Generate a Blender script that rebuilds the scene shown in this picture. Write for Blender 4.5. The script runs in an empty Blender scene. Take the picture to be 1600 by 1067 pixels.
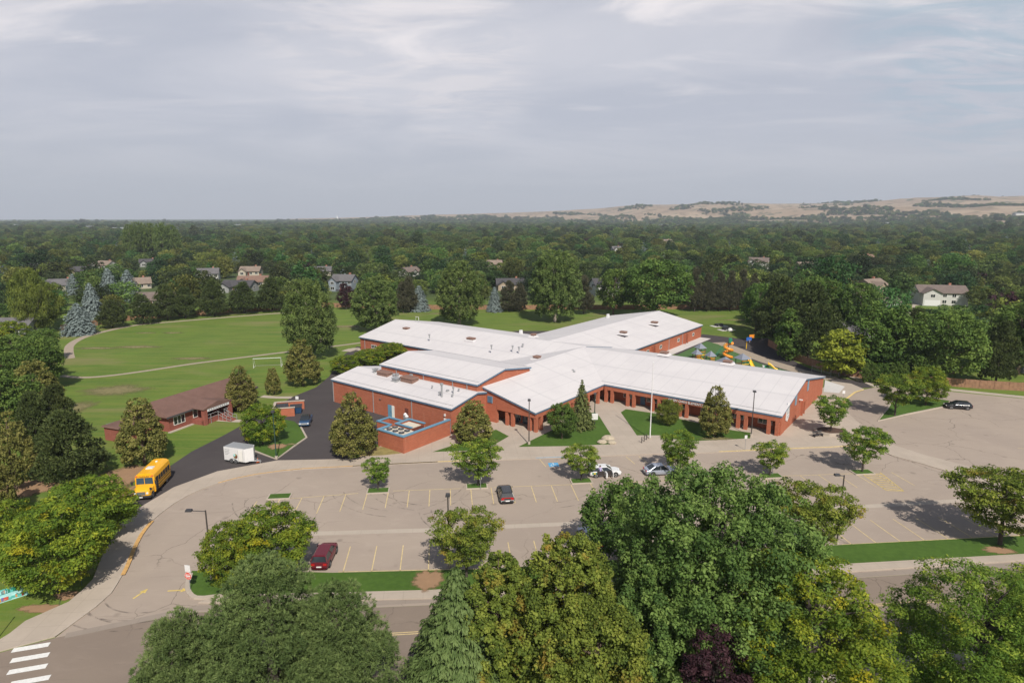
import bpy, math, random
import numpy as np
from mathutils import Vector, Matrix, noise
from mathutils.geometry import tessellate_polygon

S = bpy.context.scene
COL = S.collection
R = math.radians

# ------------------------------------------------------------------ camera
FPX, CX, CY, CAMH = 978.0, 800.0, 533.5, 36.0
PITCH = math.atan(193.5 / FPX)
SP, CP = math.sin(PITCH), math.cos(PITCH)
cam = bpy.data.cameras.new('camera')
cam.sensor_width = 36.0
cam.lens = 36.0 * FPX / 1600.0
cam.clip_start, cam.clip_end = 1.0, 60000.0
camo = bpy.data.objects.new('camera', cam)
COL.objects.link(camo)
camo.location = (0, 0, CAMH)
camo.rotation_euler = (R(90) - PITCH, 0, 0)
S.camera = camo

def G(px, py, z=0.0):
    """survey point: where the sight line of a photo pixel meets height z"""
    a = (px - CX) / FPX; b = (py - CY) / FPX
    t = (z - CAMH) / (-SP - b * CP)
    return (a * t, (CP - b * SP) * t, z)

def at_depth(px, py, y):
    a = (px - CX) / FPX; b = (py - CY) / FPX
    t = y / (CP - b * SP)
    return (a * t, y, CAMH + t * (-SP - b * CP))

def height(x, yb, yt):
    g = G(x, yb)
    return at_depth(x, yt, g[1])[2]

# ------------------------------------------------------------------ sky, sun, exposure
SUN_DIR = Vector((0.28, -0.96, 1.0)).normalized()
W = bpy.data.worlds.new('World'); S.world = W; W.use_nodes = True
nt = W.node_tree; N = nt.nodes; Lk = nt.links
bg = N['Background']; bg.inputs['Strength'].default_value = 1.0
tc = N.new('ShaderNodeTexCoord')
sky = N.new('ShaderNodeTexSky'); sky.sky_type = 'NISHITA'; sky.sun_disc = False
sky.sun_elevation = math.asin(SUN_DIR.z)
sky.sun_rotation = math.atan2(SUN_DIR.x, SUN_DIR.y)
sky.air_density = 1.0; sky.dust_density = 2.5; sky.altitude = 800
def wmath(op, a, b=None, c=None):
    n = N.new('ShaderNodeMath'); n.operation = op
    for i, v in enumerate((a, b, c)):
        if v is None: continue
        if isinstance(v, (int, float)): n.inputs[i].default_value = v
        else: Lk.new(v, n.inputs[i])
    return n.outputs[0]
def wmix(f, a, b):
    n = N.new('ShaderNodeMix'); n.data_type = 'RGBA'
    for s, v in ((n.inputs[0], f), (n.inputs[6], a), (n.inputs[7], b)):
        if isinstance(v, (int, float)): s.default_value = v
        elif isinstance(v, tuple): s.default_value = (*v, 1)
        else: Lk.new(v, s)
    return n.outputs[2]
def wramp(v, a, b):
    n = N.new('ShaderNodeMapRange'); n.interpolation_type = 'SMOOTHSTEP'
    Lk.new(v, n.inputs[0]); n.inputs[1].default_value = a; n.inputs[2].default_value = b
    return n.outputs[0]
sep = N.new('ShaderNodeSeparateXYZ'); Lk.new(tc.outputs['Generated'], sep.inputs[0])
zz = wmath('ADD', wmath('MAXIMUM', sep.outputs[2], 0.0), 0.10)
comb = N.new('ShaderNodeCombineXYZ')
Lk.new(wmath('DIVIDE', sep.outputs[0], zz), comb.inputs[0])
Lk.new(wmath('DIVIDE', sep.outputs[1], zz), comb.inputs[1])
def wnoise(scale, detail, rough, dist, off=(0, 0, 0), stretch=(1, 1, 1), rot=0.0):
    m = N.new('ShaderNodeMapping'); Lk.new(comb.outputs[0], m.inputs[0])
    m.inputs[1].default_value = off; m.inputs[3].default_value = stretch
    m.inputs[2].default_value = (0, 0, rot)
    n = N.new('ShaderNodeTexNoise'); Lk.new(m.outputs[0], n.inputs['Vector'])
    n.inputs['Scale'].default_value = scale; n.inputs['Detail'].default_value = detail
    n.inputs['Roughness'].default_value = rough; n.inputs['Distortion'].default_value = dist
    return n.outputs[0]
n1 = wnoise(0.55, 7, 0.55, 0.6, (3.1, 1.7, 0), (1.0, 1.3, 1))
n2 = wnoise(1.1, 7, 0.56, 0.8, (7.7, 2.2, 0), (0.8, 1.7, 1), 0.5)
n3 = wnoise(0.35, 4, 0.5, 0.3, (1.1, 9.4, 0))
skyc = wmix(1.0, (0, 0, 0), sky.outputs[0])
mul = N.new('ShaderNodeVectorMath'); mul.operation = 'SCALE'; Lk.new(sky.outputs[0], mul.inputs[0]); mul.inputs['Scale'].default_value = 0.075
cov_hi = wramp(sep.outputs[2], 0.02, 0.42)
# thin veil of high cloud: grey-lavender, warmer and brighter where it is lit through
veil = wmix(wramp(n1, 0.35, 0.68), (0.53, 0.555, 0.64), (0.67, 0.675, 0.74))
veil = wmix(wmath('MULTIPLY', wramp(n2, 0.49, 0.76), wramp(sep.outputs[2], 0.06, 0.30)), veil, (0.95, 0.90, 0.91))
low = wmix(wramp(sep.outputs[2], 0.0, 0.16), (0.52, 0.54, 0.60), veil)
blue_n = wmath('MULTIPLY', wramp(n3, 0.47, 0.60), wramp(sep.outputs[2], 0.28, 0.50))
blue_n = wmath('MULTIPLY', blue_n, wramp(n2, 0.62, 0.44))
tot = wmix(wmath('MULTIPLY', blue_n, 0.9), low, (0.30, 0.45, 0.60))
def glow(px, py, c0, c1):
    a_, b_ = (px - CX) / FPX, (py - CY) / FPX; v_ = Vector((a_, CP - b_ * SP, -SP - b_ * CP)).normalized()
    d_ = N.new('ShaderNodeVectorMath'); d_.operation = 'DOT_PRODUCT'; nv = N.new('ShaderNodeVectorMath'); nv.operation = 'NORMALIZE'
    Lk.new(tc.outputs['Generated'], nv.inputs[0]); Lk.new(nv.outputs[0], d_.inputs[0]); d_.inputs[1].default_value = v_
    return wramp(d_.outputs['Value'], c0, c1)
n4 = wnoise(2.2, 8, 0.6, 1.2, (2.0, 5.0, 0), (0.8, 1.5, 1), 0.4)
br_ = wmath('MULTIPLY', wmath('MAXIMUM', glow(545, 40, .988, 1.0), glow(715, 95, .990, 1.0)), wramp(n4, .42, .66))
tot = wmix(wmath('MULTIPLY', br_, .45), tot, (0.92, 0.86, 0.86))
gap = wmath('MULTIPLY', glow(1590, -10, .978, .998), wramp(n4, .60, .40))
tot = wmix(wmath('MULTIPLY', gap, .6), tot, (0.36, 0.50, 0.61))
blend = wmix(wmath('MULTIPLY', wramp(sep.outputs[2], 0.62, 0.36), 0.95), mul.outputs[0], tot)
Lk.new(blend, bg.inputs['Color'])

sun = bpy.data.lights.new('sun', 'SUN'); sun.energy = 5.0; sun.angle = R(0.6); sun.color = (1.0, 0.93, 0.83)
suno = bpy.data.objects.new('sun', sun); COL.objects.link(suno)
suno.rotation_euler = SUN_DIR.to_track_quat('Z', 'Y').to_euler()
suno.location = (0, 0, 400)
S.view_settings.view_transform = 'Standard'
S.view_settings.look = 'None'
S.view_settings.exposure = 0.0
S.view_settings.gamma = 1.0
S.render.engine = 'CYCLES'
S.cycles.use_denoising = True
S.cycles.max_bounces = 6
S.cycles.diffuse_bounces = 3
S.cycles.glossy_bounces = 2
S.cycles.transmission_bounces = 3
S.cycles.transparent_max_bounces = 6
S.cycles.volume_bounces = 0
S.cycles.sample_clamp_indirect = 4.0

# ------------------------------------------------------------------ materials
MATS = {}
def newmat(name):
    m = bpy.data.materials.new(name); m.use_nodes = True
    MATS[name] = m
    return m, m.node_tree.nodes, m.node_tree.links, m.node_tree.nodes['Principled BSDF']
def plain(name, col, rough=0.6, metal=0.0, var=0.0, scale=3.0, spec=0.5):
    m, n, l, b = newmat(name)
    b.inputs['Base Color'].default_value = (*col, 1); b.inputs['Roughness'].default_value = rough
    b.inputs['Metallic'].default_value = metal
    b.inputs['Specular IOR Level'].default_value = spec
    if var > 0:
        g = n.new('ShaderNodeTexCoord'); t = n.new('ShaderNodeTexNoise'); l.new(g.outputs['Object'], t.inputs['Vector'])
        t.inputs['Scale'].default_value = scale; t.inputs['Detail'].default_value = 6; t.inputs['Roughness'].default_value = .65
        mr = n.new('ShaderNodeMapRange'); l.new(t.outputs[0], mr.inputs[0]); mr.inputs[1].default_value = .3; mr.inputs[2].default_value = .7
        mx = n.new('ShaderNodeMix'); mx.data_type = 'RGBA'; l.new(mr.outputs[0], mx.inputs[0])
        mx.inputs[6].default_value = (*[c * (1 - var) for c in col], 1); mx.inputs[7].default_value = (*[min(1, c * (1 + var)) for c in col], 1)
        l.new(mx.outputs[2], b.inputs['Base Color'])
    return m

class NB:
    """small node builder"""
    def __init__(s, name):
        s.m, s.n, s.l, s.b = newmat(name)
        g = s.n.new('ShaderNodeNewGeometry'); s.pos = g.outputs['Position']
    def math(s, op, a, b=None):
        n = s.n.new('ShaderNodeMath'); n.operation = op
        for i, v in enumerate((a, b)):
            if v is None: continue
            if isinstance(v, (int, float)): n.inputs[i].default_value = v
            else: s.l.new(v, n.inputs[i])
        return n.outputs[0]
    def mapv(s, scale=(1, 1, 1), rot=(0, 0, 0), off=(0, 0, 0), src=None):
        n = s.n.new('ShaderNodeMapping'); s.l.new(src or s.pos, n.inputs[0])
        n.inputs[1].default_value = off; n.inputs[2].default_value = rot; n.inputs[3].default_value = scale
        return n.outputs[0]
    def noise(s, scale, detail=4, rough=.55, dist=0, vec=None):
        n = s.n.new('ShaderNodeTexNoise'); s.l.new(vec or s.pos, n.inputs['Vector'])
        n.inputs['Scale'].default_value = scale; n.inputs['Detail'].default_value = detail
        n.inputs['Roughness'].default_value = rough; n.inputs['Distortion'].default_value = dist
        return n.outputs[0]
    def ramp(s, v, a, b, lo=0., hi=1.):
        n = s.n.new('ShaderNodeMapRange'); n.interpolation_type = 'SMOOTHSTEP'; s.l.new(v, n.inputs[0])
        n.inputs[1].default_value = a; n.inputs[2].default_value = b; n.inputs[3].default_value = lo; n.inputs[4].default_value = hi
        return n.outputs[0]
    def mix(s, f, a, b):
        n = s.n.new('ShaderNodeMix'); n.data_type = 'RGBA'
        for k, v in ((n.inputs[0], f), (n.inputs[6], a), (n.inputs[7], b)):
            if isinstance(v, (int, float)): k.default_value = v
            elif isinstance(v, tuple): k.default_value = (*v, 1)
            else: s.l.new(v, k)
        return n.outputs[2]
    def voro_edge(s, scale, vec=None):
        n = s.n.new('ShaderNodeTexVoronoi'); n.feature = 'DISTANCE_TO_EDGE'
        s.l.new(vec or s.pos, n.inputs['Vector']); n.inputs['Scale'].default_value = scale
        return n.outputs['Distance']
    def warp(s, amt, scale):
        n = s.n.new('ShaderNodeTexNoise'); s.l.new(s.pos, n.inputs['Vector']); n.inputs['Scale'].default_value = scale
        n.inputs['Detail'].default_value = 5
        v = s.n.new('ShaderNodeVectorMath'); v.operation = 'MULTIPLY_ADD'
        s.l.new(n.outputs['Color'], v.inputs[0]); v.inputs[1].default_value = (amt, amt, amt); s.l.new(s.pos, v.inputs[2])
        return v.outputs[0]
    def out(s, col, rough=.9, bump=None, bs=.3):
        s.l.new(col, s.b.inputs['Base Color']); s.b.inputs['Roughness'].default_value = rough
        s.b.inputs['Specular IOR Level'].default_value = .25
        if bump is not None:
            b = s.n.new('ShaderNodeBump'); b.inputs['Strength'].default_value = bs; b.inputs['Distance'].default_value = .05
            s.l.new(bump, b.inputs['Height']); s.l.new(b.outputs[0], s.b.inputs['Normal'])
        return s.m

def grass_mat(name, a, b, dry, dry_amt=.5, stripes=True):
    k = NB(name)
    c = k.mix(k.ramp(k.noise(.12, 5, .6), .3, .7), a, b)
    c = k.mix(k.math('MULTIPLY', k.ramp(k.noise(1.7, 6, .7), .35, .75), .45), c, tuple(x * 1.45 for x in b))
    if stripes:
        w = k.noise(.9, 3, .6, .3, k.mapv((.05, 1.0, 1), (0, 0, R(14))))
        c = k.mix(k.math('MULTIPLY', k.ramp(w, .35, .65), .35), c, (a[0] * 1.9, a[1] * 1.35, a[2] * 1.2))
    d = k.ramp(k.noise(.045, 6, .62, .4, k.mapv((.55, 1.25, 1), (0, 0, R(10)))), .56, .70)
    c = k.mix(k.math('MULTIPLY', d, dry_amt), c, dry)
    return k.out(c, .95, k.noise(9, 4, .7), .5)
grass_mat('field_grass', (.060, .105, .020), (.082, .135, .026), (.23, .19, .085), .85)
grass_mat('lawn_grass', (.046, .096, .014), (.064, .122, .018), (.17, .15, .06), .4, False)

def pave_mat(name, base, dark, light, crack=.5, cs=.11, stain=.5, fine=.25):
    k = NB(name)
    c = k.mix(k.ramp(k.noise(.07, 6, .6, .5), .3, .7), base, dark)
    c = k.mix(k.math('MULTIPLY', k.ramp(k.noise(.35, 7, .7, .8, k.mapv((1, 2.2, 1), (0, 0, R(8)))), .48, .8), stain), c, light)
    c = k.mix(k.math('MULTIPLY', k.ramp(k.noise(14, 3, .8), .3, .8), fine), c, tuple(x * .72 for x in base))
    if crack > 0:
        e = k.voro_edge(cs, k.warp(2.2, .35))
        m = k.math('MULTIPLY', k.ramp(e, .0055, .0015), k.ramp(k.noise(.05, 3), .45, .6))
        c = k.mix(k.math('MULTIPLY', m, crack), c, tuple(x * .35 for x in base))
        st = k.ramp(k.noise(.5, 4, .6, 2.0, k.mapv((.12, 1.5, 1), (0, 0, R(-24)))), .62, .72)
        c = k.mix(k.math('MULTIPLY', st, .22), c, tuple(x * .5 for x in base))
    if name == 'lot_paving':   # oil drips, old patches
        sp1 = k.n.new('ShaderNodeTexVoronoi'); k.l.new(k.pos, sp1.inputs['Vector']); sp1.inputs['Scale'].default_value = .38
        c = k.mix(k.math('MULTIPLY', k.ramp(sp1.outputs['Distance'], .20, .08), k.ramp(k.noise(.3, 3), .48, .62, 0, .5)), c, tuple(x * .45 for x in base))
        c = k.mix(k.ramp(k.noise(.022, 3, .5, .2), .52, .56, 0, .22), c, tuple(x * .8 for x in base))
    return k.out(c, .88, k.noise(30, 3, .7), .15)
pave_mat('lot_paving', (.385, .320, .265), (.335, .278, .235), (.44, .372, .312), .85)
pave_mat('road_paving', (.255, .205, .165), (.205, .165, .138), (.31, .252, .208), .7, .09)
pave_mat('dark_asphalt', (.062, .054, .056), (.075, .066, .066), (.095, .085, .083), .35, .13, .5)
def conc_mat(name, base, joint=1.5, rot=0., ja=.35):
    k = NB(name)
    c = k.mix(k.ramp(k.noise(.22, 6, .65), .3, .7), base, tuple(x * .87 for x in base))
    c = k.mix(k.math('MULTIPLY', k.ramp(k.noise(1.3, 6, .7), .5, .8), .4), c, tuple(x * .8 for x in base))
    v = k.mapv((1, 1, 1), (0, 0, rot)); sp = k.n.new('ShaderNodeSeparateXYZ'); k.l.new(v, sp.inputs[0])
    for o in (0, 1):
        f = k.math('ABSOLUTE', k.math('SUBTRACT', k.math('FRACT', k.math('DIVIDE', sp.outputs[o], joint)), .5))
        c = k.mix(k.math('MULTIPLY', k.ramp(f, .020, .006), ja), c, tuple(x * .55 for x in base))
    return k.out(c, .85, k.noise(20, 3, .7), .1)
conc_mat('concrete', (.45, .385, .32), 1.9, R(-6))
conc_mat('kerb_concrete', (.46, .40, .335), 3.0, R(-6), .2)
conc_mat('white_concrete', (.60, .58, .56), 3.0, R(37), .1)

def brick_mat(name, a, b, mortar):
    k = NB(name)
    tcn = k.n.new('ShaderNodeTexCoord')
    br = k.n.new('ShaderNodeTexBrick')
    # coordinates: (x+y, z) so both wall directions get courses
    sp = k.n.new('ShaderNodeSeparateXYZ'); k.l.new(tcn.outputs['Object'], sp.inputs[0])
    cm = k.n.new('ShaderNodeCombineXYZ'); k.l.new(k.math('ADD', sp.outputs[0], sp.outputs[1]), cm.inputs[0]); k.l.new(sp.outputs[2], cm.inputs[1])
    k.l.new(cm.outputs[0], br.inputs['Vector'])
    br.inputs['Scale'].default_value = 1.0; br.inputs['Brick Width'].default_value = .42; br.inputs['Row Height'].default_value = .2
    br.inputs['Mortar Size'].default_value = .010
    br.inputs['Color1'].default_value = (*a, 1); br.inputs['Color2'].default_value = (*b, 1); br.inputs['Mortar'].default_value = (*mortar, 1)
    c = k.mix(k.math('MULTIPLY', k.ramp(k.noise(.5, 6, .7), .35, .75), .5), br.outputs[0], tuple(x * .72 for x in a))
    band = k.math('ABSOLUTE', k.math('SUBTRACT', k.math('FRACT', k.math('DIVIDE', sp.outputs[2], 1.35)), .5))
    c = k.mix(k.ramp(band, .035, .012, 0, .35), c, tuple(x * .5 for x in a))
    st = k.noise(1.2, 5, .7, 0, k.mapv((1, 1, .12)))
    c = k.mix(k.ramp(st, .55, .75, 0, .25), c, tuple(min(1, x * 1.4) for x in mortar))
    return k.out(c, .9, k.noise(18, 2), .1)
brick_mat('school_brick', (.43, .135, .072), (.36, .108, .060), (.40, .20, .14))
brick_mat('cottage_brick', (.30, .095, .070), (.25, .080, .060), (.28, .14, .11))

def roof_mat(name, base, dark, seam, rot):
    k = NB(name)
    c = k.mix(k.ramp(k.noise(.16, 6, .6, .6), .3, .7), base, dark)
    v = k.mapv((1, 1, 1), (0, 0, rot)); sp = k.n.new('ShaderNodeSeparateXYZ'); k.l.new(v, sp.inputs[0])
    for o, s_, am in ((0, 3.05, .26), (1, 12.0, .22)):
        f = k.math('ABSOLUTE', k.math('SUBTRACT', k.math('FRACT', k.math('DIVIDE', sp.outputs[o], s_)), .5))
        c = k.mix(k.ramp(f, .04, .012, 0, am), c, seam)
    c = k.mix(k.ramp(k.noise(.35, 7, .75, 1.0), .52, .75, 0, .3), c, tuple(x * .78 for x in base))
    return k.out(c, .7, k.noise(3, 4), .06)
roof_mat('white_roof', (.61, .59, .595), (.57, .55, .56), (.36, .36, .38), R(37.4))
def shingle_mat(name, base):
    k = NB(name)
    c = k.mix(k.ramp(k.noise(.6, 6, .7), .3, .7), base, tuple(x * .75 for x in base))
    c = k.mix(k.ramp(k.noise(7, 4, .8), .3, .8, 0, .5), c, tuple(min(1, x * 1.3) for x in base))
    return k.out(c, .95, k.noise(12, 3), .3)
for nm, c in dict(brown=(.17, .10, .082), grey=(.14, .135, .14), taupe=(.175, .14, .125), tan=(.24, .19, .155), dark=(.075, .072, .078), rust=(.21, .135, .105)).items():
    shingle_mat('shingle_' + nm, c)
plain('blue_trim', (.085, .165, .26), .5, 0, .15)
plain('light_blue', (.13, .28, .40), .5)
plain('grey_metal', (.36, .37, .38), .45, .3, .1)
plain('dark_metal', (.045, .045, .05), .45, .2)
plain('pole_bronze', (.075, .065, .06), .5, .2)
plain('green_pole', (.03, .07, .055), .5, .2)
plain('white_paint', (.68, .68, .68), .45, 0, .05)
plain('white_trim', (.75, .74, .70), .6)
plain('cream', (.62, .56, .46), .8, 0, .1)
plain('black_rubber', (.02, .02, .021), .8)
plain('rim_metal', (.45, .46, .47), .3, .7)
plain('brown_unit', (.22, .13, .10), .7, 0, .2)
plain('glass_dark', (.018, .024, .030), .08, 0, spec=.8)
plain('glass_blue', (.05, .085, .12), .08, 0, spec=.9)
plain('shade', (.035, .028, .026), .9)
plain('soffit', (.20, .17, .15), .9)
plain('yellow_line', (.62, .47, .14), .8, 0, .25, 2.0)
plain('faded_line', (.58, .46, .24), .85, 0, .25, 1.5)
plain('orange_kerb', (.55, .33, .12), .8, 0, .3, 2)
plain('yellow_kerb', (.66, .50, .20), .8, 0, .25, 1.5)
plain('blue_kerb', (.28, .40, .50), .8, 0, .2, 2)
plain('blue_sign', (.10, .36, .62), .6)
plain('crosswalk_white', (.72, .72, .70), .8, 0, .12, 4)
plain('red_paint', (.62, .10, .07), .5)
plain('tail_red', (.45, .015, .015), .25)
plain('lamp_clear', (.75, .76, .76), .15)
plain('amber', (.80, .30, .03), .35)
plain('bus_yellow', (.82, .42, .015), .35, 0, .05)
plain('car_white', (.66, .67, .68), .22)
plain('car_black', (.012, .013, .016), .18, spec=.8)
plain('car_graphite', (.035, .037, .04), .2, spec=.8)
plain('car_maroon', (.16, .018, .032), .25, .3)
plain('car_silver', (.42, .46, .55), .25, .5)
plain('car_blue', (.035, .09, .19), .3, .3)
plain('play_yellow', (.80, .50, .03), .4)
plain('play_orange', (.78, .28, .03), .4)
plain('play_green', (.02, .20, .11), .4)
plain('play_blue', (.03, .12, .42), .5)
plain('play_grey', (.20, .22, .27), .6)
plain('play_brown', (.16, .05, .035), .6)
plain('teal', (.10, .45, .42), .6, 0, .2, 2)
plain('aqua', (.36, .66, .66), .6, 0, .2, 2)
plain('purple', (.22, .12, .40), .6)
plain('green_lid', (.06, .26, .20), .5)
plain('dry_grass', (.24, .20, .07), .95, 0, .3, 1.2)
plain('mulch', (.085, .05, .035), .95, 0, .4, 4)
plain('path_tan', (.34, .28, .215), .95, 0, .15, 2)
plain('play_turf', (.060, .135, .035), .95, 0, .2, 1)
plain('rock', (.40, .345, .26), .9, 0, .2, 2)
plain('wood_fence', (.27, .15, .088), .85, 0, .3, 1.5)
plain('bark', (.13, .095, .070), .95, 0, .3, 4)
plain('bark_pale', (.27, .23, .19), .95, 0, .3, 4)
plain('bark_dark', (.060, .048, .040), .95, 0, .3, 4)
plain('skin', (.50, .30, .21), .6)
plain('shirt', (.36, .32, .50), .9)
plain('jeans', (.06, .08, .14), .9)
plain('hair', (.04, .025, .018), .8)
plain('cone_orange', (.75, .18, .05), .6)
for nm, c in dict(wall_cream=(.42, .38, .31), wall_grey=(.28, .29, .29), wall_blue=(.22, .26, .30), wall_white=(.50, .50, .48), wall_tan=(.34, .27, .20), wall_brick=(.34, .15, .10)).items():
    plain(nm, c, .85, 0, .08)

def foliage_mat(name, dark, mid, light, transl=.25, rnd=.25, patch=None, psc=.3, pth=(.58, .68)):
    """leaf colour: per-clump tone from the mesh, a shift per tree, optional autumn patches"""
    m, n, l, b = newmat(name)
    at = n.new('ShaderNodeAttribute'); at.attribute_name = 'tone'
    oi = n.new('ShaderNodeObjectInfo')
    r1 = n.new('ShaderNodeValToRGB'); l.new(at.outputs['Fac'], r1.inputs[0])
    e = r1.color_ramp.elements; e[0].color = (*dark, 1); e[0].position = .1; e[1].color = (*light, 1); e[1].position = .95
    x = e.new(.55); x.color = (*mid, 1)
    hs = n.new('ShaderNodeHueSaturation'); l.new(r1.outputs[0], hs.inputs['Color'])
    mr = n.new('ShaderNodeMapRange'); l.new(oi.outputs['Random'], mr.inputs[0]); mr.inputs[3].default_value = 1 - rnd; mr.inputs[4].default_value = 1 + rnd
    l.new(mr.outputs[0], hs.inputs['Value'])
    fr = n.new('ShaderNodeMath'); fr.operation = 'FRACT'; mu = n.new('ShaderNodeMath'); mu.operation = 'MULTIPLY'; l.new(oi.outputs['Random'], mu.inputs[0]); mu.inputs[1].default_value = 7.31; l.new(mu.outputs[0], fr.inputs[0])
    m2 = n.new('ShaderNodeMapRange'); l.new(fr.outputs[0], m2.inputs[0]); m2.inputs[3].default_value = .5 - .045 * rnd / .25; m2.inputs[4].default_value = .5 + .02 * rnd / .25
    l.new(m2.outputs[0], hs.inputs['Hue'])
    col = hs.outputs[0]
    if patch:
        tcn = n.new('ShaderNodeTexCoord'); t = n.new('ShaderNodeTexNoise'); l.new(tcn.outputs['Object'], t.inputs['Vector']); t.inputs['Scale'].default_value = psc; t.inputs['Detail'].default_value = 5; t.inputs['Roughness'].default_value = .65
        pr = n.new('ShaderNodeMapRange'); l.new(t.outputs[0], pr.inputs[0]); pr.inputs[1].default_value = pth[0]; pr.inputs[2].default_value = pth[1]
        mx = n.new('ShaderNodeMix'); mx.data_type = 'RGBA'; l.new(pr.outputs[0], mx.inputs[0]); l.new(col, mx.inputs[6]); mx.inputs[7].default_value = (*patch, 1)
        col = mx.outputs[2]
    l.new(col, b.inputs['Base Color']); b.inputs['Roughness'].default_value = .6; b.inputs['Specular IOR Level'].default_value = .12
    tr = n.new('ShaderNodeBsdfTranslucent'); l.new(col, tr.inputs[0])
    ms = n.new('ShaderNodeMixShader'); ms.inputs[0].default_value = transl
    l.new(b.outputs[0], ms.inputs[1]); l.new(tr.outputs[0], ms.inputs[2])
    l.new(ms.outputs[0], n['Material Output'].inputs[0])
    return m
foliage_mat('leaf_locust', (0.068, 0.134, 0.021), (0.164, 0.253, 0.037), (0.360, 0.421, 0.058), .35, .10, (0.396, 0.350, 0.025), .35, (.60, .72))
foliage_mat('leaf_locust_yellow', (0.068, 0.131, 0.019), (0.166, 0.241, 0.028), (0.414, 0.442, 0.044), .35, .06, (0.456, 0.384, 0.021), .4, (.57, .68))
foliage_mat('leaf_rusty_locust', (0.083, 0.134, 0.023), (0.188, 0.250, 0.038), (0.343, 0.371, 0.067), .35, .03, (0.330, 0.221, 0.044), .5, (.56, .70))
foliage_mat('leaf_autumn', (0.082, 0.124, 0.025), (0.182, 0.233, 0.040), (0.317, 0.350, 0.067), .3, .02, (0.356, 0.221, 0.044), .42, (.56, .70))
foliage_mat('leaf_linden', (0.091, 0.104, 0.026), (0.191, 0.193, 0.051), (0.319, 0.292, 0.095), .22, .06)
foliage_mat('leaf_maple', (0.052, 0.101, 0.025), (0.107, 0.182, 0.038), (0.205, 0.292, 0.065), .3, .08)
foliage_mat('leaf_big_maple', (0.061, 0.119, 0.032), (0.137, 0.223, 0.054), (0.258, 0.358, 0.098), .3, .01)
foliage_mat('leaf_cottonwood', (0.066, 0.109, 0.032), (0.132, 0.191, 0.052), (0.232, 0.300, 0.093), .25, .04)
foliage_mat('needle_pine', (0.044, 0.067, 0.023), (0.092, 0.122, 0.038), (0.179, 0.208, 0.070), .15, .06)
foliage_mat('needle_big_pine', (0.070, 0.112, 0.036), (0.165, 0.225, 0.074), (0.322, 0.387, 0.140), .15, .01)
foliage_mat('needle_brown_pine', (0.060, 0.065, 0.038), (0.114, 0.114, 0.067), (0.180, 0.180, 0.105), .15, .06)
foliage_mat('needle_spruce', (0.037, 0.071, 0.025), (0.079, 0.130, 0.038), (0.158, 0.221, 0.075), .1, .05)
foliage_mat('needle_blue', (0.075, 0.105, 0.100), (0.160, 0.205, 0.200), (0.280, 0.335, 0.330), .15, .04)
foliage_mat('leaf_purple', (0.020, 0.010, 0.012), (0.045, 0.020, 0.026), (0.085, 0.040, 0.045), .15, .1)
foliage_mat('leaf_yellow', (0.125, 0.169, 0.023), (0.291, 0.338, 0.041), (0.437, 0.481, 0.070), .3, .05)
foliage_mat('leaf_willow', (0.079, 0.110, 0.023), (0.166, 0.208, 0.038), (0.264, 0.305, 0.063), .3, .05)
foliage_mat('leaf_far_a', (0.030, 0.066, 0.020), (0.071, 0.133, 0.038), (0.149, 0.226, 0.070), .3, .42)
foliage_mat('leaf_far_b', (0.052, 0.099, 0.023), (0.121, 0.190, 0.046), (0.213, 0.288, 0.080), .3, .38)
foliage_mat('leaf_far_c', (0.018, 0.038, 0.017), (0.041, 0.075, 0.029), (0.090, 0.133, 0.052), .2, .40)

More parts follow.
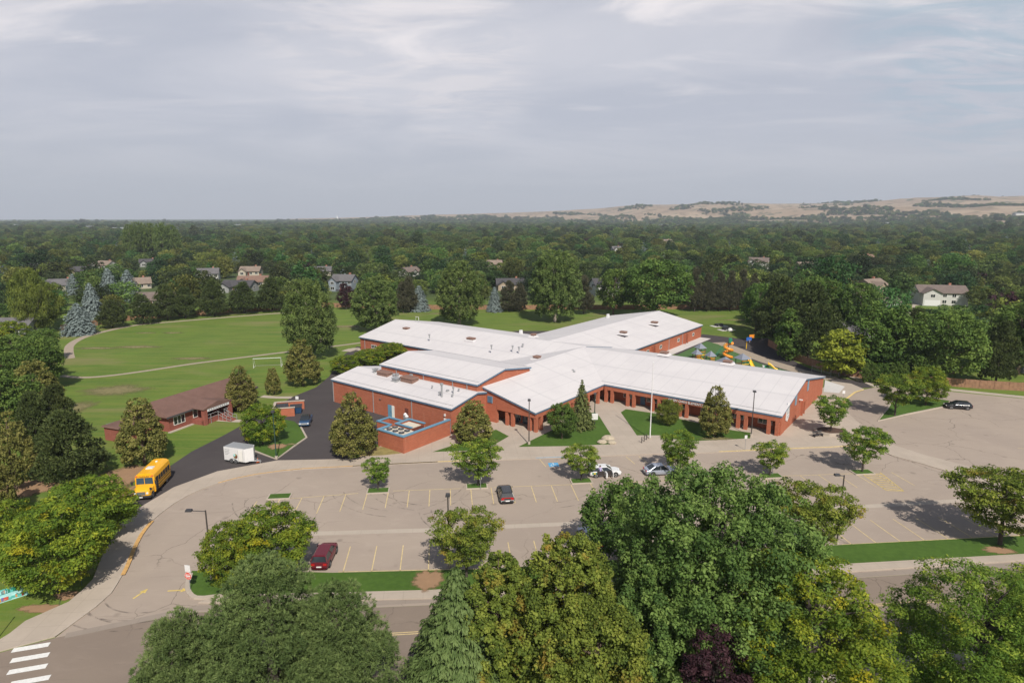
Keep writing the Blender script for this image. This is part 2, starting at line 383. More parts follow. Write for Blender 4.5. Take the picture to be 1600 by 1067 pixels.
# ------------------------------------------------------------------ mesh helpers
class MB:
    def __init__(s): s.v = []; s.f = []; s.m = []; s.mats = []
    def mi(s, mat):
        if mat not in s.mats: s.mats.append(mat)
        return s.mats.index(mat)
    def add(s, vs, fs, mat):
        o = len(s.v); s.v += [tuple(p) for p in vs]; k = s.mi(mat)
        for f in fs: s.f.append([i + o for i in f]); s.m.append(k)
        return s
    def box(s, x0, x1, y0, y1, z0, z1, mat, top=0.0):
        t = top
        vs = [(x0, y0, z0), (x1, y0, z0), (x1, y1, z0), (x0, y1, z0), (x0 + t, y0 + t, z1), (x1 - t, y0 + t, z1), (x1 - t, y1 - t, z1), (x0 + t, y1 - t, z1)]
        return s.add(vs, [(0, 3, 2, 1), (4, 5, 6, 7), (0, 1, 5, 4), (1, 2, 6, 5), (2, 3, 7, 6), (3, 0, 4, 7)], mat)
    def prism(s, poly, z0, z1, mat, side=None):
        """poly: list of (x, y); extruded vertically"""
        n = len(poly)
        ar = sum(poly[i][0] * poly[(i + 1) % n][1] - poly[(i + 1) % n][0] * poly[i][1] for i in range(n))
        if ar < 0: poly = poly[::-1]
        tris = tessellate_polygon([[Vector((p[0], p[1], 0)) for p in poly]])
        top = [(p[0], p[1], z1) for p in poly]
        fs = []
        for t in tris:
            a, b, c = (poly[i] for i in t)
            cr = (b[0] - a[0]) * (c[1] - a[1]) - (b[1] - a[1]) * (c[0] - a[0])
            fs.append(t if cr > 0 else t[::-1])
        s.add(top, fs, mat)
        if z0 is not None and z0 != z1:
            s.add([(p[0], p[1], z0) for p in poly] + top, [(i, (i + 1) % n, n + (i + 1) % n, n + i) for i in range(n)], side or mat)
        return s
    def extr(s, prof, y0, y1, mat, ax='y'):
        """profile of (h, z) points, extruded along the other horizontal axis; works on convex-ish outlines"""
        n = len(prof)
        P = (lambda h, z, t: (h, t, z)) if ax == 'y' else (lambda h, z, t: (t, h, z))
        vs = [P(h, z, y0) for h, z in prof] + [P(h, z, y1) for h, z in prof]
        tris = tessellate_polygon([[Vector((p[0], p[1], 0)) for p in prof]])
        fs = [tuple(t) for t in tris] + [tuple(i + n for i in t[::-1]) for t in tris] + [(i, (i + 1) % n, n + (i + 1) % n, n + i) for i in range(n)]
        return s.add(vs, fs, mat)
    def tube(s, pts, rad, mat, n=6, cap=True):
        pts = [Vector(p) for p in pts]
        if isinstance(rad, (int, float)): rad = [rad] * len(pts)
        vs = []
        for i, p in enumerate(pts):
            d = (pts[min(i + 1, len(pts) - 1)] - pts[max(i - 1, 0)]).normalized()
            a = d.orthogonal().normalized() if abs(d.z) > .9 else d.cross(Vector((0, 0, 1))).normalized()
            b = d.cross(a).normalized()
            for k in range(n):
                an = 2 * math.pi * k / n
                vs.append(p + (a * math.cos(an) + b * math.sin(an)) * rad[i])
        fs = []
        for i in range(len(pts) - 1):
            for k in range(n):
                fs.append((i * n + k, i * n + (k + 1) % n, (i + 1) * n + (k + 1) % n, (i + 1) * n + k))
        if cap: fs += [tuple(range(n - 1, -1, -1)), tuple((len(pts) - 1) * n + k for k in range(n))]
        return s.add(vs, fs, mat)
    def cyl(s, x, y, z0, z1, r, mat, n=12, r2=None):
        return s.tube([(x, y, z0), (x, y, z1)], [r, r if r2 is None else r2], mat, n)
    def loft(s, rings, mat, cap=True):
        n = len(rings[0]); vs = [p for r in rings for p in r]
        fs = [(i * n + k, i * n + (k + 1) % n, (i + 1) * n + (k + 1) % n, (i + 1) * n + k) for i in range(len(rings) - 1) for k in range(n)]
        if cap: fs += [tuple(range(n - 1, -1, -1)), tuple((len(rings) - 1) * n + k for k in range(n))]
        return s.add(vs, fs, mat)
    def build(s, name, parent=None, smooth=False, bevel=0.0, auto=None):
        me = bpy.data.meshes.new(name); me.from_pydata(s.v, [], s.f)
        for mt in s.mats: me.materials.append(MATS[mt])
        me.polygons.foreach_set('material_index', s.m)
        if smooth: me.polygons.foreach_set('use_smooth', [True] * len(s.f))
        me.update()
        import bmesh
        bm = bmesh.new(); bm.from_mesh(me); bmesh.ops.recalc_face_normals(bm, faces=bm.faces) if name not in FLATNAMES else None
        bm.to_mesh(me); bm.free()
        o = bpy.data.objects.new(name, me); COL.objects.link(o)
        if parent: o.parent = parent
        if bevel > 0:
            b = o.modifiers.new('bevel', 'BEVEL'); b.width = bevel; b.segments = 2; b.limit_method = 'ANGLE'; b.angle_limit = R(35)
        return o
FLATNAMES = set()
def box(*a): return MB().box(*a)

def tag(o, label, cat, group=None, kind=None):
    if label: o['label'] = label
    if cat: o['category'] = cat
    if group: o['group'] = group
    if kind: o['kind'] = kind
    return o
def empty(name, loc=(0, 0, 0), rz=0.0):
    o = bpy.data.objects.new(name, None); COL.objects.link(o); o.location = loc; o.rotation_euler = (0, 0, rz)
    o.empty_display_size = .5
    return o
def dup_tree(o, parent=None):
    c = o.copy(); COL.objects.link(c)
    if parent: c.parent = parent
    for ch in KIDS.get(o.name, []) or [x for x in bpy.data.objects if x.parent == o]:
        dup_tree(ch, c)
    return c
KIDS = {}

def patch_mat(name, col, rim, edge0=.15, edge1=.55):
    """bare ground that breaks up into the grass round it"""
    m, n, l, b = newmat(name)
    at = n.new('ShaderNodeAttribute'); at.attribute_name = 'edge'
    g = n.new('ShaderNodeNewGeometry'); t = n.new('ShaderNodeTexNoise'); l.new(g.outputs['Position'], t.inputs['Vector']); t.inputs['Scale'].default_value = 1.1; t.inputs['Detail'].default_value = 8; t.inputs['Roughness'].default_value = .75
    a = n.new('ShaderNodeMath'); a.operation = 'MULTIPLY_ADD'; l.new(t.outputs[0], a.inputs[0]); a.inputs[1].default_value = 1.3; 
    s2 = n.new('ShaderNodeMath'); s2.operation = 'SUBTRACT'; l.new(at.outputs['Fac'], s2.inputs[0]); s2.inputs[1].default_value = .65; l.new(s2.outputs[0], a.inputs[2])
    r = n.new('ShaderNodeMapRange'); l.new(a.outputs[0], r.inputs[0]); r.inputs[1].default_value = edge0; r.inputs[2].default_value = edge1
    c = n.new('ShaderNodeMix'); c.data_type = 'RGBA'; l.new(t.outputs[0], c.inputs[0]); c.inputs[6].default_value = (*[x * .75 for x in col], 1); c.inputs[7].default_value = (*[x * 1.25 for x in col], 1)
    l.new(c.outputs[2], b.inputs['Base Color']); b.inputs['Roughness'].default_value = .95; l.new(r.outputs[0], b.inputs['Alpha'])
patch_mat('bare_soil', (.30, .185, .105), None); patch_mat('dry_grass_patch', (.20, .175, .075), None, .2, 1.0)

conc_mat('gutter_concrete', (.31, .262, .222), 3.0, R(-6), .2)
m, n, l, b = newmat('tyre_mark'); b.inputs['Base Color'].default_value = (.06, .055, .055, 1); b.inputs['Roughness'].default_value = .9
g = n.new('ShaderNodeNewGeometry'); t = n.new('ShaderNodeTexNoise'); l.new(g.outputs['Position'], t.inputs['Vector']); t.inputs['Scale'].default_value = .9; t.inputs['Detail'].default_value = 6
r = n.new('ShaderNodeMapRange'); l.new(t.outputs[0], r.inputs[0]); r.inputs[1].default_value = .4; r.inputs[2].default_value = .75; r.inputs[4].default_value = .5; l.new(r.outputs[0], b.inputs['Alpha'])
# ------------------------------------------------------------------ ground sheet with the foothills
SKY_X = [-3000, 0, 300, 450, 640, 800, 940, 1000, 1060, 1130, 1200, 1330, 1400, 1450, 1520, 1600, 1900, 4000]
SKY_Y = [356, 356, 352, 342, 336, 332, 325, 320.5, 320.5, 318, 318.5, 316.5, 314, 310, 309, 307, 304, 310]
def hills(x, y):
    if y < 300: return 0.0
    px = CX + FPX * x / (CP * y)
    sk = float(np.interp(px, SKY_X, SKY_Y))
    y0 = float(np.interp(px, [0, 900, 1250, 1450, 1600, 2200], [3600, 3000, 2300, 1500, 1150, 1100]))
    y1 = float(np.interp(px, [900, 1600], [5200, 4200]))
    t = min(1, max(0, (y - y0) / (y1 - y0)))
    if t <= 0: return 0.0
    if sk > 345: return 0.0
    top = CAMH + (340 - sk) / FPX * 1.04 * y1
    s = t * t * (3 - 2 * t); s = .35 * t + .65 * s
    nz = noise.fractal(Vector((x / 900, y / 900, 1.3)), 1.0, 2.1, 5)
    rg = abs(noise.fractal(Vector((x / 420 + 9, y / 700, 4.0)), 1.0, 2.0, 4))
    h = (top - 8) * s + (28 * nz - 34 * rg) * min(1, t * 3) * (.35 if t > .92 else 1)* (0.3 + 0.7 * min(1, (340 - sk) / 25))
    return max(0.0, h) if t < .999 else max(0, top - 6 + 8 * nz)
na, rings = 260, [0, 60, 150, 300, 500, 700, 900] + [1000 + 90 * i for i in range(60)] + [7000, 9000, 14000]
gv, gf = [], []
for r in rings:
    for k in range(na):
        a = 2 * math.pi * k / na
        # denser in front of the camera
        a = math.pi / 2 + (k / na * 2 - 1) ** 3 * math.pi * .55 + (k / na * 2 - 1) * math.pi * .45
        x, y = r * math.cos(a), r * math.sin(a)
        gv.append((x, y, hills(x, y) if 900 < r < 9000 else 0.0))
for i in range(len(rings) - 1):
    for k in range(na):
        k2 = (k + 1) % na
        gf.append((i * na + k, (i + 1) * na + k, (i + 1) * na + k2, i * na + k2))
k = NB('terrain')
sp = k.n.new('ShaderNodeSeparateXYZ'); k.l.new(k.pos, sp.inputs[0])
tan = k.mix(k.ramp(k.noise(.0035, 7, .65, .6), .35, .65), (.31, .225, .15), (.39, .30, .205))
tan = k.mix(k.ramp(k.noise(.006, 6, .7, 1.2, k.mapv((1, .35, 1))), .50, .62, 0, .8), tan, (.21, .15, .095))
tan = k.mix(k.ramp(k.noise(.011, 4, .6), .56, .63), tan, (.06, .075, .035))
wood = k.mix(k.ramp(k.noise(.03, 5, .6), .4, .6), (.05, .075, .025), (.075, .105, .035))
near = MATS['field_grass'].node_tree
g1 = k.mix(k.ramp(k.noise(.12, 5, .6), .3, .7), (.066, .130, .016), (.100, .172, .022))
g1 = k.mix(k.ramp(k.noise(1.7, 6, .7), .35, .75, 0, .5), g1, (.145, .215, .036))
g1 = k.mix(k.ramp(k.noise(.9, 3, .6, .3, k.mapv((.05, 1.0, 1), (0, 0, R(14)))), .38, .60, 0, .55), g1, (.170, .195, .040))
g1 = k.mix(k.ramp(k.noise(.045, 6, .62, .4, k.mapv((.55, 1.3, 1), (0, 0, R(10)))), .50, .69, 0, .75), g1, (.21, .19, .080))
c = k.mix(k.ramp(sp.outputs[1], 250, 300), g1, wood)
c = k.mix(k.ramp(k.math('ADD', sp.outputs[2], k.math('MULTIPLY', k.noise(.004, 4, .6), 40.0)), 28.0, 44.0), c, tan)
k.out(c, .95, k.noise(9, 4, .7), .3)
me = bpy.data.meshes.new('ground'); me.from_pydata(gv, [], gf[na:] + [])
# the innermost disc
me.clear_geometry()
me.from_pydata([(0, 0, 0)] + gv[na:], [], [(0, 1 + k_, 1 + (k_ + 1) % na) for k_ in range(na)] + [tuple(q - na + 1 for q in f) for f in gf[na:]])
me.polygons.foreach_set('use_smooth', [True] * len(me.polygons))
me.materials.append(MATS['terrain'])
go = bpy.data.objects.new('ground', me); COL.objects.link(go); tag(go, None, None, None, 'structure')

# ------------------------------------------------------------------ paving laid on it
def W2(lst): return [G(*p)[:2] for p in lst]
def sheet(name, poly, z, mat, thick=None, side=None):
    o = MB().prism(poly, (0 if thick else None), z, mat, side).build(name)
    return tag(o, None, None, None, 'structure')
def ribbon(mb, pts, w, z0, z1, mat, off=0.0):
    """a strip of width w following pts (world xy); off shifts it sideways"""
    n = len(pts); L_, R_ = [], []
    for i, p in enumerate(pts):
        a = Vector(pts[max(0, i - 1)]).to_2d(); b = Vector(pts[min(n - 1, i + 1)]).to_2d()
        d = (b - a).normalized(); q = Vector((-d.y, d.x)); p = Vector(p).to_2d()
        L_.append(p + q * (off + w / 2)); R_.append(p + q * (off - w / 2))
    vs = [(*p, z1) for p in L_] + [(*p, z1) for p in R_]
    fs = [(i, n + i, n + i + 1, i + 1) for i in range(n - 1)]
    mb.add(vs, fs, mat)
    if z0 is not None:
        for side in (L_, R_):
            mb.add([(*p, z0) for p in side] + [(*p, z1) for p in side], [(i, i + 1, n + i + 1, n + i) for i in range(n - 1)], mat)
        for e in (0, -1):
            mb.add([(*L_[e], z0), (*R_[e], z0), (*R_[e], z1), (*L_[e], z1)], [(0, 1, 2, 3)], mat)
    return mb
def smooth(pts, it=2):
    for _ in range(it):
        q = [pts[0]]
        for a, b in zip(pts, pts[1:]):
            q += [(a[0] * .75 + b[0] * .25, a[1] * .75 + b[1] * .25), (a[0] * .25 + b[0] * .75, a[1] * .25 + b[1] * .75)]
        pts = q + [pts[-1]]
    return pts

# street in front: far kerb, near kerb
far_k = [(-110, 30), (-60, 41.5)] + W2([(0, 1019), (86, 996)]) + [(-29.6, 52.2), (-13.5, 52.9), (-7.9, 53.3), (33.4, 57.7), (53.8, 59.9), (120, 67)]
near_k = [(-110, 19), (-60, 30.5), (-30, 37.5), (0, 43.0), (36, 46.9), (60, 49.5), (120, 56)]
sheet('road', far_k + near_k[::-1], .004, 'road_paving')
# school car park: one sheet of paving
outer = W2([(86, 996), (169.5, 934.7), (188, 906), (200, 882), (210, 855), (223, 831), (242, 809.6), (282, 780), (327, 759.6), (383, 744.5), (459, 734), (530, 730.5), (614, 726), (707, 721.7), (880, 715.4), (1022, 709.5), (1100, 708), (1194, 704), (1256, 701), (1311, 699.5), (1383, 692)])
outer = smooth(outer, 1)
right_up = W2([(1381, 690.5), (1350, 668), (1318, 640), (1316, 630), (1336, 613), (1350, 608.5), (1366, 605.5), (1420, 607), (1478, 611), (1600, 623)]) + [(135, 118)]
lot = outer + right_up[1:] + [(135, 74), (120, 67.01), (53.8, 59.92), (33.4, 57.72), (-7.9, 53.32), (-13.5, 52.92), (-29.6, 52.22)]
sheet('car_park', lot, .008, 'lot_paving')
mb = MB()
ribbon(mb, [G(102, 993)[:2], (-29.6, 52.9), (-13.5, 53.6), (33.4, 58.2), (53.8, 60.4), (120, 67.6)], .8, None, .016, 'gutter_concrete')
tag(mb.build('gutter'), None, None, None, 'structure')
# the drain strip across the car park
mb = MB(); strip = [(-23.5, 67.0), (-10.5, 67.8), (9, 69.6), (26, 71.6), (42, 73.6), (56, 75.4), (85, 79)]
ribbon(mb, strip, .95, None, .016, 'kerb_concrete')
tag(mb.build('drain_strip'), None, None, None, 'structure')

# dark asphalt drive on the left, round behind the school
drive = W2([(203, 800), (207, 775), (235, 750), (264, 729), (300, 705), (347.6, 681), (373, 667), (400, 650), (433.6, 634), (457, 620), (494, 605), (514.6, 588), (523, 572), (540, 552), (558, 541)]) + [(-36, 168), (-12, 152), (-20, 125), (-25, 95)] + W2([(552, 715), (530, 717.5), (433.6, 719.5), (340, 736.5), (271.7, 761.5), (235, 784), (216, 795)])
sheet('drive', drive, .006, 'dark_asphalt')
# asphalt playground apron at the back right
apron = W2([(1098, 522), (1155, 529), (1200, 528), (1219, 552), (1256, 572), (1294, 586), (1352, 598), (1364, 606), (1320, 606), (1290, 592), (1230, 590), (1100, 545), (1060, 556), (1040, 548)])
sheet('playground_asphalt', apron, .006, 'dark_asphalt')
apron2 = W2([(880, 512), (955, 499), (1000, 492), (990, 500), (905, 522), (850, 522)])
sheet('back_asphalt', W2([(800, 517), (862, 517), (960, 494), (1010, 488), (1010, 500), (905, 526), (830, 528)]), .006, 'dark_asphalt')
sheet('playground_surface', W2([(1055, 556), (1104, 533), (1122, 538), (1150, 551), (1185, 567), (1222, 577), (1262, 588), (1240, 594), (1120, 585)]), .012, 'play_turf')
mb = MB(); ribbon(mb, W2([(1122, 535), (1160, 550), (1200, 565), (1250, 580), (1300, 592)]), 4.2, None, .010, 'path_tan')
tag(mb.build('playground_path'), None, None, None, 'structure')

# concrete round the front of the school (raised a kerb's height)
plaza = [G(-40, 1045)[:2]] + W2([(0, 1018), (86, 995)]) + outer[1:-1] + W2([(1381, 691), (1350, 668.5), (1318, 640), (1316, 630), (1336, 613), (1350, 608.5), (1330, 600), (1300, 596)]) + [(60, 122), (20, 130), (-8, 108), (-18, 99)] + W2([(594, 698), (560, 716.5), (530, 718), (433.6, 720), (340, 737), (271.7, 762), (216, 795), (188, 820), (160, 870), (145, 906), (129, 922.6), (107.6, 941), (67, 959), (40, 971), (16, 990), (0, 1000), (-40, 1025)])
sheet('plaza', plaza, .12, 'concrete', True)
mb = MB(); ribbon(mb, outer[:-1], .24, .10, .128, 'kerb_concrete', .12)
tag(mb.build('kerb'), None, None, None, 'structure')
# painted kerbs and the white pad behind the east gable
mb = MB()
def seg(pts, i0, i1): return pts[i0:i1]
def between(pts, xa, xb): return [p for p in pts if xa <= p[0] <= xb]
up_o = [p for p in outer if p[1] > 80]
ribbon(mb, between(up_o, -24, 2), .26, None, .134, 'yellow_kerb', .12)
ribbon(mb, between(up_o, 30, 60), .26, None, .134, 'yellow_kerb', .12)
lo_o = [p for p in outer if 57 < p[1] < 72]
ribbon(mb, lo_o, .42, None, .134, 'orange_kerb', -.05)
ribbon(mb, [p for p in outer if 80 < p[1] < 88.5 and p[0] > -41], .22, None, .134, 'orange_kerb', .10)
ribbon(mb, W2([(1317, 633), (1322, 624), (1336, 613.5), (1349, 609.5)]), .4, None, .134, 'yellow_kerb')
tag(mb.build('kerb_paint_yellow'), None, None, None, 'structure')
mb = MB(); ribbon(mb, between(up_o, 2, 16), .26, None, .134, 'blue_kerb', .12)
tag(mb.build('kerb_paint_blue'), None, None, None, 'structure')
sheet('white_pad', W2([(1289, 594.5), (1320, 604.7), (1311, 615), (1287, 613)]), .128, 'white_concrete')

# raised walk to the right of the car park, and pavements along the street
sheet('path', W2([(1383, 691.5), (1440, 710), (1544, 737.5), (1640, 764), (1700, 782)]) + W2([(1700, 800), (1600, 774), (1507, 745), (1440, 725), (1394, 712.5), (1372, 703)]), .12, 'concrete', True)
sheet('pavement', W2([(344, 930), (520, 927), (672, 923), (1324, 882), (1600, 866.6)]) + [(125, 71.5), (125, 68.9), (53.8, 61.0), (33.4, 58.8), (-7.9, 54.3), (-13.5, 54.1), (-28, 53.6)] + W2([(310, 942)]), .12, 'concrete', True)
sheet('near_pavement', [(-110, 18.9), (-60, 30.4), (-30, 37.4), (0, 42.9), (36, 46.8), (60, 49.4), (120, 55.9), (120, 53.4), (60, 46.9), (36, 44.3), (0, 40.4), (-30, 34.9), (-60, 27.9), (-110, 16.4)], .12, 'concrete', True)
sheet('verge', W2([(292, 915), (300, 893), (400, 893), (520, 896), (770, 890), (1050, 870), (1320, 852), (1600, 838)]) + [(125, 75), (125, 71.5)] + W2([(1600, 866.4), (1324, 881.8), (672, 922.8), (520, 926.8), (345, 930), (305, 934), (295, 927)]), .13, 'lawn_grass', True, 'kerb_concrete')
mb = MB(); ribbon(mb, smooth(W2([(345, 931), (309, 935.5), (297, 930), (292, 917), (298, 897)]), 1), .45, 0, .15, 'kerb_concrete')
tag(mb.build('verge_kerb'), None, None, None, 'structure')
# lawns set into the plaza
lawns = [
    [(676, 707), (735, 688), (775, 672), (795, 682.5), (775, 694), (750, 704)],
    [(810, 699), (844, 682), (880, 664), (905, 648), (930, 645), (936.6, 651.5), (953, 677.5), (961, 694.6), (886, 697.8)],
    [(970, 645), (978, 640), (1019, 646), (1060, 655), (1144, 673), (1173, 677), (1172, 685.6), (1081, 690), (1037.5, 685.6), (1031, 681), (995, 681)],
]
for pl in lawns: sheet('lawn', W2(pl), .135, 'lawn_grass', True)
sheet('lawn', W2([(561, 714), (576, 700), (599, 699), (627, 709), (600, 712)]), .136, 'dry_grass', True)
sheet('lawn', W2([(1374, 657), (1387, 640), (1394, 627), (1440, 620), (1484, 627), (1476, 635)]), .13, 'lawn_grass', True, 'kerb_concrete')
mb = MB(); ribbon(mb, W2([(1394, 626), (1386, 640), (1372, 658), (1420, 647), (1477, 635.5)]), .35, 0, .15, 'kerb_concrete')
ribbon(mb, W2([(1330, 588), (1366, 603.5), (1478, 608.5), (1600, 621), (1700, 632)]), 1.6, 0, .11, 'kerb_concrete')
tag(mb.build('island_kerb'), None, None, None, 'structure')
# grass island in the dark drive
isl = W2([(432, 717), (461, 696), (478, 684), (470, 668), (460, 659), (440, 655), (425, 652), (402, 668), (386, 690), (400, 705)])
sheet('lawn', isl, .10, 'lawn_grass', True, 'kerb_concrete')
mb = MB(); ribbon(mb, W2([(398, 705), (432, 718), (461, 696.5), (479, 684), (467, 662)]), .3, 0, .13, 'kerb_concrete')
tag(mb.build('island_kerb'), None, None, None, 'structure')
# footpaths
def path(pts, w, z=.012, mat='path_tan'):
    mb = MB(); ribbon(mb, smooth(W2(pts), 2), w, None, z, mat); tag(mb.build('path'), None, None, None, 'structure')
path([(95, 587), (126, 590.5), (169, 587.5), (225, 580), (300, 568.3), (350, 562), (447, 550), (530, 540), (575, 534)], 1.5)
path([(109.6, 560), (107, 550), (108, 539), (126.5, 528), (153, 520), (208, 508), (261, 503.5), (400, 492), (470, 487)], 2.2)
path([(330, 654.6), (355, 657), (383, 658), (398, 655)], 1.4, .014, 'kerb_concrete')
path([(409, 619), (430, 621), (456, 621)], 1.5, .014, 'kerb_concrete')
path([(1040, 553), (1070, 541), (1102, 528)], 3.6, .016, 'white_concrete')
path([(540, 549), (556, 544), (575, 548)], 3.0, .014, 'kerb_concrete')
# bare patches of soil, each its own irregular outline
rp = random.Random(5)
def patch(px, py, rx, ry, mat='bare_soil', z=.014, nm='bare_patch'):
    g = G(px, py); vs = [(g[0], g[1], z)]; ed = [1.0]; n_ = 26; fs = []
    fr_ = [.8 + .35 * rp.random() for _ in range(n_)]
    for f_, e_ in ((.45, .9), (.75, .5), (1.15, 0.0)):
        for i in range(n_):
            a = i / n_ * 2 * math.pi; vs.append((g[0] + rx * f_ * fr_[i] * math.cos(a), g[1] + ry * f_ * fr_[i] * math.sin(a), z)); ed.append(e_)
    for i in range(n_):
        j = (i + 1) % n_; fs.append((0, 1 + i, 1 + j))
        for r_ in range(2): fs.append((1 + r_ * n_ + i, 1 + (r_ + 1) * n_ + i, 1 + (r_ + 1) * n_ + j, 1 + r_ * n_ + j))
    me = bpy.data.meshes.new(nm); me.from_pydata(vs, [], fs); me.materials.append(MATS[mat if mat == 'bare_soil' else 'dry_grass_patch'])
    at = me.attributes.new('edge', 'FLOAT', 'POINT'); at.data.foreach_set('value', ed)
    o = bpy.data.objects.new(nm, me); COL.objects.link(o); tag(o, None, None, None, 'structure')
patch(668, 908, 1.7, 1.9, z=.139)
patch(190, 745, 3.6, 4.6); patch(192, 770, 2.2, 2.6); patch(433, 698, 1.7, 1.3, z=.104)
patch(40, 762, 4.5, 3.0); patch(1120, 686, 3.5, .9, 'dry_grass', .14); patch(70, 950, 2.6, .7, 'bare_soil'); patch(108, 930, 1.6, .8, 'bare_soil'); patch(1560, 861, 1.9, .9, 'bare_soil', .139)
for px, py, rx, ry in [(150, 544, 7, 1.8), (215, 542, 8, 2.2), (270, 520, 4, 1.5), (228, 520, 4, 1.3), (180, 610, 8, 5), (110, 640, 4, 7), (300, 560, 6, 2), (455, 695, 1, .6), (540, 510, 7, 3), (1155, 500, 9, 2), (690, 490, 9, 2), (770, 690, 1.2, 1.0)]:
    patch(px, py, rx, ry, 'dry_grass', .016 if py < 680 else .142, 'dry_patch')

# ------------------------------------------------------------------ painted markings
rd = Vector((1, .105)).normalized(); rn = Vector((-rd.y, rd.x))
def line(mb, p, q, w, z, mat):
    p = Vector(p); q = Vector(q); d = (q - p).normalized(); s_ = Vector((-d.y, d.x)) * w / 2
    mb.add([(*(p + s_), z), (*(p - s_), z), (*(q - s_), z), (*(q + s_), z)], [(0, 1, 2, 3)], mat)
mb = MB(); t0 = Vector((-33.1, 75.6))
def toprow(x): return Vector((x, float(np.interp(x, [-33, -17, -5, 9, 23, 36, 55], [75.5, 78.5, 79.5, 80.7, 82.1, 83.3, 84.9]))))
i = 0; x = -33.0
while x < 55:
    p = toprow(x)
    line(mb, p, p - rn * (5.0 if x < 40 else 4.6), .11, .02, 'faded_line')
    x += 2.74
for xa, xb in ((-31, -20.5), (-16, -7), (-2.5, 8), (13, 33), (38, 49)):
    line(mb, toprow(xa), toprow(xb), .10, .02, 'faded_line')
x = -17.5
while x < 62:
    p = Vector((x, float(np.interp(x, [-18.5, -2, 37.3, 59], [58.9, 59.6, 64.5, 66.6]))))
    line(mb, p, p + rn * 5.2, .11, .02, 'faded_line'); x += 2.93
line(mb, (-18, 59.0), (-2, 59.65), .12, .02, 'faded_line'); line(mb, (37, 64.5), (60, 66.7), .12, .02, 'faded_line')
# hatched no-parking zone
h0 = G(1345, 739)[:2]; h1 = G(1375, 738)[:2]; h2 = G(1412, 767)[:2]; h3 = G(1385, 766)[:2]
line(mb, h0, h3, .12, .02, 'yellow_line'); line(mb, h1, h2, .12, .02, 'yellow_line')
for t in np.linspace(0, 1, 9):
    a = Vector(h0).lerp(Vector(h3), t); b = Vector(h1).lerp(Vector(h2), min(1, t + .10))
    line(mb, a, b, .14, .02, 'yellow_line')
for xa in (4.2, 12.0, 17.5, 19.5):
    p = Vector((xa, float(np.interp(xa, [-18, 8, 30], [87.4, 90.2, 91.8])))); line(mb, p, p - rn * 3.0 + rd * .5, .11, .02, 'faded_line')
# right-hand lot
for j in range(5):
    p = Vector(G(1600, 700)[:2]) + Vector((-1.0 + j * 2.6, 1.2 * j)); line(mb, p, p + Vector((4.6, -1.5)), .1, .02, 'faded_line')
tag(mb.build('parking_lines'), None, None, None, 'structure')
# arrows at the entrance
mb = MB()
for (px, py, s_, d) in ((262, 923, 1.0, Vector((1, .1))), (208, 935, .8, Vector((.3, 1)))):
    p = Vector(G(px, py)[:2]); d = d.normalized(); q = Vector((-d.y, d.x))
    line(mb, p, p + d * 1.3 * s_, .18, .02, 'yellow_line')
    e = p + d * 1.3 * s_
    mb.add([(*(e + q * .35), .021), (*(e - q * .35), .021), (*(e + d * .7), .021)], [(0, 1, 2)], 'yellow_line')
tag(mb.build('painted_arrows'), None, None, None, 'structure')
# faint tyre marks curving out of the bays and the exit
mb = MB(); rt_ = random.Random(8)
def arc(px, py, r_, a0, a1, w=.16):
    g = G(px, py); ribbon(mb, [(g[0] + r_ * math.cos(t), g[1] + r_ * math.sin(t)) for t in np.linspace(R(a0), R(a1), 14)], w, None, .012, 'tyre_mark')
for px, py, r_, a0, a1 in ((262, 905, 5.5, 180, 300), (255, 900, 7.2, 190, 290), (200, 960, 9, 20, 80), (215, 965, 12, 25, 75), (690, 745, 9, 200, 260), (650, 748, 10, 205, 262), (520, 762, 11, 200, 250), (840, 742, 9, 280, 340), (760, 790, 7, 190, 235), (600, 745, 12, 300, 345), (1390, 660, 14, 200, 250), (1430, 665, 17, 205, 240), (1240, 660, 12, 330, 380), (1180, 800, 12, 60, 110), (1480, 790, 20, 200, 230)):
    arc(px, py, r_, a0, a1); arc(px, py, r_ + 1.5, a0 + 2, a1 - 2)
tag(mb.build('tyre_marks'), None, None, None, 'structure')
# centre line of the street
mb = MB(); cl = [(-20, 48.2), (-12.2, 49.0), (-8.8, 49.3), (36, 53.5), (60, 56), (120, 62)]
ribbon(mb, cl, .11, None, .016, 'faded_line', .13); ribbon(mb, cl, .11, None, .016, 'faded_line', -.13)
tag(mb.build('centre_line'), None, None, None, 'structure')
mb = MB()
for cx_, cy_ in ((48.5, 1011), (47, 1027), (43, 1045)):
    p = Vector(G(cx_, cy_)[:2]); d = Vector((1, .30)).normalized(); q = Vector((-d.y, d.x))
    mb.add([(*(p - d * 1.35 + q * .3), .017), (*(p - d * 1.35 - q * .3), .017), (*(p + d * 1.35 - q * .3), .017), (*(p + d * 1.35 + q * .3), .017)], [(0, 1, 2, 3)], 'crosswalk_white')
p = Vector(G(47, 1063)[:2])
mb.add([(*(p - d * 1.35 + q * .3), .017), (*(p - d * 1.35 - q * .3), .017), (*(p + d * 1.35 - q * .3), .017), (*(p + d * 1.35 + q * .3), .017)], [(0, 1, 2, 3)], 'crosswalk_white')
tag(mb.build('crosswalk'), None, None, None, 'structure')
